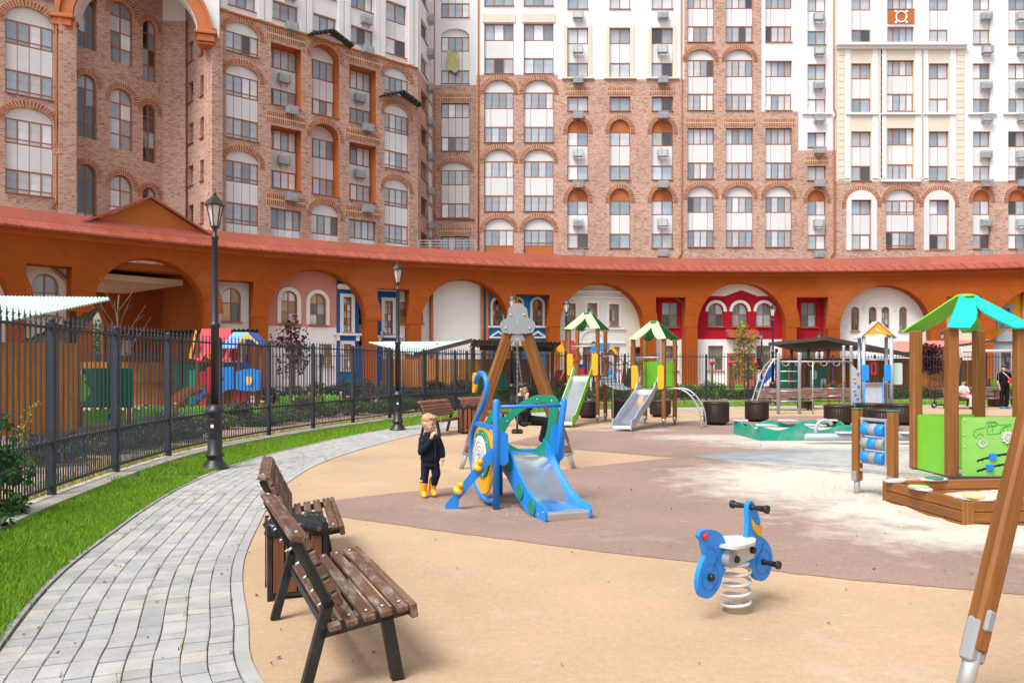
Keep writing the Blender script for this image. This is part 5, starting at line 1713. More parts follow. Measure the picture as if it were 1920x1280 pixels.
# ------------------------------------------------------------------ round planters
def planter(px, py, d, h, label):
    p = gp(px, py)
    t = thing('planter', label, 'planter', (p.x, p.y, 0), 0, 'dark brown round slatted planters')
    key = ('pl', d, h)
    if key not in CACHE:
        r = d / 2
        body = MB().lathe([(r * .72, 0), (r * .74, .06), (r * .92, .065), (r * .95, .12), (r * .96, h - .03)], 30)
        sl = MB()
        n = 34
        for k in range(n):
            a = 2 * math.pi * k / n
            Mz = Matrix.Rotation(a, 3, 'Z')
            sl.box(Mz @ Vector((r * .965, 0, h / 2 + .03)), (.022, 2 * math.pi * r / n * .72, h - .14), Mz)
        rim = MB().lathe([(r * .95, h - .07), (r * 1.0, h - .06), (r * 1.02, h - .03), (r * 1.0, h), (r * .9, h), (r * .88, h - .05)], 30)
        CACHE[key] = [x.mesh('p') for x in (body, sl, rim)]
        for me in CACHE[key]: me.materials.append(M['planter'])
    a, b, c = CACHE[key]
    new('body', a, None, t); new('slats', b, None, t, kind='stuff'); new('rim', c, None, t)
planter(1343, 796, .68, .62, 'dark brown round planter at the foot of the arched climber')
planter(1419, 790, .66, .58, 'dark brown round planter left of the steel ladder')
planter(1168, 789, .66, .60, 'dark brown round planter behind the grey slide')
planter(1238, 781, .66, .52, 'dark brown round planter behind the tower posts')
planter(1104, 783, .66, .52, 'dark brown round planter behind the green slide')
planter(1573, 795, .78, .52, 'dark brown round planter behind the green wavy sandbox')
planter(1632, 790, .80, .52, 'dark brown round planter at the foot of the blue slide')
planter(1656, 806, .72, .52, 'nearest dark brown planter behind the roller panel')
planter(1690, 796, .80, .56, 'dark brown planter beside the wooden tower post')

# ------------------------------------------------------------------ swan slide
t = thing('swan_slide', 'small blue toddler slide with swan neck, green rail and steel chute', 'slide', (.56, 7.85, 0), R(21.7))
def plate(name, poly, m, O, U, V, th=.02, holes=(), parent=None):
    return new(name, MB().prism(poly, th, O, U, V, holes), m, parent or t)
YZ = ((0, 1, 0), (0, 0, 1))
cheek = [(-.045, .03), (-.03, .0), (.10, .0), (.22, .02), (.42, .005), (.72, .135), (1.02, .315), (1.14, .36), (1.16, .46), (1.15, .70), (1.11, .73), (1.06, .70), (.62, .36), (.40, .235), (.22, .175), (.06, .155), (-.02, .145), (-.05, .10)]
for sg in (-1, 1):
    c = plate('cheek', cheek, M['bluepanel'], (sg * .25, 0, 0), *YZ, th=.022)
    for (y, z) in ((1.05, .52), (.14, .05), (.30, .13), (.02, .09)):
        new('bolt', MB().lathe([(.012, 0), (.012, .004), (.006, .008)], 8, (sg * .261, y, z), Matrix.Rotation(R(90 * sg), 3, 'Y')), M['bolt'], c)
    for (y, z) in ((.97, .465), (.61, .215), (.29, .092)):
        new('disc', MB().lathe([(.086, 0), (.086, .016)], 24, (sg * .261, y, z), Matrix.Rotation(R(90 * sg), 3, 'Y')), M['greendark'], c)
ch = [(1.13, .56), (1.0, .545), (.90, .50), (.62, .295), (.42, .175), (.28, .125), (.12, .105), (.0, .10), (-.025, .085), (-.03, .05), (-.02, .01)]
mb = MB(); pts = catmull([Vector((0, a, b)) for a, b in ch], 4)
for p in pts: mb.v += [(-.238, p.y, p.z), (.238, p.y, p.z), (.238, p.y, p.z - .012), (-.238, p.y, p.z - .012)]
for i in range(len(pts) - 1):
    for a, b in ((0, 1), (2, 3)):
        mb.f.append([4 * i + a, 4 * i + b, 4 * i + 4 + b, 4 * i + 4 + a]); mb.m.append(0); mb.sm.append(True)
new('chute', mb, M['steel'], t)
new('platform', MB().box((-.04, 1.36, .545), (.66, .50, .03), None, .006), M['blue'], t)
def post(x, y, z1, x1=None, y1=None, r=.037, m='blue'):
    return new('post', MB().tube([(x, y, 0), (x1 if x1 is not None else x, y1 if y1 is not None else y, z1 - .02), (x1 if x1 is not None else x, y1 if y1 is not None else y, z1 + .012)], [r, r, r * .6], 16), M[m], t)
post(-.47, .80, 1.19); post(.27, .96, 1.19, .37, .85); post(-.11, 1.64, .98)
new('handrail', MB().tube([(-.47, .80, 1.115), (.355, .87, 1.115)], .02, 12), M['blue'], t)
plate('side_bracket', rrect(-.02, .48, .10, .84, .05), M['bluepanel'], (-.43, .80, 0), (1, 0, 0), (0, 0, 1))
plate('side_bracket', rrect(-.11, .48, .06, .90, .08), M['bluepanel'], (.34, .905, 0), (1, 0, 0), (0, 0, 1))
# green balcony panel with its big oval opening
outl = [(0, 0), (.78, 0), (.80, .3), (.82, .62), (.76, .68), (.52, .68), (.36, .62), (.22, .52), (.10, .42), (.0, .38)]
hol = catmull([Vector((a, b, 0)) for a, b in ((.06, .20), (.14, .09), (.30, .035), (.46, .05), (.58, .16), (.63, .34), (.645, .55), (.60, .60), (.44, .57), (.28, .47), (.15, .35))] , 3)
gpn = plate('balcony_panel', outl, M['greendark'], (-.14, 1.60, .545), (.50, -.68, 0), (0, 0, 1), .02, [[(p.x * 1.08, p.y) for p in hol]])
for (a, b) in ((.68, .62), (.5, .63), (.12, .36), (.04, .08), (.68, .1)): new('bolt', MB().ball((-.14 + a * .64 - .008, 1.60 - a * .87 - .006, .545 + b), .011, 8, 4), M['bolt'], gpn)
plate('rail_panel', [(0, 0), (.42, 0), (.42, .3), (.2, .44), (0, .5)], M['greendark'], (-.42, .86, .62), (0, 1, 0), (0, 0, 1), .018, [[(.08, .08), (.34, .08), (.34, .22), (.1, .36)]])
# swan ring and neck at the left side
neck = catmull([Vector((-.47, a, b)) for a, b in ((.84, .09), (1.12, .055), (1.42, .16), (1.62, .42), (1.64, .70), (1.48, .92), (1.27, 1.08), (1.12, 1.24), (1.11, 1.38), (1.20, 1.465), (1.33, 1.475), (1.44, 1.42), (1.49, 1.37))], 6)
nk = new('swan_neck', MB().tube(neck, .030, 14), M['blue'], t)
hd = [(0, .02), (.03, -.02), (.085, -.02), (.10, .03), (.085, .075), (.10, .14), (.09, .19), (.055, .215), (.02, .20), (.0, .16), (.012, .10), (-.01, .06)]
plate('swan_head', hd, M['yellow'], (-.47, 1.47, 1.27), (0, 1, 0), (0, 0, 1), .03, (), nk)
ylw = [(1.22 + .36 * math.cos(2 * math.pi * k / 28), .50 + .39 * math.sin(2 * math.pi * k / 28)) for k in range(28)]
yp = plate('swan_body_panel', ylw, M['yellow'], (-.47, 0, 0), *YZ, th=.018)
new('disc_rim', MB().lathe([(.27, 0), (.27, .02)], 30, (-.482, 1.22, .57), Matrix.Rotation(R(-90), 3, 'Y')), M['greendark'], yp)
wd_ = new('play_disc', MB().lathe([(.20, 0), (.20, .016)], 30, (-.503, 1.22, .57), Matrix.Rotation(R(-90), 3, 'Y')), M['white'], yp)
sp_ = [Vector((-.521, 1.22 + (.02 + .165 * a / 20) * math.cos(a), .57 + (.02 + .165 * a / 20) * math.sin(a))) for a in np.arange(.5, 20, .28)]
new('spiral_groove', MB().tube(sp_, .004, 5), M['greyplastic'], yp)
new('disc_knob', MB().ball((-.53, 1.22, .57), .022, 10, 6), M['bolt'], yp)
for k in range(10):
    a = 2 * math.pi * k / 10
    new('bolt', MB().ball((-.503, 1.22 + .24 * math.cos(a), .57 + .24 * math.sin(a)), .010, 6, 4), M['bolt'], yp)
new('cross_bar', MB().bar((-.47, .82, .88), (-.47, 1.52, .90), .03, .05), M['blue'], t)
# step plank with rubber duck shaped steps
new('step_plank', MB().prism([(0, 0), (.10, .0), (.10, .10), (.50, .56), (.50, .66), (.44, .66), (-.05, .045), (-.05, 0)], .035, (-.93, 1.02, 0), (.93, -.30, 0), (0, 0, 1)), M['blue'], t)
for (a, z) in ((.12, .20), (.33, .45)):
    q = Vector((-.93, 1.02, 0)) + Vector((.93, -.30, 0)).normalized() * a
    new('step', MB().ball((q.x - .05, q.y - .06, z + .02), (.055, .075, .04), 12, 8, Matrix.Rotation(.5, 3, 'X')).ball((q.x - .03, q.y - .10, z + .075), .036, 12, 8), M['yellow'], t)

# ------------------------------------------------------------------ swings
def chain(parent, p0, p1, name='chain'):
    p0, p1 = Vector(p0), Vector(p1); L = (p1 - p0).length; n = int(L / .04)
    mb = MB(); fr = frame(p1 - p0, (0, 1, 0)); d = (p1 - p0) / n
    for k in range(n):
        c = p0 + d * (k + .5)
        mb.box(c, (.046, .020, .007) if k % 2 else (.046, .007, .020), fr)
    return new(name, mb, M['chain'], parent)
def aframe_swing(loc, rz, label, length=3.0, spread=.86, h=2.25, seats=(.8, 2.2), wd='playwood', swing=None, w=.125):
    t = thing('swing_frame', label, 'swing', loc, rz)
    for y in (0, length):
        for sg in (-1, 1):
            ft = Vector((sg * spread, y, 0)); ap = Vector((sg * .10, y, h))
            d = (ap - ft).normalized()
            up = Vector((1, 0, 0)).cross(d) if False else Vector((0, 1, 0))
            beam('leg', t, ft + d * .27, ap, w, w, M[wd], .015, (sg * .3, 1, 0))
            new('foot', MB().tube([ft + d * -.02, ft + d * .36], .036, 12), M['galv'], t)
            fr = frame(d, (0, 1, 0))
            new('bracket', MB().box(ft + d * .32, (.20, w + .02, w * .75), fr, .012).box(ft + d * .42, (.1, w * .6, w + .02), fr, .01), M['greyplastic'], t)
        cap = [(-.14, -.20), (.14, -.20), (.28, -.18), (.335, -.06), (.31, .02), (.20, .09), (.17, .26), (.06, .36), (-.06, .36), (-.17, .26), (-.20, .09), (-.31, .02), (-.335, -.06), (-.28, -.18)]
        cap = [(a * .82, b * .82) for a, b in cap]
        cp = new('apex_plate', MB().prism(cap, .02, (0, y - .09 if y == 0 else y + .09, h + .0), (1, 0, 0), (0, 0, 1)), M['greyplastic'], t)
        yy = y - .102 if y == 0 else y + .102
        for (a, b) in ((-.10, .12), (.10, .12), (-.18, -.08), (.18, -.08)): new('bolt', MB().ball((a, yy, h + b), .018, 8, 5), M['bolt'], cp)
        for (a, b) in ((0, .02), (-.13, -.13), (.13, -.13)):
            q0 = Vector((0, yy, h - .05)); 
            new('groove', MB().bar((0, yy, h - .03), (a * 1.0, yy, h - .03 + (b * 1.1 if a else .12)), .006, .004), M['whitegrey'], cp)
        new('cross_plate', MB().box((0, y, h - .22), (.36, .05, .11), None, .02), M['galv'], t)
    new('beam', MB().tube([(0, -.05, h - .23), (0, length + .05, h - .23)], .045, 14), M['galv'], t)
    for i, y in enumerate(seats):
        off_ = (swing or {}).get(i, (0, 0))
        zs = .50 + off_[1]; xs = off_[0]
        for dy in (-.22, .22):
            new('hanger', MB().lathe([(.02, -.06), (.03, 0)], 8, (0, y + dy, h - .24)), M['galv'], t)
            chain(t, (0, y + dy, h - .28), (xs, y + dy, zs + .12))
            new('seat_link', MB().bar((xs, y + dy, zs + .14), (xs, y + dy, zs + .01), .03, .03), M['blackrubber'], t)
        new('seat', MB().box((xs, y, zs), (.19, .46, .045), None, .02), M['blackrubber'], t)
    return t
aframe_swing((.085, 11.8, 0), 0, 'wooden A frame swing with grey apex plate and hanging chains', 3.0, .86, 2.22, (.85, 2.15), swing={1: (.17, .05)})
aframe_swing((2.84, 3.80, 0), R(200), 'near wooden swing leg with grey steel foot at the right edge', 3.0, .865, 2.25, (), w=.088)
# far metal swing at the right
t = thing('swing_frame', 'far swing with silver beam behind the wooden tower', 'swing', gp(1801, 768))
L = 4.2
for x in (0, L):
    for (dx, dy) in ((-.55, -.3), (.02, .55)):
        beam('leg', t, (x + dx * .9, dy, .1), (x, 0, 2.1), .1, .1, M['playwood'] if dx < 0 else M['benchwood_red'], .01, (0, 1, 0))
        new('foot', MB().tube([(x + dx, dy, 0), (x + dx * .85, dy * .85, .3)], .045, 10), M['galv'], t)
    new('apex_plate', MB().prism([(-.16, -.2), (.16, -.2), (.2, 0), (.1, .2), (-.1, .2), (-.2, 0)], .05, (x - .05, 0, 2.1), (0, 1, 0), (0, 0, 1)), M['whitegrey'], t)
new('beam', MB().tube([(0, 0, 2.13), (L, 0, 2.13)], .06, 12), M['silverpaint'], t)
for x in (.5, 1.35): 
    chain(t, (x, 0, 2.08), (x + .05, 0, .62))
new('seat', MB().box((.95, 0, .5), (.5, .2, .05), None, .02), M['blackrubber'], t)
for x in (2.4, 2.9): chain(t, (x, 0, 2.08), (x + .3, -.3, .65))

# ------------------------------------------------------------------ star roofs and slide towers
def star_roof(parent, half, z0, rise, mats, notch=.45, tipw=.30, over=.10, inset=1.0):
    """four bent boards forming an open pyramid; mats: front, right, back, left"""
    a = half + over
    root = None
    for k in (0, 2):
        Rz = Matrix.Rotation(R(90 * k), 3, 'Z')
        sl = math.hypot(a, rise)
        U = Rz @ Vector((1, 0, 0)); V = (Rz @ Vector((0, a, rise))).normalized()
        O = Rz @ Vector((0, -a, 0)) + Vector((0, 0, z0))
        tw = .10
        out = [(-a, 0), (-a + tipw * .8, -.02)]
        k_ = (a - tw) / sl
        for v_, in_ in ((.20, 0), (.40, 0), (.52, .04), (.60, .12)):
            x_ = a - tipw * .95 - k_ * v_ * sl - in_ * a
            if x_ > .02: out.append((-x_, v_ * sl))
        out.append((0, .63 * sl))
        for v_, in_ in ((.60, .12), (.52, .04), (.40, 0), (.20, 0)):
            x_ = a - tipw * .95 - k_ * v_ * sl - in_ * a
            if x_ > .02: out.append((x_, v_ * sl))
        out.append((a - tipw * .8, -.02))
        out += [(a, 0), (tw, sl * .96), (-tw, sl * .96)]
        if k % 2: out = [(p_ * inset, q_) for p_, q_ in out]
        new('roof_board', MB().prism(out, .022, O, U, V), mats[k], parent)
    new('roof_cap', MB().lathe([(.12, -.03), (.10, .012), (.02, .02)], 12, (0, 0, z0 + rise - .03)), mats[-1], parent)
def slide_tower(center, rz, label, deck, hp, half=.42, rise=.5, chute='steel', side=None, run=1.75, wch=.5, name='slide_tower'):
    t = thing(name, label, 'slide tower', center, rz)
    for sx in (-1, 1):
        for sy in (-1, 1):
            beam('post', t, (sx * half, sy * half, .16), (sx * half, sy * half, hp), .10, .10, M['playwood'], .012, (1, 0, 0))
            new('foot', MB().lathe([(.035, 0), (.035, .12), (.06, .12), (.06, .22)], 10, (sx * half, sy * half, 0)), M['galv'], t)
    star_roof(t, half, hp + .0, rise, [M['greenpale'], M['greendeep'], M['greendeep'], M['greendeep']])
    new('deck', MB().box((0, 0, deck - .03), (2 * half, 2 * half, .05), None, .006), M['greyplastic'], t)
    prof = [(-half + .02, deck), (-half - .16, deck - .03), (-half - .35, deck - .22), (-half - run + .45, .30), (-half - run + .2, .16), (-half - run, .14), (-half - run - .03, .08)]
    pts = catmull([Vector((0, a, b)) for a, b in prof], 4)
    mb = MB(); w = wch / 2
    for p in pts: mb.v += [(-w, p.y, p.z), (w, p.y, p.z), (w, p.y, p.z - .01), (-w, p.y, p.z - .01)]
    for i in range(len(pts) - 1):
        for a, b in ((0, 1), (2, 3)):
            mb.f.append([4 * i + a, 4 * i + b, 4 * i + 4 + b, 4 * i + 4 + a]); mb.m.append(0); mb.sm.append(True)
    new('chute', mb, M[chute], t)
    for sg in (-1, 1):
        up = [(p.y, p.z - .05) for p in pts]; dn = [(p.y, p.z + .18 - .08 * (k / len(pts)) ** 3) for k, p in enumerate(pts)]
        dn[0] = (dn[0][0], dn[0][1] + .12)
        new('chute_side', MB().prism(up + dn[::-1], .022, (sg * (w + .012), 0, 0), (0, 1, 0), (0, 0, 1)), side[0 if sg < 0 else 1], t)
        new('grip_panel', MB().prism(rrect(-.085, 0, .085, .62, .06), .02, (sg * (half - .06), -half - .065, deck - .02), (1, 0, 0), (0, 0, 1)), M['yellow'], t)
        new('guard_rail', MB().tube([(sg * half, -half, deck + .75), (sg * half, half, deck + .75)], .017, 8), M['galv'], t)
        new('guard_rail', MB().tube([(sg * half, -half, deck + .42), (sg * half, half, deck + .42)], .017, 8), M['galv'], t)
    new('guard_rail', MB().tube([(-half, -half, deck + .80), (half, -half, deck + .80)], .017, 8), M['galv'], t)
    return t
tA = slide_tower((2.14, 22.0, 0), R(-21.7), 'wooden play tower with lime green slide and pale green roof', 1.33, 2.62, side=(M['greenpale'], M['green']), run=1.85, wch=.5)
tB = slide_tower((3.77, 20.5, 0), R(-31), 'wooden play tower with grey steel slide and curved climbing bars', 1.0, 2.28, side=(M['silverpaint'], M['silverpaint']), run=1.75, wch=.46)
pts_ = [(.50 * math.sin(R(a)), .10 + .50 * math.cos(R(a))) for a in range(-62, 63, 12)]
new('curved_panel', MB().prism([(a, b) for a, b in pts_] + [(a * .96, b - .02) for a, b in pts_[::-1]], .68, (0, 0, 1.36), (1, 0, 0), (0, 1, 0)), M['green'], tB)
new('fire_pole', MB().tube([(.75, 0, 0), (.75, 0, 1.85), (.42, 0, 1.85)], .02, 10), M['galv'], tA)
for k in (-.2, .2):
    a = catmull([Vector((.42, k, .98)), Vector((.75, k, .99)), Vector((1.05, k, .82)), Vector((1.28, k, .45)), Vector((1.34, k, 0))], 6)
    new('climbing_bar', MB().tube(a, .02, 10), M['galv'], tB)
for (x, z) in ((.82, .96), (1.05, .82), (1.2, .6), (1.3, .3)): new('rung', MB().tube([(x, -.2, z), (x, .2, z)], .015, 8), M['galv'], tB)
# rope bridge between the towers
pa_ = Vector((2.14, 22, 0)) + Matrix.Rotation(R(-21.7), 3, 'Z') @ Vector((.45, .1, 1.28)); pb_ = Vector((3.77, 20.5, 0)) + Matrix.Rotation(R(-31), 3, 'Z') @ Vector((-.45, .1, .98))
rb = thing('rope_bridge', 'sagging plank bridge with black ropes between the two slide towers', 'rope bridge', (pa_.x, pa_.y, 0))
dirb = (pb_ - pa_); dirb.z = 0; sidev = Vector((-dirb.y, dirb.x, 0)).normalized()
n = 9
def sag(u, dz=0): 
    p = pa_.lerp(pb_, u); p.z -= .16 * math.sin(math.pi * u); return p - Vector((pa_.x, pa_.y, 0)) + Vector((0, 0, dz))
for k in range(n):
    c = sag((k + .5) / n); fr = frame(sag((k + 1) / n) - sag(k / n))
    new('plank', MB().box((0, 0, 0), (dirb.length / n * .82, .56, .035), None, .008), M['greyplastic'], rb, c, fr)
for sg in (-1, 1):
    new('hand_rope', MB().tube([sag(u / 10, .75 - .1 * math.sin(math.pi * u / 10)) + sidev * sg * .32 for u in range(11)], .012, 6), M['rope'], rb)
    for k in range(1, n):
        new('hanger_rope', MB().tube([sag(k / n) + sidev * sg * .28, sag(k / n, .75 - .1 * math.sin(math.pi * k / n)) + sidev * sg * .32], .009, 5), M['rope'], rb)

# ------------------------------------------------------------------ spring rider
t = thing('spring_rider', 'blue scooter shaped spring rider on a grey coil spring', 'spring rider', (1.425, 4.92, 0), R(40))
co = [Vector((.088 * math.cos(a), .088 * math.sin(a), .015 + .305 * a / (2 * math.pi * 4.8))) for a in np.arange(0, 2 * math.pi * 4.8, .26)]
new('spring', MB().tube(co, .0108, 10), M['whitegrey'], t)
new('seat_box', MB().prism([(-.15, .30), (.12, .33), (.13, .42), (-.12, .43), (-.16, .40)], .11, (0, 0, 0), (1, 0, 0), (0, 0, 1)), M['whitegrey'], t)
sb = new('seat', MB().prism([(q.x, q.y) for q in catmull([Vector((a, b, 0)) for a, b in ((.16, 0), (.13, .06), (.03, .115), (-.10, .125), (-.18, .10), (-.20, 0), (-.18, -.10), (-.10, -.125), (.03, -.115), (.13, -.06))], 3)], .018, (0, 0, .445), (1, 0, 0), (0, 1, 0)), M['whitegrey'], t)
def ell(cx, cz, rx, rz_, n=30): return [(cx + rx * math.cos(2 * math.pi * k / n), cz + rz_ * math.sin(2 * math.pi * k / n)) for k in range(n)]
rear = [(q.x, q.y) for q in catmull([Vector((a, b, 0)) for a, b in ((-.12, .30), (-.115, .36), (-.13, .45), (-.19, .525), (-.30, .56), (-.385, .56), (-.40, .53), (-.37, .50), (-.355, .45), (-.335, .405), (-.37, .37), (-.40, .32), (-.415, .25), (-.39, .18), (-.33, .145), (-.27, .15), (-.20, .19), (-.165, .25))], 3)]
rp_ = new('rear_panel', MB().prism(rear, .032, (0, 0, 0), (1, 0, 0), (0, 0, 1)), M['bluepanel'], t)
fro = [(q.x, q.y) for q in catmull([Vector((a, b, 0)) for a, b in ((.115, .30), (.12, .36), (.10, .44), (.115, .54), (.11, .62), (.12, .675), (.155, .685), (.19, .655), (.235, .58), (.26, .50), (.265, .445), (.30, .42), (.36, .37), (.395, .30), (.39, .22), (.34, .16), (.27, .145), (.20, .175), (.155, .23))], 3)]
fp_ = new('front_panel', MB().prism(fro, .032, (0, 0, 0), (1, 0, 0), (0, 0, 1)), M['bluepanel'], t)
for (pn, cx) in ((rp_, -.295), (fp_, .285)):
    for sg in (-1, 1):
        new('wheel_line', MB().prism(ell(cx, .27, .082, .082), .002, (0, sg * .0175, 0), (1, 0, 0), (0, 0, 1), [ell(cx, .27, .080, .080)]), M['bluedark'], pn)
        for k in range(6): new('engraved_line', MB().bar((cx + (.01 if cx < 0 else -.07) + .010 * k, sg * .0172, .30 + .016 * k), (cx + (.045 if cx < 0 else -.035) + .010 * k, sg * .0172, .31 + .016 * k), .002, .003), M['bluedark'], pn)
        if cx < 0: new('engraved_line', MB().tube([(cx - .06 + .02 * k, sg * .0165, .40 + .05 * math.sin(k * .5)) for k in range(7)], .0016, 4), M['bluedark'], pn)
def grip(pn, p, ln, nm):
    mb = MB()
    for sg in (-1, 1):
        mb.lathe([(.022, .015), (.017, .03), (.015, .05), (.019, .08), (.019, ln - .02), (.027, ln - .018), (.027, ln)], 14, p, Matrix.Rotation(R(-90 * sg), 3, 'X'))
    return new(nm, mb, M['blackrubber'], pn)
grip(fp_, (.15, 0, .645), .135, 'handlebar'); grip(fp_, (.285, 0, .27), .135, 'footrest')
for sg in (-1, 1):
    new('hub', MB().lathe([(.024, 0), (.024, .02), (.016, .026)], 12, (-.295, sg * .016, .27), Matrix.Rotation(R(-90 * sg), 3, 'X')), M['blackrubber'], rp_)
    for (x, z) in ((-.09, .355), (.09, .385)): new('seat_bolt', MB().lathe([(.022, 0), (.022, .02), (.014, .028)], 12, (x, sg * .055, z), Matrix.Rotation(R(-90 * sg), 3, 'X')), M['blackrubber'], t)
    new('headlight', MB().prism([(q.x, q.y) for q in catmull([Vector((a, b, 0)) for a, b in ((.19, .565), (.225, .53), (.28, .515), (.30, .51), (.295, .465), (.285, .445), (.245, .46), (.21, .50))], 2)], .012, (-.042, sg * .022, -.0), (1, 0, 0), (0, 0, 1)), M['yellow'], fp_)
    new('tail_light', MB().lathe([(.022, 0), (.020, .02), (.010, .026)], 10, (-.355, sg * .016, .53), Matrix.Rotation(R(-90 * sg), 3, 'X')), M['red'], rp_)
new('mount', MB().lathe([(.05, -.065), (.055, 0), (.05, .065)], 16, (-.125, 0, .36), Matrix.Rotation(R(90), 3, 'X')), M['greyplastic'], t)
# ------------------------------------------------------------------ wooden tower with sandbox
t = thing('play_tower', 'big wooden post tower with turquoise star roof and lime activity panel', 'play tower', (6.585, 11.225, 0))
hf = .475
for sx in (-1, 1):
    for sy in (-1, 1):
        beam('post', t, (sx * hf, sy * hf, .02), (sx * hf, sy * hf, 2.10), .145, .145, M['playwood'], .02, (1, 0, 0))
def star_roof2(parent, half, z0, rise, mats):
    star_roof(parent, half, z0, rise, mats, tipw=.38, over=.14, inset=.80)
star_roof2(t, hf, 2.09, .53, [M['turquoise'], M['green'], M['green'], M['green']])
new('side_panel', MB().prism(rrect(-.41, .03, .41, .84, .03), .025, (-hf, 0, 0), (0, -1, 0), (0, 0, 1)), M['green'], t)
new('side_panel', MB().prism(rrect(-.41, .03, .41, .84, .03), .025, (0, hf, 0), (1, 0, 0), (0, 0, 1)), M['green'], t)
yf = -hf - .085
ap = new('activity_panel', MB().prism(rrect(-.44, .02, .44, .86, .05), .022, (.06, yf, 0), (1, 0, 0), (0, 0, 1)), M['greenpanel'] if 'greenpanel' in M else M['green'], t)
def ink(pts, r=.0035, name='engraved_line', m='greendeep'):
    q = [Vector((.06 + a, yf - .0125, b)) for a, b in pts]
    return new(name, MB().tube(q, r, 4), M[m], ap)
ink([(-.28, .66), (-.25, .69), (-.12, .72), (-.11, .79), (-.06, .80), (.02, .795), (.06, .75), (.22, .765), (.235, .745), (.15, .735), (.08, .64), (-.10, .62)])
ink([(-.28, .66), (-.29, .60), (-.25, .58), (-.23, .62), (-.19, .64), (-.15, .60)]); ink([(-.10, .62), (-.10, .72), (-.06, .73), (.0, .735), (.03, .75)]); ink([(-.03, .735), (-.02, .66)])
ink([(-.09, .775), (-.085, .735), (-.06, .735), (-.06, .79), (-.09, .775)]); ink([(-.04, .74), (-.045, .785), (.01, .785), (.04, .75), (-.04, .74)])
ink([(.08, .64), (.09, .70), (.14, .735), (.19, .72)])
gear = []
for k in range(20):
    a = 2 * math.pi * k / 20; r_ = .085 if k % 2 == 0 else .068
    gear += [(r_ * math.cos(a - .1), r_ * math.sin(a - .1)), (r_ * math.cos(a + .1), r_ * math.sin(a + .1))]
gw_ = new('gear_wheel', MB().prism(gear, .018, (.24, yf - .024, .58), (1, 0, 0), (0, 0, 1)), M['white'], ap)
for rr in (.055, .045, .02): new('gear_ring', MB().prism(ell(0, 0, rr, rr, 20), .003, (.24, yf - .034, .58), (1, 0, 0), (0, 0, 1), [ell(0, 0, rr - .005, rr - .005, 20)]), M['greyplastic'], gw_)
for k in range(6): 
    a = R(60 * k); new('gear_spoke', MB().bar((.24 + .02 * math.cos(a), yf - .034, .58 + .02 * math.sin(a)), (.24 + .05 * math.cos(a), yf - .034, .58 + .05 * math.sin(a)), .004, .006), M['greyplastic'], gw_)
for k in range(12):
    a = R(30 * k); ink([(.18 + .10 * math.cos(a), .58 + .10 * math.sin(a)), (.18 + .118 * math.cos(a), .58 + .118 * math.sin(a))], .003)
ink([(-.17 + .06 * math.cos(R(a)) * (1.15 if (a // 36) % 2 else .9), .50 + .06 * math.sin(R(a)) * (1.15 if (a // 36) % 2 else .9)) for a in range(0, 361, 18)], .003)
new('worn_patch', MB().prism(ell(0, 0, .07, .06, 14), .002, (-.10, yf - .0125, .505), (1, 0, 0), (0, 0, 1), [ell(0, 0, .04, .035, 14)]), M['whitegrey'], ap)
for (x0, z0, xk) in ((-.24, .26, .0), (-.24, .12, -.04)):
    top = [(x0 + .5 * u, z0 + .10 * math.sin(u * 1.6) + .012) for u in np.linspace(0, 1, 14)]
    bot = [(x0 + .5 * u, z0 + .10 * math.sin(u * 1.6) - .022 + (.010 if i % 2 else 0)) for i, u in enumerate(np.linspace(0, 1, 14))]
    new('slot', MB().prism([(.06 + a, b) for a, b in top[::-1] + bot], .003, (0, yf - .0125, 0), (1, 0, 0), (0, 0, 1)), M['blackrubber'], ap)
    kx, kz = .06 + x0 + .5 * .42 + xk, z0 + .10 * math.sin(.42 * 1.6) + (xk * .25)
    kn = [(kx + .05 * (1 + .22 * math.cos(4 * a)) * math.cos(a + .78), kz + .045 * (1 + .22 * math.cos(4 * a)) * math.sin(a + .78)) for a in np.linspace(0, 2 * math.pi, 24, endpoint=False)]
    new('slider_knob', MB().prism(kn, .03, (0, yf - .028, 0), (1, 0, 0), (0, 0, 1)), M['bluepanel'], ap)
for (a, b) in ((-.41, .82), (.41, .82), (-.41, .06), (-.41, .45), (-.41, .62), (.41, .06)): new('bolt', MB().ball((.06 + a, yf - .012, b), .013, 8, 5), M['bolt'], ap)
new('base_beam', MB().box((0, -hf - .16, .03), (1.25, .06, .05)), M['darkmetal'], t)

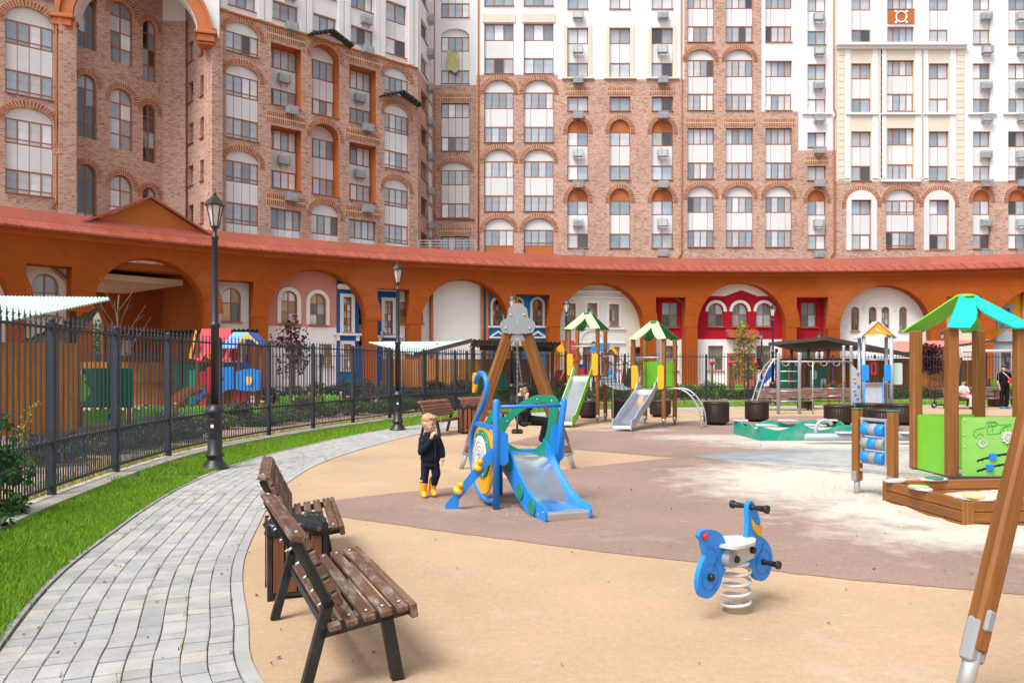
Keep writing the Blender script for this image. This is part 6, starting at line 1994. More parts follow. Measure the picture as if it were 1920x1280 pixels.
# sandbox of stacked boards
SB = thing('sandbox', 'wooden board sandbox with round corner seats in front of the play tower', 'sandbox', (4.40, 7.46, -.045), R(6))
sw_, sd_ = 2.3, 1.32
for k in range(3):
    z = -.02 + .11 * k + .055
    c = [(0, 0), (sw_, 0), (sw_, sd_), (0, sd_)]
    for i in range(4):
        a, b = Vector((*c[i], z)), Vector((*c[(i + 1) % 4], z))
        d = (b - a).normalized(); s_ = .035 if (k + i) % 2 else -.035
        beam('board', SB, a + d * s_, b + d * s_ * (1 if i % 2 else 1), .07, .104, M['playwood'], .008)
for (x, y) in ((0, 0), (sw_, 0), (sw_, sd_), (0, sd_)): beam('corner_post', SB, (x, y, 0), (x, y, .30), .085, .085, M['playwood'], .008, (1, 0, 0))
def seat_plate(x, y, rz, disc):
    pl = new('seat_plate', MB().prism([(q.x, q.y) for q in catmull([Vector((a, b, 0)) for a, b in ((-.30, -.03), (-.18, -.13), (0, -.17), (.18, -.13), (.30, -.03), (.26, .08), (.1, .13), (-.1, .13), (-.26, .08), (-.30, -.03))], 3)[:-1]], .018, (0, 0, 0), (1, 0, 0), (0, 1, 0)), M['whitegrey'], SB, (x, y, .318), Matrix.Rotation(rz, 3, 'Z') @ Matrix.Diagonal((.56, .56, 1)))
    if disc: new('seat_disc', MB().lathe([(.17, 0), (.17, .014)], 24, (0, -.03, .010)), disc, pl)
seat_plate(.12, .08, R(-40), M['yellowpale']); seat_plate(-.01, .72, R(-90), M['greenpale']); seat_plate(.55, sd_, 0, M['greendark']); seat_plate(.06, sd_ - .05, R(30), None)
n = 30; mb = MB()
for j in range(n + 1):
    for i in range(n + 1):
        x, y = .04 + (sw_ - .08) * i / n, .04 + (sd_ - .08) * j / n
        z = .14 + .10 * math.exp(-((x - 1.1) ** 2 + (y - .8) ** 2) / .12) + .05 * math.exp(-((x - .45) ** 2 + (y - .9) ** 2) / .04) + .012 * math.sin(x * 9 + y * 5) + random.uniform(-.008, .008)
        mb.v.append((x, y, z))
for j in range(n):
    for i in range(n):
        mb.f.append([j * (n + 1) + i, j * (n + 1) + i + 1, (j + 1) * (n + 1) + i + 1, (j + 1) * (n + 1) + i]); mb.m.append(0); mb.sm.append(True)
so = new('sandbox_sand', mb, M['sand'], None, (4.40, 7.46, -.03)); so.rotation_euler.z = R(6)
tag(so, 'heaped pale sand filling the wooden sandbox', 'sand', kind='stuff')

# roller panel
t = thing('roller_panel', 'two wooden posts holding blue and grey rollers by the sandbox', 'play panel', (4.24, 9.50, 0), math.atan2(-.50, .19))
Lr = math.hypot(.50, .19)
for x in (0, Lr):
    beam('post', t, (x, 0, .16), (x, 0, 1.03), .10, .10, M['playwood'], .012, (0, 1, 0))
    new('post_cap', MB().box((x, 0, 1.04), (.104, .104, .014), None, .004), M['greendark'], t)
    new('foot', MB().tube([(x, 0, 0), (x, 0, .2)], .038, 12), M['galv'], t)
    new('bracket', MB().box((x, -.053, .22), (.08, .012, .12), None, .01), M['greyplastic'], t)
for z in (.92, .40, .30): new('rail', MB().box((Lr / 2, 0, z), (Lr - .1, .035, .035), None, .006), M['galv'], t)
for x in (.085, Lr - .085): new('side_bar', MB().box((x, 0, .66), (.025, .05, .56), None, .005), M['galv'], t)
for r_, z in enumerate((.80, .635, .47)):
    for k in range(3):
        c0 = .10 + k * (Lr - .20) / 3; c1 = c0 + (Lr - .20) / 3 - .004
        m_ = M['bluepanel'] if (k + r_) % 2 == 0 else M['greyplastic']
        new('roller', MB().lathe([(.060, 0), (.074, .012), (.074, c1 - c0 - .012), (.060, c1 - c0)], 22, (c0, 0, z), Matrix.Rotation(R(90), 3, 'Y')), m_, t)

# green wavy sandbox and low seesaw
t = thing('wavy_sandbox', 'sea green sandbox with wavy panel edges and white corner seats', 'sandbox', (5.22, 16.25, 0), R(2))
def wave(L, h, n=40): return [(0, 0), (L, 0)] + [(L * (1 - i / n), h + .045 * math.cos(2 * math.pi * 2.5 * (1 - i / n) + .6)) for i in range(n + 1)]
for (x, y, rz, L) in ((0, 0, 0, 2.3), (0, 1.7, 0, 2.3)):
    new('wavy_panel', MB().prism(wave(L, .27), .03, (x, y, 0), (1, 0, 0), (0, 0, 1)), M['teal'], t)
for x in (0, 2.3): new('wavy_panel', MB().prism(wave(1.7, .27), .03, (x, 0, 0), (0, 1, 0), (0, 0, 1)), M['teal'], t)
for (x, y, a) in ((.1, .12, 0), (2.2, .12, 90), (2.2, 1.58, 180), (.1, 1.58, 270), (1.15, .1, 0), (1.15, 1.6, 0)):
    new('seat_plate', MB().prism([(-.2, -.14), (.24, -.16), (.2, .12), (-.1, .2)], .02, (0, 0, 0), (1, 0, 0), (0, 1, 0)), M['whitegrey'], t, (x, y, .325), Matrix.Rotation(R(a), 3, 'Z'))
ws = new('sandbox_sand', MB().box((1.15, .85, .10), (2.24, 1.64, .12)), M['sand'], None, (5.22, 16.25, 0)); ws.rotation_euler.z = R(2)
tag(ws, 'pale sand inside the green wavy sandbox', 'sand', kind='stuff')
t = thing('seesaw', 'low grey tube seesaw with looped handle beside the wavy sandbox', 'seesaw', (7.1, 15.55, 0), R(-3))
new('beam', MB().tube([(-1.2, 0, .13), (-1.16, 0, .14), (1.25, 0, .15)], [.05, .075, .075], 14), M['silverpaint'], t)
new('handle', MB().tube([(-.98 + .20 * (1 - math.cos(R(a))) * .9, 0, .18 + .30 * math.sin(R(a)) ** .7) for a in range(0, 151, 12)], .035, 12), M['silverpaint'], t)
for x in (-.35, .9): new('seat', MB().prism([(-.2, -.14), (.2, -.14), (.24, 0), (.2, .14), (-.2, .14), (-.24, 0)], .025, (x, 0, .235), (1, 0, 0), (0, 1, 0)), M['whitegrey'], t)
new('pivot', MB().box((.3, 0, .06), (.3, .3, .12), None, .02), M['galv'], t)

# ------------------------------------------------------------------ steel climbing frame and blue slide tower
t = thing('climbing_frame', 'silver steel ladder frame with curved bars and overhead pipe', 'climbing frame', (8.78, 25.5, 0))
def stl(name, pts, r=.025, m='silverpaint', n=10, par=None): return new(name, MB().tube([Vector(p) for p in pts], r, n), M[m], par or t)
for x in (0, .70): stl('post', [(x, 0, 0), (x, 0, 1.98), (x, 0, 2.03)], .055)
for z in (.42, .76, 1.09, 1.41): stl('rung', [(0, 0, z), (.70, 0, z)], .02, 'galv')
stl('overhead_pipe', [(0, .02, 1.73), (2.45, .02, 1.73)], .025, 'galv')
stl('thin_pole', [(1.1, -.1, 0), (1.1, -.1, 1.73)], .018, 'galv')
for y in (-.05, .45):
    stl('curved_bar', [(p.x, p.y, p.z) for p in catmull([Vector((0, y * .3, 1.80)), Vector((-.14, y * .6, 1.79)), Vector((-.38, y, 1.45)), Vector((-.58, y, .9)), Vector((-.85, y, 0))], 5)], .025, 'galv')
for k in range(3): stl('rung', [(-.38 - .14 * k, -.05, 1.45 - .35 * k), (-.38 - .14 * k, .45, 1.45 - .35 * k)], .018, 'galv')
for x in (2.2, 2.45): stl('post', [(x, .1, 0), (x, .1, 2.2), (x, .1, 2.26)], .05)
for k in range(5): stl('trapeze_loop', [(.25 + .42 * k + .11 * math.cos(R(a)), .02, 1.70 - .11 * math.sin(R(a))) for a in range(0, 181, 20)], .012, 'galv', 6)
for x in (1.65, 2.0): stl('rope', [(x, 0, .25), (x, 0, .95), (x + .25, 0, 1.1)], .014, 'redrope', 6)
for z in (.3, .6, .85): stl('rung', [(1.65, 0, z), (2.0, 0, z)], .018, 'galv')
t = thing('slide_tower', 'silver post tower with yellow gable roof and blue sided slide', 'slide tower', (11.55, 24.6, 0), R(-14))
for (x, y) in ((-.4, -.35), (.4, -.35), (-.4, .35), (.4, .35)): stl('post', [(x, y, 0), (x, y, 2.52)], .055)
new('gable', MB().prism([(-.50, 0), (-.3, .06), (0, .09), (.3, .06), (.50, 0), (0, .46)], .03, (0, -.42, 2.50), (1, 0, 0), (0, 0, 1), [[(-.09, .17), (.09, .17), (0, .29)]]), M['yellow'], t)
for sg in (-1, 1): new('roof_slope', MB().bar((sg * .55, 0, 2.46), (0, 0, 2.99), .95, .03), M['whitegrey'], t)
new('deck', MB().box((0, 0, 1.03), (.8, .7, .05), None, .006), M['greyplastic'], t)
pr = catmull([Vector((-.1, -.36, 1.06)), Vector((-.14, -.6, 1.0)), Vector((-.3, -1.35, .30)), Vector((-.36, -1.7, .15)), Vector((-.4, -1.95, .13))], 4)
mb = MB()
for p in pr: mb.v += [(p.x - .25, p.y, p.z), (p.x + .25, p.y, p.z), (p.x + .25, p.y, p.z - .012), (p.x - .25, p.y, p.z - .012)]
for i in range(len(pr) - 1):
    for a, b in ((0, 1), (2, 3)): mb.f.append([4 * i + a, 4 * i + b, 4 * i + 4 + b, 4 * i + 4 + a]); mb.m.append(0); mb.sm.append(True)
new('chute', mb, M['steel'], t)
for sg in (-1, 1):
    mb = MB()
    for p in pr:
        x = p.x + sg * .265
        mb.v += [(x - .012, p.y, p.z - .04), (x + .012, p.y, p.z - .04), (x + .012, p.y, p.z + .15), (x - .012, p.y, p.z + .15)]
    for i in range(len(pr) - 1):
        for a in range(4): mb.f.append([4 * i + a, 4 * i + (a + 1) % 4, 4 * i + 4 + (a + 1) % 4, 4 * i + 4 + a]); mb.m.append(0); mb.sm.append(False)
    mb.f += [[0, 1, 2, 3], [len(mb.v) - 4 + k for k in range(4)]]; mb.m += [0, 0]; mb.sm += [False, False]
    new('chute_side', mb, M['bluepanel'], t)
    new('grip_panel', MB().prism(rrect(-.1, 0, .1, .5, .04), .03, (sg * .32 - .04, -.40, 1.12), (1, 0, 0), (0, 0, 1)), M['bluepanel'], t)
new('rail_bar', MB().tube([(-.4, -.35, 1.78), (.4, -.35, 1.78)], .02, 8), M['galv'], t)
new('grip_ring', MB().prism(rrect(-.09, 0, .09, .42, .05), .03, (.02, .30, 1.3), (1, 0, 0), (0, 0, 1), [rrect(-.04, .07, .04, .35, .03)]), M['red'], t)
new('side_panel', MB().prism(rrect(-.17, 0, .17, .68, .05), .03, (.60, -.1, 1.0), (1, 0, 0), (0, 0, 1)), M['mint'], t)
cw = new('climbing_wall', MB().prism([(-.14, 0), (.14, 0), (.14, 1.15), (.05, 1.3), (-.14, 1.5)], .04, (-.62, -.3, .15), (1, 0, 0), (0, 0, 1)), M['silverpaint'], t)
for k in range(9): new('hold', MB().ball((-.62 + random.uniform(-.09, .09), -.34, .3 + .13 * k), .034, 8, 5), random.choice([M['red'], M['yellow'], M['bluepanel']]), cw)

# ------------------------------------------------------------------ pavilions in the nursery yards
def corr_roof(name, q, m, parent, n=36, amp=.035, th=.03):
    """corrugated sheet over the quad q (front-left, front-right, back-right, back-left)"""
    a, b, c, d = [Vector(p) for p in q]
    N = (b - a).cross(d - a).normalized()
    if N.z < 0: N = -N
    mb = MB(); vs = []
    for i in range(n + 1):
        h = N * (amp * (1 if i % 2 else -1))
        p, r = a.lerp(b, i / n), d.lerp(c, i / n)
        vs += [p + h, r + h, p + h - N * th, r + h - N * th]
    fs = []
    for i in range(n):
        o = 4 * i
        fs += [(o, o + 4, o + 5, o + 1), (o + 2, o + 3, o + 7, o + 6), (o, o + 2, o + 6, o + 4), (o + 1, o + 5, o + 7, o + 3)]
    fs += [(0, 1, 3, 2), (4 * n, 4 * n + 2, 4 * n + 3, 4 * n + 1)]
    mb.add(vs, fs)
    return new(name, mb, m, parent)
def board_wall(parent, p0, p1, z0, z1, bw, m, name='wall_board', th=.03, base=None):
    p0, p1 = Vector((p0[0], p0[1], 0)), Vector((p1[0], p1[1], 0)); L = (p1 - p0).length; n = max(1, round(L / bw))
    for k in range(n):
        a = p0.lerp(p1, (k + .5) / n)
        fr = frame((0, 0, 1), (p1 - p0))
        beam(name, parent, (a.x, a.y, z0), (a.x, a.y, z1 - random.uniform(0, .01)), round(L / n - .012, 3), th, m, .004, Vector((-(p1 - p0).y, (p1 - p0).x, 0)).normalized())
        
def posts_(parent, pts, z, s=.10, m='darkroof'):
    for (x, y) in pts: beam('post', parent, (x, y, 0), (x, y, z), s, s, M[m], .004, (1, 0, 0))
P_ = lambda px, py, Y: at(px, py, Y)
# left pavilion
pv = thing('pavilion', 'yard pavilion at the left with mint corrugated roof and varnished plywood walls', 'pavilion')
corr_roof('mint_roof', [P_(-170, 640, 14.2), P_(206, 561, 18.6), P_(204, 557, 20.6), P_(-190, 552, 20.4)], M['mint'], pv, 110, .011)
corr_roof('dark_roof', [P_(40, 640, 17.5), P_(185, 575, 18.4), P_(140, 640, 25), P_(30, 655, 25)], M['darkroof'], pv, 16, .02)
board_wall(pv, at(-90, 0, 16.2).xy, at(146, 0, 17.8).xy, .06, 2.1, 1.22, M['ply'], 'plywood_sheet')
board_wall(pv, at(146, 0, 17.9).xy, at(150, 0, 20.2).xy, .06, 2.1, 1.1, M['ply'], 'plywood_sheet')
posts_(pv, [tuple(at(137, 0, 18.1).xy), tuple(at(205, 0, 25).xy)], 2.85)
pv2 = thing('pavilion', 'flat dark roofed yard pavilion behind the railing on the left', 'pavilion')
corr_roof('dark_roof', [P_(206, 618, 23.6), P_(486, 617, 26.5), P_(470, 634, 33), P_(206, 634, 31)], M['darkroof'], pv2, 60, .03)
new('fascia', MB().bar(P_(208, 626, 24.0), P_(480, 624, 26.9), .08, .22), M['darkroof'], pv2)
new('fascia', MB().bar(P_(206, 620, 24.0), P_(206, 636, 31.0), .08, .22), M['darkroof'], pv2)
board_wall(pv2, at(150, 0, 30.0).xy, at(470, 0, 31.8).xy, .05, 1.75, 1.22, M['ply'], 'plywood_sheet')
board_wall(pv2, at(150, 0, 29.9).xy, at(340, 0, 30.9).xy, .85, .95, 4, M['playwood'], 'wall_batten')
posts_(pv2, [tuple(at(p, 0, Y).xy) for p, Y in ((212, 24.5), (340, 25.6), (466, 27.0), (275, 30.8), (400, 31.4))], 2.6, .09)
gb_ = new('green_board', MB().box((0, 0, 0), (1.45, .04, 1.05), None, .01), M['greendark'], pv2, P_(178, 727, 20.6) + Vector((.3, 0, 0)))
new('painted_frog', MB().prism(ell(0, 0, .22, .26, 18), .03, (-.62, -.04, -.1), (1, 0, 0), (0, 0, 1)).prism(ell(0, 0, .12, .12, 14), .03, (-.62, -.045, .26), (1, 0, 0), (0, 0, 1)), M['green'], gb_)
new('frog_eye', MB().prism(ell(0, 0, .11, .11, 14), .03, (-.70, -.06, .42), (1, 0, 0), (0, 0, 1)), M['white'], gb_)
new('green_board', MB().box((0, 0, 0), (1.1, .04, 1.0), None, .01), M['greendark'], pv2, P_(352, 704, 30.0))
# middle pavilion
pv3 = thing('pavilion', 'yard pavilion in the middle with mint and dark butterfly roof', 'pavilion')
corr_roof('mint_roof', [P_(775, 664, 29.5), P_(886, 636, 30), P_(842, 640, 34), P_(691, 641, 33)], M['mint'], pv3, 70, .011)
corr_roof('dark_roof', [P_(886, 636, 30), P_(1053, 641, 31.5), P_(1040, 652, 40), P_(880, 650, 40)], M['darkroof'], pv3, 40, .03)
new('fascia', MB().bar(P_(776, 666, 29.45), P_(886, 638, 29.95), .08, .16), M['darkroof'], pv3)
new('fascia', MB().bar(P_(900, 652, 31), P_(1040, 655, 32.5), .08, .2), M['darkroof'], pv3)
board_wall(pv3, at(738, 0, 38.2).xy, at(1010, 0, 39.0).xy, .05, 1.95, .40, M['ply'])
board_wall(pv3, at(716, 0, 34.0).xy, at(738, 0, 38.1).xy, .05, 1.95, .40, M['ply'])
posts_(pv3, [tuple(at(p, 0, Y).xy) for p, Y in ((735, 33.5), (820, 31), (888, 30.4), (970, 31), (1036, 32), (884, 37.6))], 2.5, .10)
new('green_board', MB().box((0, 0, 0), (1.75, .04, 1.3), None, .01), M['greendark'], pv3, P_(918, 722, 37.6))
# right pavilion with dark roof
pv4 = thing('pavilion', 'yard pavilion with dark underside roof behind the steel ladder', 'pavilion')
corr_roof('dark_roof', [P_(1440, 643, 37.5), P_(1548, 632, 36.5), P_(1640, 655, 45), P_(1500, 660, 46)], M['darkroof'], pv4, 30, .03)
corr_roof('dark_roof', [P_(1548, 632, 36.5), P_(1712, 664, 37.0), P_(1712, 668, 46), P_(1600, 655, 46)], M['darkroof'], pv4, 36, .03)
new('fascia', MB().bar(P_(1441, 645, 37.4), P_(1548, 634, 36.4), .08, .16), M['darkroof'], pv4); new('fascia', MB().bar(P_(1548, 634, 36.4), P_(1712, 667, 36.9), .08, .2), M['darkroof'], pv4)
board_wall(pv4, at(1462, 0, 39.6).xy, at(1708, 0, 39.6).xy, .05, 2.0, .42, M['ply'])
posts_(pv4, [tuple(at(p, 0, Y).xy) for p, Y in ((1456, 38), (1484, 39.2), (1516, 38.3), (1553, 37.2), (1660, 37.6))], 2.45, .11)
b1 = new('green_board', MB().box((0, 0, 0), (1.05, .04, 1.25), None, .01), M['greendark'], pv4, P_(1476, 707, 39.2)); b2 = new('green_board', MB().box((0, 0, 0), (1.05, .04, 1.25), None, .01), M['greendark'], pv4, P_(1534, 712, 39.2))
new('painted_giraffe', MB().prism([(-.04, -.5), (.02, -.5), (.03, 0), (.12, 0), (.13, -.5), (.18, -.5), (.2, .1), (.08, .15), (.06, .55), (-.12, .6), (-.12, .5), (-.02, .46), (-.05, .05)], .02, (.1, -.035, .1), (1, 0, 0), (0, 0, 1)), M['yellow'], b1)
new('painted_goat', MB().prism([(-.3, -.4), (-.2, -.4), (-.2, 0), (.0, .05), (.05, .35), (-.05, .5), (-.2, .45), (-.35, .55), (-.38, .3), (-.3, .2)], .02, (-.1, -.035, 0), (1, 0, 0), (0, 0, 1)).prism([(.1, -.45), (.2, -.45), (.2, -.2), (.35, -.2), (.35, -.45), (.45, -.45), (.45, 0), (.25, .1), (.1, 0)], .02, (0, -.035, 0), (1, 0, 0), (0, 0, 1)), M['white'], b2)
# far right pavilion with pink roof
pv5 = thing('pavilion', 'yard pavilion with pink corrugated roof behind the wooden tower', 'pavilion')
corr_roof('pink_roof', [P_(1664, 664, 40), P_(1868, 636, 36.5), P_(1840, 637, 44), P_(1670, 640, 46)], M['pinkroof'], pv5, 70, .011)
new('fascia', MB().bar(P_(1700, 662, 39.4), P_(1868, 637.5, 36.4), .08, .12), M['darkroof'], pv5)
board_wall(pv5, at(1708, 0, 39.7).xy, at(1850, 0, 39.0).xy, .05, 1.9, 1.0, M['ply'], 'plywood_sheet')
posts_(pv5, [tuple(at(p, 0, Y).xy) for p, Y in ((1848, 37.6), (1720, 40), (1790, 38.6))], 2.4, .11)

# ------------------------------------------------------------------ nursery toys
def leaf_fence(p0, p1, label, h=.42):
    p0, p1 = Vector((p0.x, p0.y, 0)), Vector((p1.x, p1.y, 0)); L = (p1 - p0).length; n = max(1, round(L / 1.25))
    t = thing('leaf_fence', label, 'low fence', p0, math.atan2((p1 - p0).y, (p1 - p0).x))
    w = L / n
    for k in range(n):
        o = [(0, .06), (w - .14, .06)] + [((w - .14) * (1 - i / 16), h - .02 + .05 * math.cos(i * 2.1) + .06 * math.sin(math.pi * i / 16)) for i in range(17)]
        b = new('leaf_board', MB().prism(o, .025, (0, 0, 0), (1, 0, 0), (0, 0, 1)), M['green'], t, (k * w + .07, 0, 0))
        c = (.3 + .45 * random.random()) * w
        new('butterfly', MB().prism([(c - .07, .2), (c - .02, .25), (c, .3), (c + .05, .38), (c + .06, .27), (c + .03, .2), (c + .05, .13), (c - .01, .16), (c - .05, .12)], .02, (0, -.02, 0), (1, 0, 0), (0, 0, 1)), M['bluedark'], b)
    for k in range(n + 1):
        po = new('post', MB().lathe([(.055, 0), (.055, h + .1)], 10, (k * w, 0, 0)), M['binwood'], t)
        new('post_cap', MB().lathe([(.06, 0), (.055, .03), (.02, .035)], 10, (k * w, 0, h + .1)), M['yellowpale'], po)
leaf_fence(at(150, 0, 20.4), at(492, 0, 22.6), 'low lime green leaf fence in front of the toy house at left')
leaf_fence(at(492, 0, 23.0), at(652, 0, 27.0), 'low lime green leaf fence behind the railing in the middle')
leaf_fence(at(520, 0, 30.0), at(640, 0, 31), 'rear row of low lime green leaf fence boards')
leaf_fence(at(1130, 0, 38.0), at(1400, 0, 40.0), 'low lime fence in front of the mint and red fronts', .6)
leaf_fence(at(930, 0, 36.2), at(1060, 0, 37.0), 'low lime fence behind the swing frame', .55)
leaf_fence(at(1855, 0, 38.5), at(1960, 0, 38.5), 'low lime fence behind the person in black', .9)

t = thing('toy_playhouse', 'red and blue roofed nursery play house with blue boards and slides behind the railing', 'play house', at(430, 786, 23.4) * 1.0)
t.location = (xx(430, 23.4), 23.4, 0)
U = lambda px: xx(px, 23.4) - xx(430, 23.4); V = lambda py: zz(py, 23.4)
def tb(name, pts, m, y=0.0, th=.03, holes=()): return new(name, MB().prism([(U(a), V(b)) for a, b in pts], th, (0, y, 0), (1, 0, 0), (0, 0, 1), [[(U(a), V(b)) for a, b in h] for h in holes]), M[m], t)
for (p, y0) in ((372, -.1), (389, .5), (420, -.1), (447, .05), (446, .6), (468, .6), (488, .1)): beam('post', t, (U(p), y0, 0), (U(p), y0, V(642)), .085, .085, M['binwood'], .008, (1, 0, 0))
def slope(name, a, b, y0, y1, m):
    return new(name, MB().prism([(U(a[0]), 0), (U(b[0]), 0), (U(b[0]) + .08, 1), (U(b[0]) - .1, 1.08), (U(b[0]) - .2, .86), (U(a[0]) + .25, .86), (U(a[0]) + .12, 1.08), (U(a[0]) - .08, 1.0)], .03, (0, y0, V(a[1])), (1, 0, 0), (0, y1, -1.0)), M[m], t)
slope('red_roof_slope', (372, 616), (428, 618), .25, -.42, 'redroof'); slope('red_roof_slope', (372, 616), (428, 618), .27, .42, 'redroof')
tb('yellow_gable_leg', [(369, 618), (372, 622), (362, 672), (357, 672), (358, 664)], 'yellow', -.1); tb('yellow_gable_leg', [(370, 620), (373, 640), (384, 670), (381, 674), (376, 668)], 'yellow', .5)
new('blue_roof_slope', MB().prism([(U(439), 0), (U(470), 0), (U(448), .55), (U(419), .55)], .03, (0, -.05, V(623)), (1, 0, 0), (0, -.5, -1)), M['bluepanel'], t)
new('blue_roof_slope', MB().bar((U(470), .2, V(623)), (U(493), .2, V(648)), .8, .03), M['bluedark'], t)
tb('yellow_gable', [(470, 624), (492, 645), (488, 646), (480, 638), (470, 636), (460, 639), (452, 647), (449, 643)], 'yellowpale', -.28)
tb('dark_arch', [(456, 646), (460, 640), (470, 637), (480, 640), (486, 647)], 'bluedark', .1)
tb('blue_board', [(446, 697), (460, 692), (476, 691), (491, 694), (491, 730), (480, 732), (460, 732), (446, 729)], 'bluepanel', -.15)
tb('flower', [(463, 712), (466, 706), (471, 705), (476, 708), (478, 713), (475, 718), (473, 722), (467, 721), (465, 716)], 'yellowpale', -.18)
tb('blue_board', [(412, 690), (425, 688), (441, 687), (441, 729), (428, 730), (420, 738), (410, 742), (407, 730), (416, 720), (424, 712), (420, 702), (412, 698)], 'bluepanel', -.14)
tb('red_board', [(391, 688), (410, 687), (418, 697), (424, 711), (416, 720), (402, 726), (391, 740)], 'red', -.1)
tb('red_board', [(367, 697), (378, 695), (378, 722), (367, 722)], 'red', .3)
tb('dark_blue_board', [(389, 694), (393, 684), (405, 679), (416, 682), (417, 690)], 'bluedark', .4); tb('dark_blue_board', [(428, 686), (437, 680), (450, 679), (460, 685), (463, 690), (440, 690)], 'bluedark', .4)
tb('green_board', [(340, 694), (358, 693), (358, 722), (340, 724)], 'greendark', .6); tb('green_board', [(349, 745), (360, 741), (374, 743), (374, 757), (349, 758)], 'greendark', .2)
tb('brown_arch', [(318, 752), (330, 738), (345, 728), (365, 722), (388, 722), (388, 730), (365, 730), (350, 738), (340, 752), (338, 762), (318, 762)], 'binwood', -.12); tb('brown_arch', [(330, 755), (345, 736), (372, 726), (372, 730), (349, 742), (336, 757)], 'binwood', .2)
tb('blue_slide', [(364, 757), (372, 760), (372, 752), (392, 736), (392, 727), (385, 732)], 'bluedark', -.2)
tb('red_slide_side', [(374, 762), (394, 742), (394, 760), (380, 764)], 'red', -.24)
tb('red_board', [(432, 738), (458, 736), (462, 748), (448, 756), (432, 756)], 'red', .1)
tb('yellow_round', [(407, 730), (411, 729), (414, 733), (412, 739), (407, 742)], 'yellowpale', -.2)
# second toy house behind the slide tower
t = thing('toy_playhouse', 'far toy house with red and blue roofs behind the lime green slide', 'play house', (xx(1095, 38), 38, 0))
U = lambda px: xx(px, 38) - xx(1095, 38); V = lambda py: zz(py, 38)
tb('yellow_gable', [(1052, 639), (1060, 660), (1058, 690), (1052, 660), (1046, 660), (1040, 680), (1035, 700), (1030, 700), (1040, 660)], 'yellow', -.2)
new('red_roof_slope', MB().prism([(U(1052), V(638)), (U(1076), V(638)), (U(1092), V(672)), (U(1082), V(684)), (U(1064), V(690))], .6, (0, .2, 0), (1, 0, 0), (0, 0, 1)), M['redroof'], t)
tb('blue_roof', [(1103, 659), (1110, 650), (1125, 643), (1146, 643), (1136, 660)], 'bluepanel', -.1); tb('yellow_gable', [(1146, 644), (1158, 664), (1156, 668), (1150, 660), (1146, 655), (1140, 656), (1138, 660)], 'yellow', -.14)
for p in (1064, 1084, 1105, 1130, 1141, 1155): beam('post', t, (U(p), .3, 0), (U(p), .3, V(660)), .1, .1, M['binwood'], .008, (1, 0, 0))
tb('red_board', [(1042, 694), (1059, 693), (1059, 727), (1046, 727), (1038, 712)], 'red', -.2); tb('red_board', [(1084, 690), (1104, 690), (1104, 722), (1084, 722)], 'red', -.1)
tb('blue_board', [(1138, 695), (1146, 691), (1154, 697), (1156, 712), (1150, 722), (1138, 722)], 'bluepanel', -.2); tb('blue_board', [(1076, 681), (1102, 684), (1104, 690), (1076, 690)], 'bluedark', .1)
tb('flower', [(1141, 706), (1144, 702), (1148, 704), (1149, 709), (1146, 712), (1142, 711)], 'yellowpale', -.24)
tb('yellow_ladder', [(1030, 718), (1034, 716), (1043, 686), (1040, 685)], 'yellowpale', -.3); tb('yellow_ladder', [(1046, 716), (1050, 714), (1059, 694), (1056, 692)], 'yellowpale', -.3)
tb('white_figure', [(1022, 700), (1030, 696), (1036, 706), (1034, 720), (1026, 718)], 'white', -.3)
tb('red_slide_side', [(1163, 716), (1168, 690), (1171, 690), (1178, 722), (1172, 722)], 'red', -.2)
t = thing('toy_slide', 'far red and blue toy slide behind the planter and ladder', 'slide', (xx(1430, 37.5), 37.5, 0))
U = lambda px: xx(px, 37.5) - xx(1430, 37.5); V = lambda py: zz(py, 37.5)
tb('slide_bed', [(1412, 730), (1420, 733), (1450, 702), (1455, 682), (1448, 684)], 'bluedark'); tb('slide_side', [(1424, 738), (1456, 708), (1456, 720), (1436, 742)], 'red', -.1)
tb('base_board', [(1398, 736), (1408, 730), (1430, 733), (1440, 744), (1398, 745)], 'yellow', -.15); tb('base_board', [(1384, 738), (1396, 728), (1410, 730), (1404, 744), (1386, 744)], 'bluedark', -.2)
for p in (1338, 1372, 1378, 1420): 
    beam('post', t, (U(p), .3, 0), (U(p), .3, V(680)), .1, .1, M['benchwood_red'], .008, (1, 0, 0)); new('post_knob', MB().ball((U(p), .3, V(680)), .12, 8, 6), M['red'], t)
# ------------------------------------------------------------------ plants
def leaf_mesh(name, P, smin, smax, flat=.5, six=False):
    """P (n,3) leaf centres -> pointed leaves of two triangles folded on the midrib"""
    P = np.asarray(P, float); n = len(P)
    th = RNG.uniform(0, 2 * np.pi, n); tilt = RNG.uniform(-1, 1, n) * (1 - flat) * 1.5 + RNG.uniform(-.5, .5, n)
    d = np.stack([np.cos(th) * np.cos(tilt), np.sin(th) * np.cos(tilt), np.sin(tilt)], 1)
    r = RNG.normal(size=(n, 3)); r[:, 2] += 1.2 * flat
    s = np.cross(d, r); s /= np.linalg.norm(s, axis=1)[:, None] + 1e-9
    nn = np.cross(s, d)
    L = RNG.uniform(smin, smax, n)[:, None]
    w = L * .36
    v = np.stack([P - d * L * .5, P + s * w - nn * L * .08 - d * L * .05, P + d * L * .5 - nn * L * .12, P - s * w - nn * L * .08 - d * L * .05], 1).reshape(-1, 3)
    me = bpy.data.meshes.new(name)
    me.vertices.add(n * 4); me.vertices.foreach_set('co', v.ravel())
    me.loops.add(n * 4); me.polygons.add(n)
    me.loops.foreach_set('vertex_index', np.arange(n * 4))
    me.polygons.foreach_set('loop_start', np.arange(n) * 4); me.polygons.foreach_set('loop_total', np.full(n, 4))
    me.update(calc_edges=True)
    return me
def in_blob(c, r, n):
    q = RNG.normal(size=(n, 3)); q /= np.linalg.norm(q, axis=1)[:, None]
    return np.array(c) + q * np.array(r) * (RNG.uniform(.25, 1, n) ** .5)[:, None]
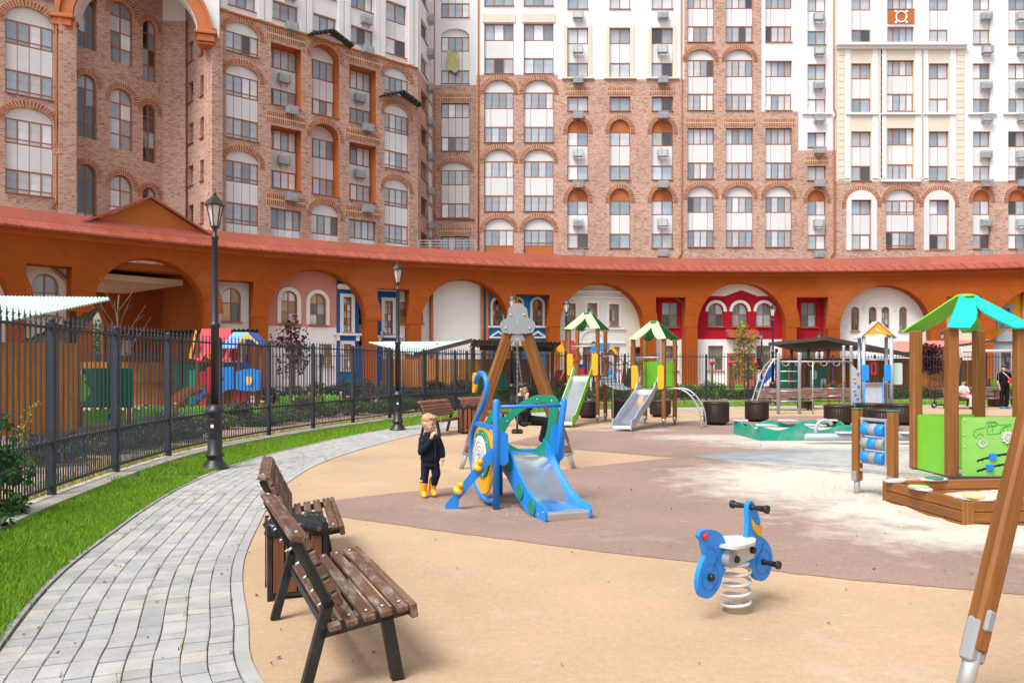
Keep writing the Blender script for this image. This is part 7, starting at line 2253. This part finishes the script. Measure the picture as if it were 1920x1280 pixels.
def blobby(p0, p1, w, h, n, blobs=16):
    out = []
    for k in range(blobs):
        u = (k + random.random()) / blobs
        c = Vector(p0).lerp(Vector(p1), u); L = (Vector(p1) - Vector(p0)).length
        hh = h * random.uniform(.6, 1.1)
        out.append(in_blob((c.x + random.uniform(-.1, .1), c.y + random.uniform(-.15, .15), hh * .5), (L / blobs * .8, w / 2, hh * .55), n // blobs))
    P = np.concatenate(out); P[:, 2] = np.abs(P[:, 2]) + .02
    return P
def hedge(p0, p1, w, h, n, m, label, s=(.05, .09), name='hedge'):
    p0, p1 = Vector((p0[0], p0[1], 0)), Vector((p1[0], p1[1], 0))
    t = thing(name, label, 'hedge', p0)
    P = blobby(p0, p1, w, h, n, max(5, int((p1 - p0).length / .7))) - np.array(p0)
    new('foliage', leaf_mesh('foliage', P, *s), M[m], t, kind='stuff')
    st = MB()
    for k in range(int((p1 - p0).length / .35)):
        q = (p1 - p0) * (k / ((p1 - p0).length / .35)); st.tube([q, q + Vector((random.uniform(-.1, .1), random.uniform(-.1, .1), h * .7))], [.012, .005], 5)
    new('stems', st, M['bark'], t, kind='stuff')
hedge(at(405, 0, 19.2).xy, at(570, 0, 22.2).xy, .7, .35, 5000, 'hedge', 'low green shrubs just behind the railing left of the second lamp')
hedge(at(600, 0, 24.2).xy, at(770, 0, 27.2).xy, .8, .5, 7000, 'hedge', 'green shrubs behind the railing around the second lamp')
hedge(at(790, 0, 27.2).xy, at(925, 0, 30.5).xy, .8, .6, 8000, 'hedge', 'green shrubs behind the railing by the far benches')
hedge(at(505, 0, 31.6).xy, at(700, 0, 33.4).xy, .9, 1.0, 12000, 'hedge_dark', 'dark clipped hedge behind the lime leaf fence')
hedge(at(700, 0, 32.5).xy, at(905, 0, 34.5).xy, .9, 1.05, 12000, 'hedge_dark', 'dark hedge in front of the mid pavilion boards')
hedge(at(-90, 0, 10.6).xy, at(370, 0, 17.2).xy, .8, .45, 9000, 'hedge_dark', 'dark low planting behind the nearest railing panels')
hedge(at(930, 0, 33.6).xy, at(1060, 0, 35.0).xy, .8, .85, 6000, 'hedge', 'green hedge behind the swing frame')
hedge(at(1070, 0, 34.9).xy, at(1300, 0, 36.4).xy, .8, .8, 12000, 'hedge', 'green hedge beyond the slide towers')
hedge(at(1300, 0, 36.3).xy, at(1460, 0, 36.9).xy, .8, .75, 8000, 'hedge', 'green hedge beyond the arched climber')
hedge(at(1465, 0, 36.7).xy, at(1710, 0, 37.0).xy, .7, .7, 9000, 'hedge', 'green hedge beyond the steel climbing frame')
hedge(at(1715, 0, 36.9).xy, at(1960, 0, 36.8).xy, .7, .65, 8000, 'hedge', 'green hedge beyond the wooden tower')
def shrub(px, Y, r, h, n, m, label, s=(.04, .08)):
    x = xx(px, Y); t = thing('shrub', label, 'shrub', (x, Y, 0))
    P = np.concatenate([in_blob((random.gauss(0, r * .35), random.gauss(0, r * .35), h * random.uniform(.35, .75)), (r * .55, r * .55, h * .35), n // 7) for _ in range(7)])
    P[:, 2] = np.abs(P[:, 2]) + .03
    new('foliage', leaf_mesh('foliage', P, *s), M[m], t, kind='stuff')
    st = MB()
    for k in range(9): a = 6.28 * k / 9; st.tube([(0, 0, 0), (r * .3 * math.cos(a), r * .3 * math.sin(a), h * .5), (r * .6 * math.cos(a), r * .6 * math.sin(a), h * .85)], [.01, .007, .003], 5)
    new('stems', st, M['bark'], t)
shrub(452, 20.4, .42, .75, 1500, 'barberry', 'purple leaved shrub behind the railing near the first lamp')
shrub(572, 23.2, .45, .7, 1500, 'barberry', 'purple leaved shrub behind the railing in the middle')
shrub(310, 16.6, .4, .6, 1200, 'barberry', 'purple leaved shrub behind the third railing panel')
shrub(838, 27.6, .4, .6, 900, 'barberry', 'reddish shrub behind the boy and the first far bench')
shrub(1328, 37.6, .5, .9, 900, 'hedge', 'bushy green shrub in front of the red front')
shrub(1290, 37.6, .45, .8, 900, 'hedge', 'green shrub beside the second planter tower')
shrub(1020, 34.2, .5, 1.25, 500, 'yellowleaf', 'sparse yellow leaved shrub behind the swing')
shrub(866, 33.8, .4, 1.4, 300, 'yellowleaf', 'sparse yellow leaved sapling in front of the mid pavilion')
x = xx(1180, 37)
t = thing('conifer', 'small dark cone shaped conifer beside the grey slide tower', 'tree', (x, 37, 0))
P = [];
for _ in range(2600):
    z = random.uniform(.05, 1.5); r_ = .27 * (1 - z / 1.55) ** .7; a = random.uniform(0, 6.28); q = r_ * math.sqrt(random.random())
    P.append((q * math.cos(a), q * math.sin(a), z))
new('crown', leaf_mesh('crown', P, .04, .08), M['hedge'], t, kind='stuff'); new('trunk', MB().tube([(0, 0, 0), (0, 0, 1.2)], [.03, .01], 6), M['bark'], t)

def sapling(px, Y, top_y, label, leafm=None, nleaf=0, spread=.6, lsz=(.08, .14), base=.35, nbr=12, lean=.0, stake=False, clump=True):
    x = xx(px, Y); Hh = zz(top_y, Y)
    t = thing('sapling', label, 'tree', (x, Y, 0))
    tr = [Vector((lean * (k / 8) ** 2 + .02 * math.sin(k * 1.7), .02 * math.cos(k * 2.1), Hh * .80 * k / 8)) for k in range(9)]
    trunk = MB().tube(tr, [.035 * (1 - .075 * k) for k in range(9)], 7)
    new('trunk', trunk, M['bark'], t)
    tips = []; br = MB()
    for k in range(nbr):
        u = base + (1 - base) * k / nbr
        p = tr[0].lerp(tr[-1], u); p = tr[min(8, int(u * 8))].copy()
        a = k * 2.4 + random.uniform(-.4, .4); L = spread * random.uniform(.6, 1.15) * (1.15 - .4 * u)
        q = p + Vector((math.cos(a) * L * .45, math.sin(a) * L * .45, L * .7)); r_ = q + Vector((math.cos(a) * L * .35, math.sin(a) * L * .35, L * random.uniform(.4, .8)))
        br.tube([p, q, r_], [.013, .008, .003], 5); tips += [q, (q + r_) / 2, r_]
        for _ in range(2):
            b = a + random.uniform(-1.2, 1.2); s_ = q + Vector((math.cos(b), math.sin(b), .8)) * L * .3
            br.tube([q, s_], [.006, .002], 4); tips.append(s_)
    new('branches', br, M['bark'], t)
    if leafm:
        P = np.concatenate([in_blob(tuple(q), (lsz[1] * 1.6,) * 3, max(1, nleaf // len(tips))) for q in tips])
        new('crown', leaf_mesh('crown', P, *lsz), M[leafm], t, kind='stuff')
    if stake:
        new('stake', MB().tube([(.12, 0, 0), (.12, 0, 1.5)], .025, 8), M['bark'], t)
    return t
sapling(222, 17.2, 486, 'bare young tree with thin grey branches behind the left railing', None, 0, .95, base=.55, nbr=9)
sapling(545, 24.8, 566, 'young tree with sparse dark maroon leaves before the pink front', 'maroon', 460, .62, (.09, .17), .45, 12)
sapling(1396, 36.0, 588, 'slender young tree with yellow green leaves before the red front', 'yellowleaf', 900, .62, (.09, .17), .25, 16)
sapling(1744, 36.2, 634, 'dark maroon leaved young tree beside the wooden tower post', 'maroon', 1300, .55, (.10, .19), .5, 13)
sapling(184, 75, 600, 'pale distant tree seen through the passage', 'hedge', 600, 1.2, (.2, .4), .3, 12)

# creeper on the fence at the left edge
t = thing('creeper', 'glossy green creeper with yellow shoot climbing the fence at the left edge', 'climbing plant', (-5.15, 8.0, 0))
cp = [at(a, b, 8.0 + random.uniform(-.25, .05)) - Vector((-5.15, 8.0, 0)) for a, b in ((2, 790), (-6, 815), (5, 840), (20, 850), (35, 858), (0, 865), (12, 880), (42, 880), (-8, 890), (22, 905), (30, 870), (5, 925), (-10, 940), (4, 965), (-12, 985), (-30, 850), (-30, 900), (-40, 800), (-40, 950), (14, 985))]
lv = []
for c in cp:
    for _ in range(9):
        p = c + Vector((random.gauss(0, .075), random.gauss(0, .06), random.gauss(0, .07)))
        lv.append(p)
lmesh = []
for k in range(3):
    mb = MB()
    s = (.085, .07, .10)[k]
    for j, a in enumerate((0, 50, -50)):
        ca, sa = math.cos(R(a)), math.sin(R(a)); l_ = s * (1 if j == 0 else .75)
        def rot(x, y, z): return (x * ca - y * sa, x * sa + y * ca, z)
        mb.add([rot(0, 0, 0), rot(l_ * .5, l_ * .26, .008), rot(l_, 0, -.02), rot(l_ * .5, -l_ * .26, .008), rot(l_ * .5, 0, -.006)], [(0, 4, 1), (1, 4, 2), (2, 4, 3), (3, 4, 0)])
    me = mb.mesh('leaf'); me.materials.append(M['vine']); lmesh.append(me)
for p in lv:
    o = new('leaf', random.choice(lmesh), None, t, p)
    o.rotation_euler = (random.uniform(-.9, .9), random.uniform(.2, 1.4), random.uniform(-2.6, -.3))
st = MB()
for k in range(0, len(cp) - 1, 2): st.tube([cp[k], (cp[k] + cp[k + 1]) / 2 + Vector((0, .05, 0)), cp[k + 1]], .006, 5)
new('stems', st, M['bark'], t)
sh = [at(a, b, 8.0) - Vector((-5.15, 8.0, 0)) for a, b in ((40, 835), (44, 805), (52, 785), (60, 765), (68, 755))]
new('yellow_shoot', MB().tube(catmull(sh, 4), .006, 6), M['vine_yellow'], t)
P = np.array([tuple(q + Vector((random.gauss(0, .03), random.gauss(0, .03), random.gauss(0, .02)))) for q in catmull(sh, 4) for _ in range(2)])
new('yellow_leaves', leaf_mesh('yellow_leaves', P, .03, .055), M['vine_yellow'], t, kind='stuff')
hedge((-4.75, 6.6), (-5.2, 8.1), .35, .22, 500, 'vine', 'low leafy creeper trailing on the plinth at the left edge', (.05, .09), 'ground_creeper')

# ------------------------------------------------------------------ people
M['skin'] = mat('skin', (.62, .36, .26), .55, var=.05)
M['blond'] = mat('blond', (.42, .27, .13), .6, var=.3, scale=30, bmp=.5, bscale=60)
M['darkhair'] = mat('darkhair', (.022, .014, .011), .5, var=.3, scale=30, bmp=.5, bscale=60)
M['navy'] = mat('navy', (.012, .014, .024), .85, var=.35, scale=14, bmp=.7, bscale=25)
M['navypants'] = mat('navypants', (.014, .018, .045), .85, var=.3, scale=14, bmp=.5, bscale=30)
M['boot'] = mat('boot', (.80, .36, .01), .38, var=.08, scale=12)
M['olive'] = mat('olive', (.022, .026, .020), .85, var=.3, scale=12, bmp=.5, bscale=30)
M['blackcloth'] = mat('blackcloth', (.010, .010, .012), .8, var=.3, scale=12, bmp=.4, bscale=30)
M['whitecloth'] = mat('whitecloth', (.70, .68, .68), .8, var=.08)
M['pinkcloth'] = mat('pinkcloth', (.72, .36, .42), .8, var=.12)
M['eye'] = mat('eye', (.02, .015, .012), .2)
M['lips'] = mat('lips', (.50, .20, .17), .5)
def soft(name, mb, m, parent, voxel=.008, it=4):
    o = new(name, mb, m, parent)
    r = o.modifiers.new('remesh', 'REMESH'); r.mode = 'VOXEL'; r.voxel_size = voxel; r.use_smooth_shade = True
    s = o.modifiers.new('smooth', 'SMOOTH'); s.factor = .5; s.iterations = it
    return o
def limb(mb, pts, rs):
    for (a, b, ra, rb) in zip(pts, pts[1:], rs, rs[1:]): mb.capsule(a, b, ra, rb, 10)
    return mb
def hand(mb, wrist, dirv, palm_n, s=1.0, curl=.5):
    d = Vector(dirv).normalized(); n = Vector(palm_n); n = (n - d * n.dot(d)).normalized(); w = d.cross(n)
    c = Vector(wrist) + d * .035 * s
    mb.ball(c, (.030 * s, .030 * s, .030 * s), 10, 6)
    fr = Matrix((d, w, n)).transposed()
    mb.ball(c + d * .012 * s, (.040 * s, .034 * s, .014 * s), 10, 6, fr)
    for k, l in enumerate((.050, .058, .054, .042)):
        b = c + d * .042 * s + w * (.024 - .016 * k) * s
        e = b + (d * (1 - curl * .5) + n * curl * .5).normalized() * l * .55 * s
        mb.capsule(b, e, .0085 * s, .0078 * s, 6)
        mb.capsule(e, e + (d * (1 - curl) + n * curl).normalized() * l * .5 * s, .0078 * s, .0065 * s, 6)
    b = c + w * .028 * s; e = b + (d * .6 + w * .7 + n * .3).normalized() * .035 * s
    mb.capsule(b, e, .0095 * s, .0085 * s, 6); mb.capsule(e, e + (d + n * .4).normalized() * .025 * s, .0085 * s, .007 * s, 6)
def face(parent, c, f, s=1.0, hairm='blond', up=(0, 0, 1), cap=None, eyes=True):
    """head centre c, facing f; s scales an adult-size .1 m half-height head; returns MB ops list"""
    f = Vector(f).normalized(); u = Vector(up); u = (u - f * u.dot(f)).normalized(); w = u.cross(f)
    fr = Matrix((f, w, u)).transposed(); c = Vector(c)
    def Pt(a, b, d): return c + (f * a + w * b + u * d) * s
    return fr, Pt
def build_head(mb, c, f, s, up=(0, 0, 1)):
    fr, Pt = face(None, c, f, s, up=up)
    mb.ball(c, (.088 * s, .076 * s, .105 * s), 14, 10, fr)
    mb.ball(Pt(-.02, 0, .025), (.085 * s, .080 * s, .085 * s), 14, 10, fr)
    mb.ball(Pt(.045, 0, -.06), (.045 * s, .048 * s, .045 * s), 12, 8, fr)
    mb.ball(Pt(.088, 0, -.012), (.020 * s, .013 * s, .016 * s), 8, 6, fr)
    mb.ball(Pt(.078, 0, -.055), (.014 * s, .022 * s, .010 * s), 8, 6, fr)
    for sg in (-1, 1):
        mb.ball(Pt(-.008, sg * .080, -.01), (.018 * s, .010 * s, .027 * s), 8, 6, fr)
        mb.ball(Pt(.052, sg * .035, -.035), (.03 * s, .026 * s, .028 * s), 8, 6, fr)
    return fr, Pt
def head_bits(parent, fr, Pt, s, hairm, hairparts):
    for sg in (-1, 1):
        new('eye', MB().ball(Pt(.0815, sg * .030, .008), (.006 * s, .011 * s, .008 * s), 8, 6, fr), M['eye'], parent)
        new('eyebrow', MB().ball(Pt(.082, sg * .032, .030), (.006 * s, .018 * s, .004 * s), 8, 4, fr), M[hairm], parent)
    new('mouth', MB().ball(Pt(.0885, 0, -.055), (.004 * s, .020 * s, .005 * s), 8, 4, fr), M['lips'], parent)
    hb = MB()
    for (p, r) in hairparts: hb.ball(Pt(*p), tuple(q * s for q in r), 14, 10, fr)
    soft('hair', hb, M[hairm], parent, .006, 2)
# --- the boy
t = thing('person', 'small boy in navy jacket and yellow rubber boots standing by the slide', 'person', gp(806, 932))
B = MB()
build_c = Vector((-.005, 0, .882)); fdir = Vector((.80, -.60, -.22))
fr, Pt = build_head(B, build_c, fdir, .97)
limb(B, [(-.01, .01, .82), (-.005, .01, .74)], [.04, .045])
limb(B, [(0, 0, .70), (.0, 0, .45)], [.06, .065])
limb(B, [(-.09, -.02, .69), (-.085, -.08, .55), (.03, -.125, .715)], [.035, .03, .022])
limb(B, [(.10, 0, .69), (.15, .015, .56), (.155, -.03, .475)], [.035, .03, .02])
limb(B, [(-.05, 0, .42), (-.065, 0, .27), (-.072, 0, .08)], [.05, .042, .034]); limb(B, [(.05, 0, .42), (.075, .0, .27), (.035, .055, .11)], [.05, .042, .034])
hand(B, (.03, -.125, .715), (.35, -.25, .85), (.5, .5, 0), .72, .7); hand(B, (.155, -.03, .475), (.1, -.15, -1), (-1, 0, 0), .72, .5)
body = soft('body', B, M['skin'], t, .0055, 2)
head_bits(body, fr, Pt, .97, 'blond', [((-.028, 0, .045), (.090, .086, .076)), ((-.050, 0, .0), (.060, .078, .07)), ((.045, .0, .085), (.050, .066, .028)), ((-.01, .045, .05), (.06, .04, .05)), ((-.01, -.045, .05), (.06, .04, .05))])
J = MB()
J.ball((.005, 0, .47), (.120, .095, .11), 14, 10); J.ball((.008, 0, .385), (.115, .088, .045), 14, 8); J.ball((.005, 0, .58), (.112, .09, .12), 14, 10); J.ball((.0, 0, .69), (.098, .075, .07), 14, 10)
J.lathe([(.075, .73), (.058, .78)], 12, (-.005, .005, 0))
limb(J, [(-.085, -.01, .70), (-.09, -.075, .55)], [.046, .048]); limb(J, [(-.09, -.075, .55), (-.02, -.115, .62), (.022, -.12, .69)], [.047, .042, .036])
limb(J, [(.09, 0, .70), (.135, .012, .58), (.150, -.02, .50)], [.045, .043, .038])
J.ball((.12, -.02, .51), (.03, .03, .02), 8, 5); J.ball((-.07, -.05, .66), (.05, .05, .035), 8, 5)
soft('jacket', J, M['navy'], t, .007, 3)
new('zip', MB().tube([(.062, -.092, .70), (.075, -.1, .55), (.07, -.102, .36)], .004, 5), M['darkmetal'], t)
Pn = MB()
limb(Pn, [(-.05, 0, .42), (-.058, -.005, .29), (-.068, 0, .16)], [.060, .050, .042]); limb(Pn, [(.05, 0, .42), (.078, -.01, .28), (.040, .052, .145)], [.060, .054, .043]); Pn.ball((0, 0, .41), (.105, .08, .06), 12, 8)
for z in (.185, .225): Pn.ball((-.07, 0, z), (.056, .056, .02), 10, 5)
soft('trousers', Pn, M['navypants'], t, .007, 2)
for (a, b, toe) in (((-.073, 0, .185), (-.078, .0, .05), (-.055, -.055, .035)), ((.035, .055, .20), (.018, .06, .065), (.055, .0, .045))):
    bt = MB(); limb(bt, [a, b], [.050, .042]); limb(bt, [b, toe], [.042, .036]); bt.ball((toe[0], toe[1], toe[2] - .008), (.040, .046, .026), 10, 6)
    soft('boot', bt, M['boot'], t, .006, 2)
# --- person on the swing
t = thing('person', 'dark haired person in olive jacket and black trousers sitting on the swing', 'person', (.06, 13.95, 0))
B = MB(); hc_ = Vector((.13, -.0, 1.155)); fr, Pt = build_head(B, hc_, (.95, -.22, -.12), 1.02)
limb(B, [(.11, 0, 1.09), (.06, 0, .98)], [.05, .055]); limb(B, [(.05, 0, .92), (.15, 0, .62)], [.12, .12])
limb(B, [(.05, -.16, .93), (.17, -.22, .76), (.20, -.16, .99)], [.05, .045, .03]); limb(B, [(.05, .16, .93), (.24, .20, .80), (.42, .14, .94)], [.05, .045, .03])
hand(B, (.20, -.16, .99), (.15, .2, .95), (.3, 1, 0), 1.0, .7); hand(B, (.42, .14, .94), (.8, -.1, .5), (0, -1, 0), 1.0, .7)
limb(B, [(.15, -.1, .60), (.55, -.1, .57), (.46, -.1, .22)], [.07, .06, .045])
body = soft('body', B, M['skin'], t, .008, 2)
head_bits(body, fr, Pt, 1.02, 'darkhair', [((-.03, 0, .05), (.096, .09, .085)), ((-.055, 0, .0), (.06, .082, .08)), ((.05, 0, .085), (.055, .07, .035))])
J = MB(); limb(J, [(.05, 0, .90), (.10, 0, .76), (.16, 0, .62)], [.15, .155, .15]); J.ball((.05, 0, .93), (.12, .2, .09), 12, 8)
limb(J, [(.05, -.17, .93), (.17, -.225, .76), (.192, -.18, .91)], [.075, .068, .052]); limb(J, [(.05, .17, .93), (.24, .205, .80), (.36, .16, .89)], [.075, .068, .052])
soft('jacket', J, M['olive'], t, .010, 3)
Pn = MB()
for sg in (-1, 1): limb(Pn, [(.16, sg * .09, .60), (.57, sg * .11, .57), (.48, sg * .11, .24)], [.095, .075, .06])
Pn.ball((.13, 0, .60), (.13, .17, .09), 12, 8)
soft('trousers', Pn, M['blackcloth'], t, .010, 3)
for sg in (-1, 1):
    bt = MB(); limb(bt, [(.47, sg * .11, .20), (.58, sg * .11, .165)], [.05, .04]); bt.ball((.47, sg * .11, .19), .052, 8, 6); soft('shoe', bt, M['greyplastic'], t, .009, 2)
ph = new('phone', MB().box((0, 0, 0), (.012, .075, .15), None, .004), M['blackrubber'], None, (.06 + .53, 13.95 + .12, 1.02), Matrix.Rotation(.4, 3, 'Y'))
tag(ph, 'dark phone held up by the person on the swing', 'phone')
# --- standing person at the right
t = thing('person', 'person in black with cap and red bag standing by the far fence', 'person', gp(1883, 766))
B = MB(); fr, Pt = build_head(B, Vector((0, 0, 1.50)), (.1, -1, -.15), 1.05)
limb(B, [(0, 0, 1.43), (0, 0, 1.30)], [.05, .06]); limb(B, [(0, 0, 1.28), (0, 0, .90)], [.12, .13])
limb(B, [(-.19, 0, 1.28), (-.23, .02, 1.03), (-.22, -.06, .80)], [.05, .042, .03]); limb(B, [(.19, 0, 1.28), (.22, -.02, 1.05), (.12, -.2, 1.0)], [.05, .042, .03])
hand(B, (-.22, -.06, .80), (0, -.1, -1), (1, 0, 0), 1.0, .4); hand(B, (.12, -.2, 1.0), (-.8, -.3, .1), (0, 1, 0), 1.0, .6)
for sg in (-1, 1): limb(B, [(sg * .09, 0, .85), (sg * .09, 0, .45), (sg * .1, .02, .1)], [.08, .055, .04])
body = soft('body', B, M['skin'], t, .009, 2)
head_bits(body, fr, Pt, 1.05, 'darkhair', [((-.03, 0, .03), (.085, .082, .08))])
cpb = MB(); cpb.ball(Pt(-.01, 0, .06), tuple(q for q in (.10, .09, .045)), 12, 8, fr); cpb.ball(Pt(.09, 0, .055), (.075, .07, .014), 12, 6, fr)
soft('cap', cpb, M['blackcloth'], t, .008, 2)
J = MB(); limb(J, [(0, 0, 1.25), (0, 0, .92)], [.165, .165]); J.ball((0, 0, 1.28), (.21, .11, .08), 12, 8)
for sg in (-1, 1): limb(J, [(sg * .18, 0, 1.28), (sg * .22, 0, 1.10)], [.075, .065])
soft('t_shirt', J, M['blackcloth'], t, .010, 3)
Pn = MB(); Pn.ball((0, 0, .88), (.165, .13, .09), 12, 8)
for sg in (-1, 1): limb(Pn, [(sg * .09, 0, .85), (sg * .095, -.01, .48), (sg * .11, .02, .11)], [.10, .075, .06])
soft('trousers', Pn, M['blackcloth'], t, .010, 3)
for sg in (-1, 1):
    bt = MB(); limb(bt, [(sg * .11, .03, .05), (sg * .12, -.11, .045)], [.045, .042]); soft('shoe', bt, M['bluepanel'], t, .009, 2)
bgp = new('shoulder_bag', MB().box((.13, -.20, 1.05), (.22, .09, .20), None, .03), M['red'], t)
new('strap', MB().tube(catmull([Vector((-.12, -.10, 1.36)), Vector((-.04, -.17, 1.26)), Vector((.08, -.20, 1.12))], 4), .014, 6), M['whitecloth'], bgp)
# --- seated girl
t = thing('person', 'child in white top and pink skirt sitting by the far swing', 'person', gp(1806, 766))
B = MB(); fr, Pt = build_head(B, Vector((0, 0, .98)), (.5, -.8, -.3), .95)
limb(B, [(0, 0, .9), (0, 0, .78)], [.045, .05]); limb(B, [(0, .02, .78), (0, .02, .5)], [.1, .1])
limb(B, [(-.13, 0, .78), (-.17, -.05, .62), (-.02, -.18, .56)], [.04, .035, .025]); limb(B, [(.13, 0, .78), (.17, -.05, .62), (.05, -.2, .56)], [.04, .035, .025])
hand(B, (-.02, -.18, .56), (1, -.2, 0), (0, 0, -1), .85, .5); hand(B, (.05, -.2, .56), (-1, -.2, 0), (0, 0, -1), .85, .5)
body = soft('body', B, M['skin'], t, .009, 2)
head_bits(body, fr, Pt, .95, 'darkhair', [((-.03, 0, .045), (.098, .092, .085)), ((-.07, 0, -.03), (.06, .08, .1))])
J = MB(); limb(J, [(0, .02, .76), (0, .02, .52)], [.125, .125]); limb(J, [(-.12, 0, .78), (-.17, -.05, .64)], [.06, .05]); limb(J, [(.12, 0, .78), (.17, -.05, .64)], [.06, .05]); soft('top', J, M['whitecloth'], t, .010, 3)
J = MB(); J.ball((.06, -.10, .47), (.2, .2, .09), 12, 8); soft('skirt', J, M['pinkcloth'], t, .012, 3)
Pn = MB()
for sg in (-1, 1): limb(Pn, [(.05 + sg * .07, -.1, .46), (.14 + sg * .08, -.36, .44), (.2 + sg * .1, -.3, .1)], [.065, .052, .042])
soft('leggings', Pn, M['whitecloth'], t, .010, 3)
for sg in (-1, 1):
    bt = MB(); limb(bt, [(.2 + sg * .1, -.28, .05), (.23 + sg * .1, -.40, .045)], [.042, .038]); soft('shoe', bt, M['blackcloth'], t, .009, 2)
st_ = gp(1806, 766)
bb = bench((st_.x + .1, st_.y + .42, 0), R(180), 'brown bench under the child in white by the far swing', 'benchwood', 1.3, False)
# --- kick scooter
t = thing('kick_scooter', 'dark electric kick scooter parked at the far path edge', 'scooter', gp(1752, 765), R(12))
new('deck', MB().box((.45, 0, .12), (.75, .15, .05), None, .015), M['blackrubber'], t)
for x in (-.02, .95):
    wl_ = new('wheel', MB().lathe([(.07, -.02), (.11, -.018), (.115, 0), (.11, .018), (.07, .02)], 20, (x, 0, .115), Matrix.Rotation(R(90), 3, 'X')), M['blackrubber'], t)
    new('hub', MB().lathe([(.06, -.03), (.06, .03)], 12, (x, 0, .115), Matrix.Rotation(R(90), 3, 'X')), M['galv'], wl_)
new('fork', MB().tube([(-.02, 0, .12), (.0, 0, .25), (.08, 0, .18)], .025, 8), M['blackrubber'], t)
new('stem', MB().tube([(.0, 0, .22), (.09, 0, 1.10)], .024, 10), M['blackrubber'], t)
new('handlebar', MB().tube([(.08, -.24, 1.10), (.09, 0, 1.12), (.08, .24, 1.10)], .016, 8), M['blackrubber'], t)
new('mudguard', MB().box((.95, 0, .25), (.2, .06, .012)), M['red'], t)
# ------------------------------------------------------------------ litter of leaves and grit
P = []
for _ in range(420):
    if random.random() < .5:
        i = random.randrange(30, 520); p = off(i, random.choice([-.04, -.08, .12, .5, .9, 1.3]) + random.gauss(0, .06)); P.append((p.x, p.y, .012))
    else:
        Y = random.uniform(3.8, 22); P.append((random.uniform(-1.5, .62 * Y), Y, .014))
    
lt = new('leaf_litter', leaf_mesh('leaf_litter', np.array(P), .012, .035, 1.0), M['litter'])
tag(lt, 'tiny fallen leaves and grit scattered over the ground', 'litter', kind='stuff')
P = []
for _ in range(9000):
    a = random.uniform(0, 6.28); r = abs(random.gauss(0, 1.0))
    c = random.choice([(5.3, 8.4, 1.2), (4.3, 9.6, .9), (.35, 8.6, .5), (6.6, 15.9, 1.6)])
    P.append((c[0] + math.cos(a) * r * c[2], c[1] + math.sin(a) * r * c[2] * .8, .012))
sg_ = new('sand_grit', leaf_mesh('sand_grit', np.array(P), .006, .016, 1.0), M['sand'])
tag(sg_, 'loose pale sand grains spilled around the sandboxes', 'sand', kind='stuff')

# sand drifted against the sandbox boards
mb = MB(); N_ = 90; rows_ = 7
path_ = [Vector((-.06, 1.45 - 1.5 * k / 30, 0)) for k in range(31)] + [Vector((-.06 + 2.4 * k / 58, -.06, 0)) for k in range(59)]
R6 = Matrix.Rotation(R(6), 3, 'Z'); O6 = Vector((4.40, 7.46, 0))
for k, p in enumerate(path_):
    d = Vector((-1, 0, 0)) if k < 29 else (Vector((-.7, -.7, 0)) if k < 32 else Vector((0, -1, 0)))
    hk = .022 + .010 * math.sin(k * .23) + .007 * math.sin(k * .61 + 1) + random.uniform(-.003, .004); wk = .22 + .10 * math.sin(k * .45) + random.uniform(-.03, .03)
    for j in range(rows_):
        u = j / (rows_ - 1)
        q = O6 + R6 @ (p - d * .03 + d * (wk * u))
        mb.v.append((q.x, q.y, max(-.004, .006 + hk * (1 - u) ** 1.6 + (random.uniform(-.003, .003) if 0 < j < rows_ - 1 else 0) - (.012 if j == rows_ - 1 else 0))))
for k in range(len(path_) - 1):
    for j in range(rows_ - 1):
        a = k * rows_ + j; mb.f.append([a, a + 1, a + rows_ + 1, a + rows_]); mb.m.append(0); mb.sm.append(True)
dr = new('sand_drift', mb, M['sand'])
tag(dr, 'pale sand drifted against the outside of the wooden sandbox boards', 'sand', kind='stuff')

# put each yard pavilion's and the arcade's origin at its own base
def rebase(root, p):
    p = Vector(p)
    for c in root.children: c.location = c.location - p
    root.location = root.location + p
for r_, p_ in ((pv, at(146, 0, 17.8)), (pv2, at(340, 0, 25.6)), (pv3, at(888, 0, 30.4)), (pv4, at(1553, 0, 37.2)), (pv5, at(1790, 0, 38.6))): rebase(r_, (p_.x, p_.y, 0))
rebase(arcade, pol((PH0 + PH1) / 2, AR))
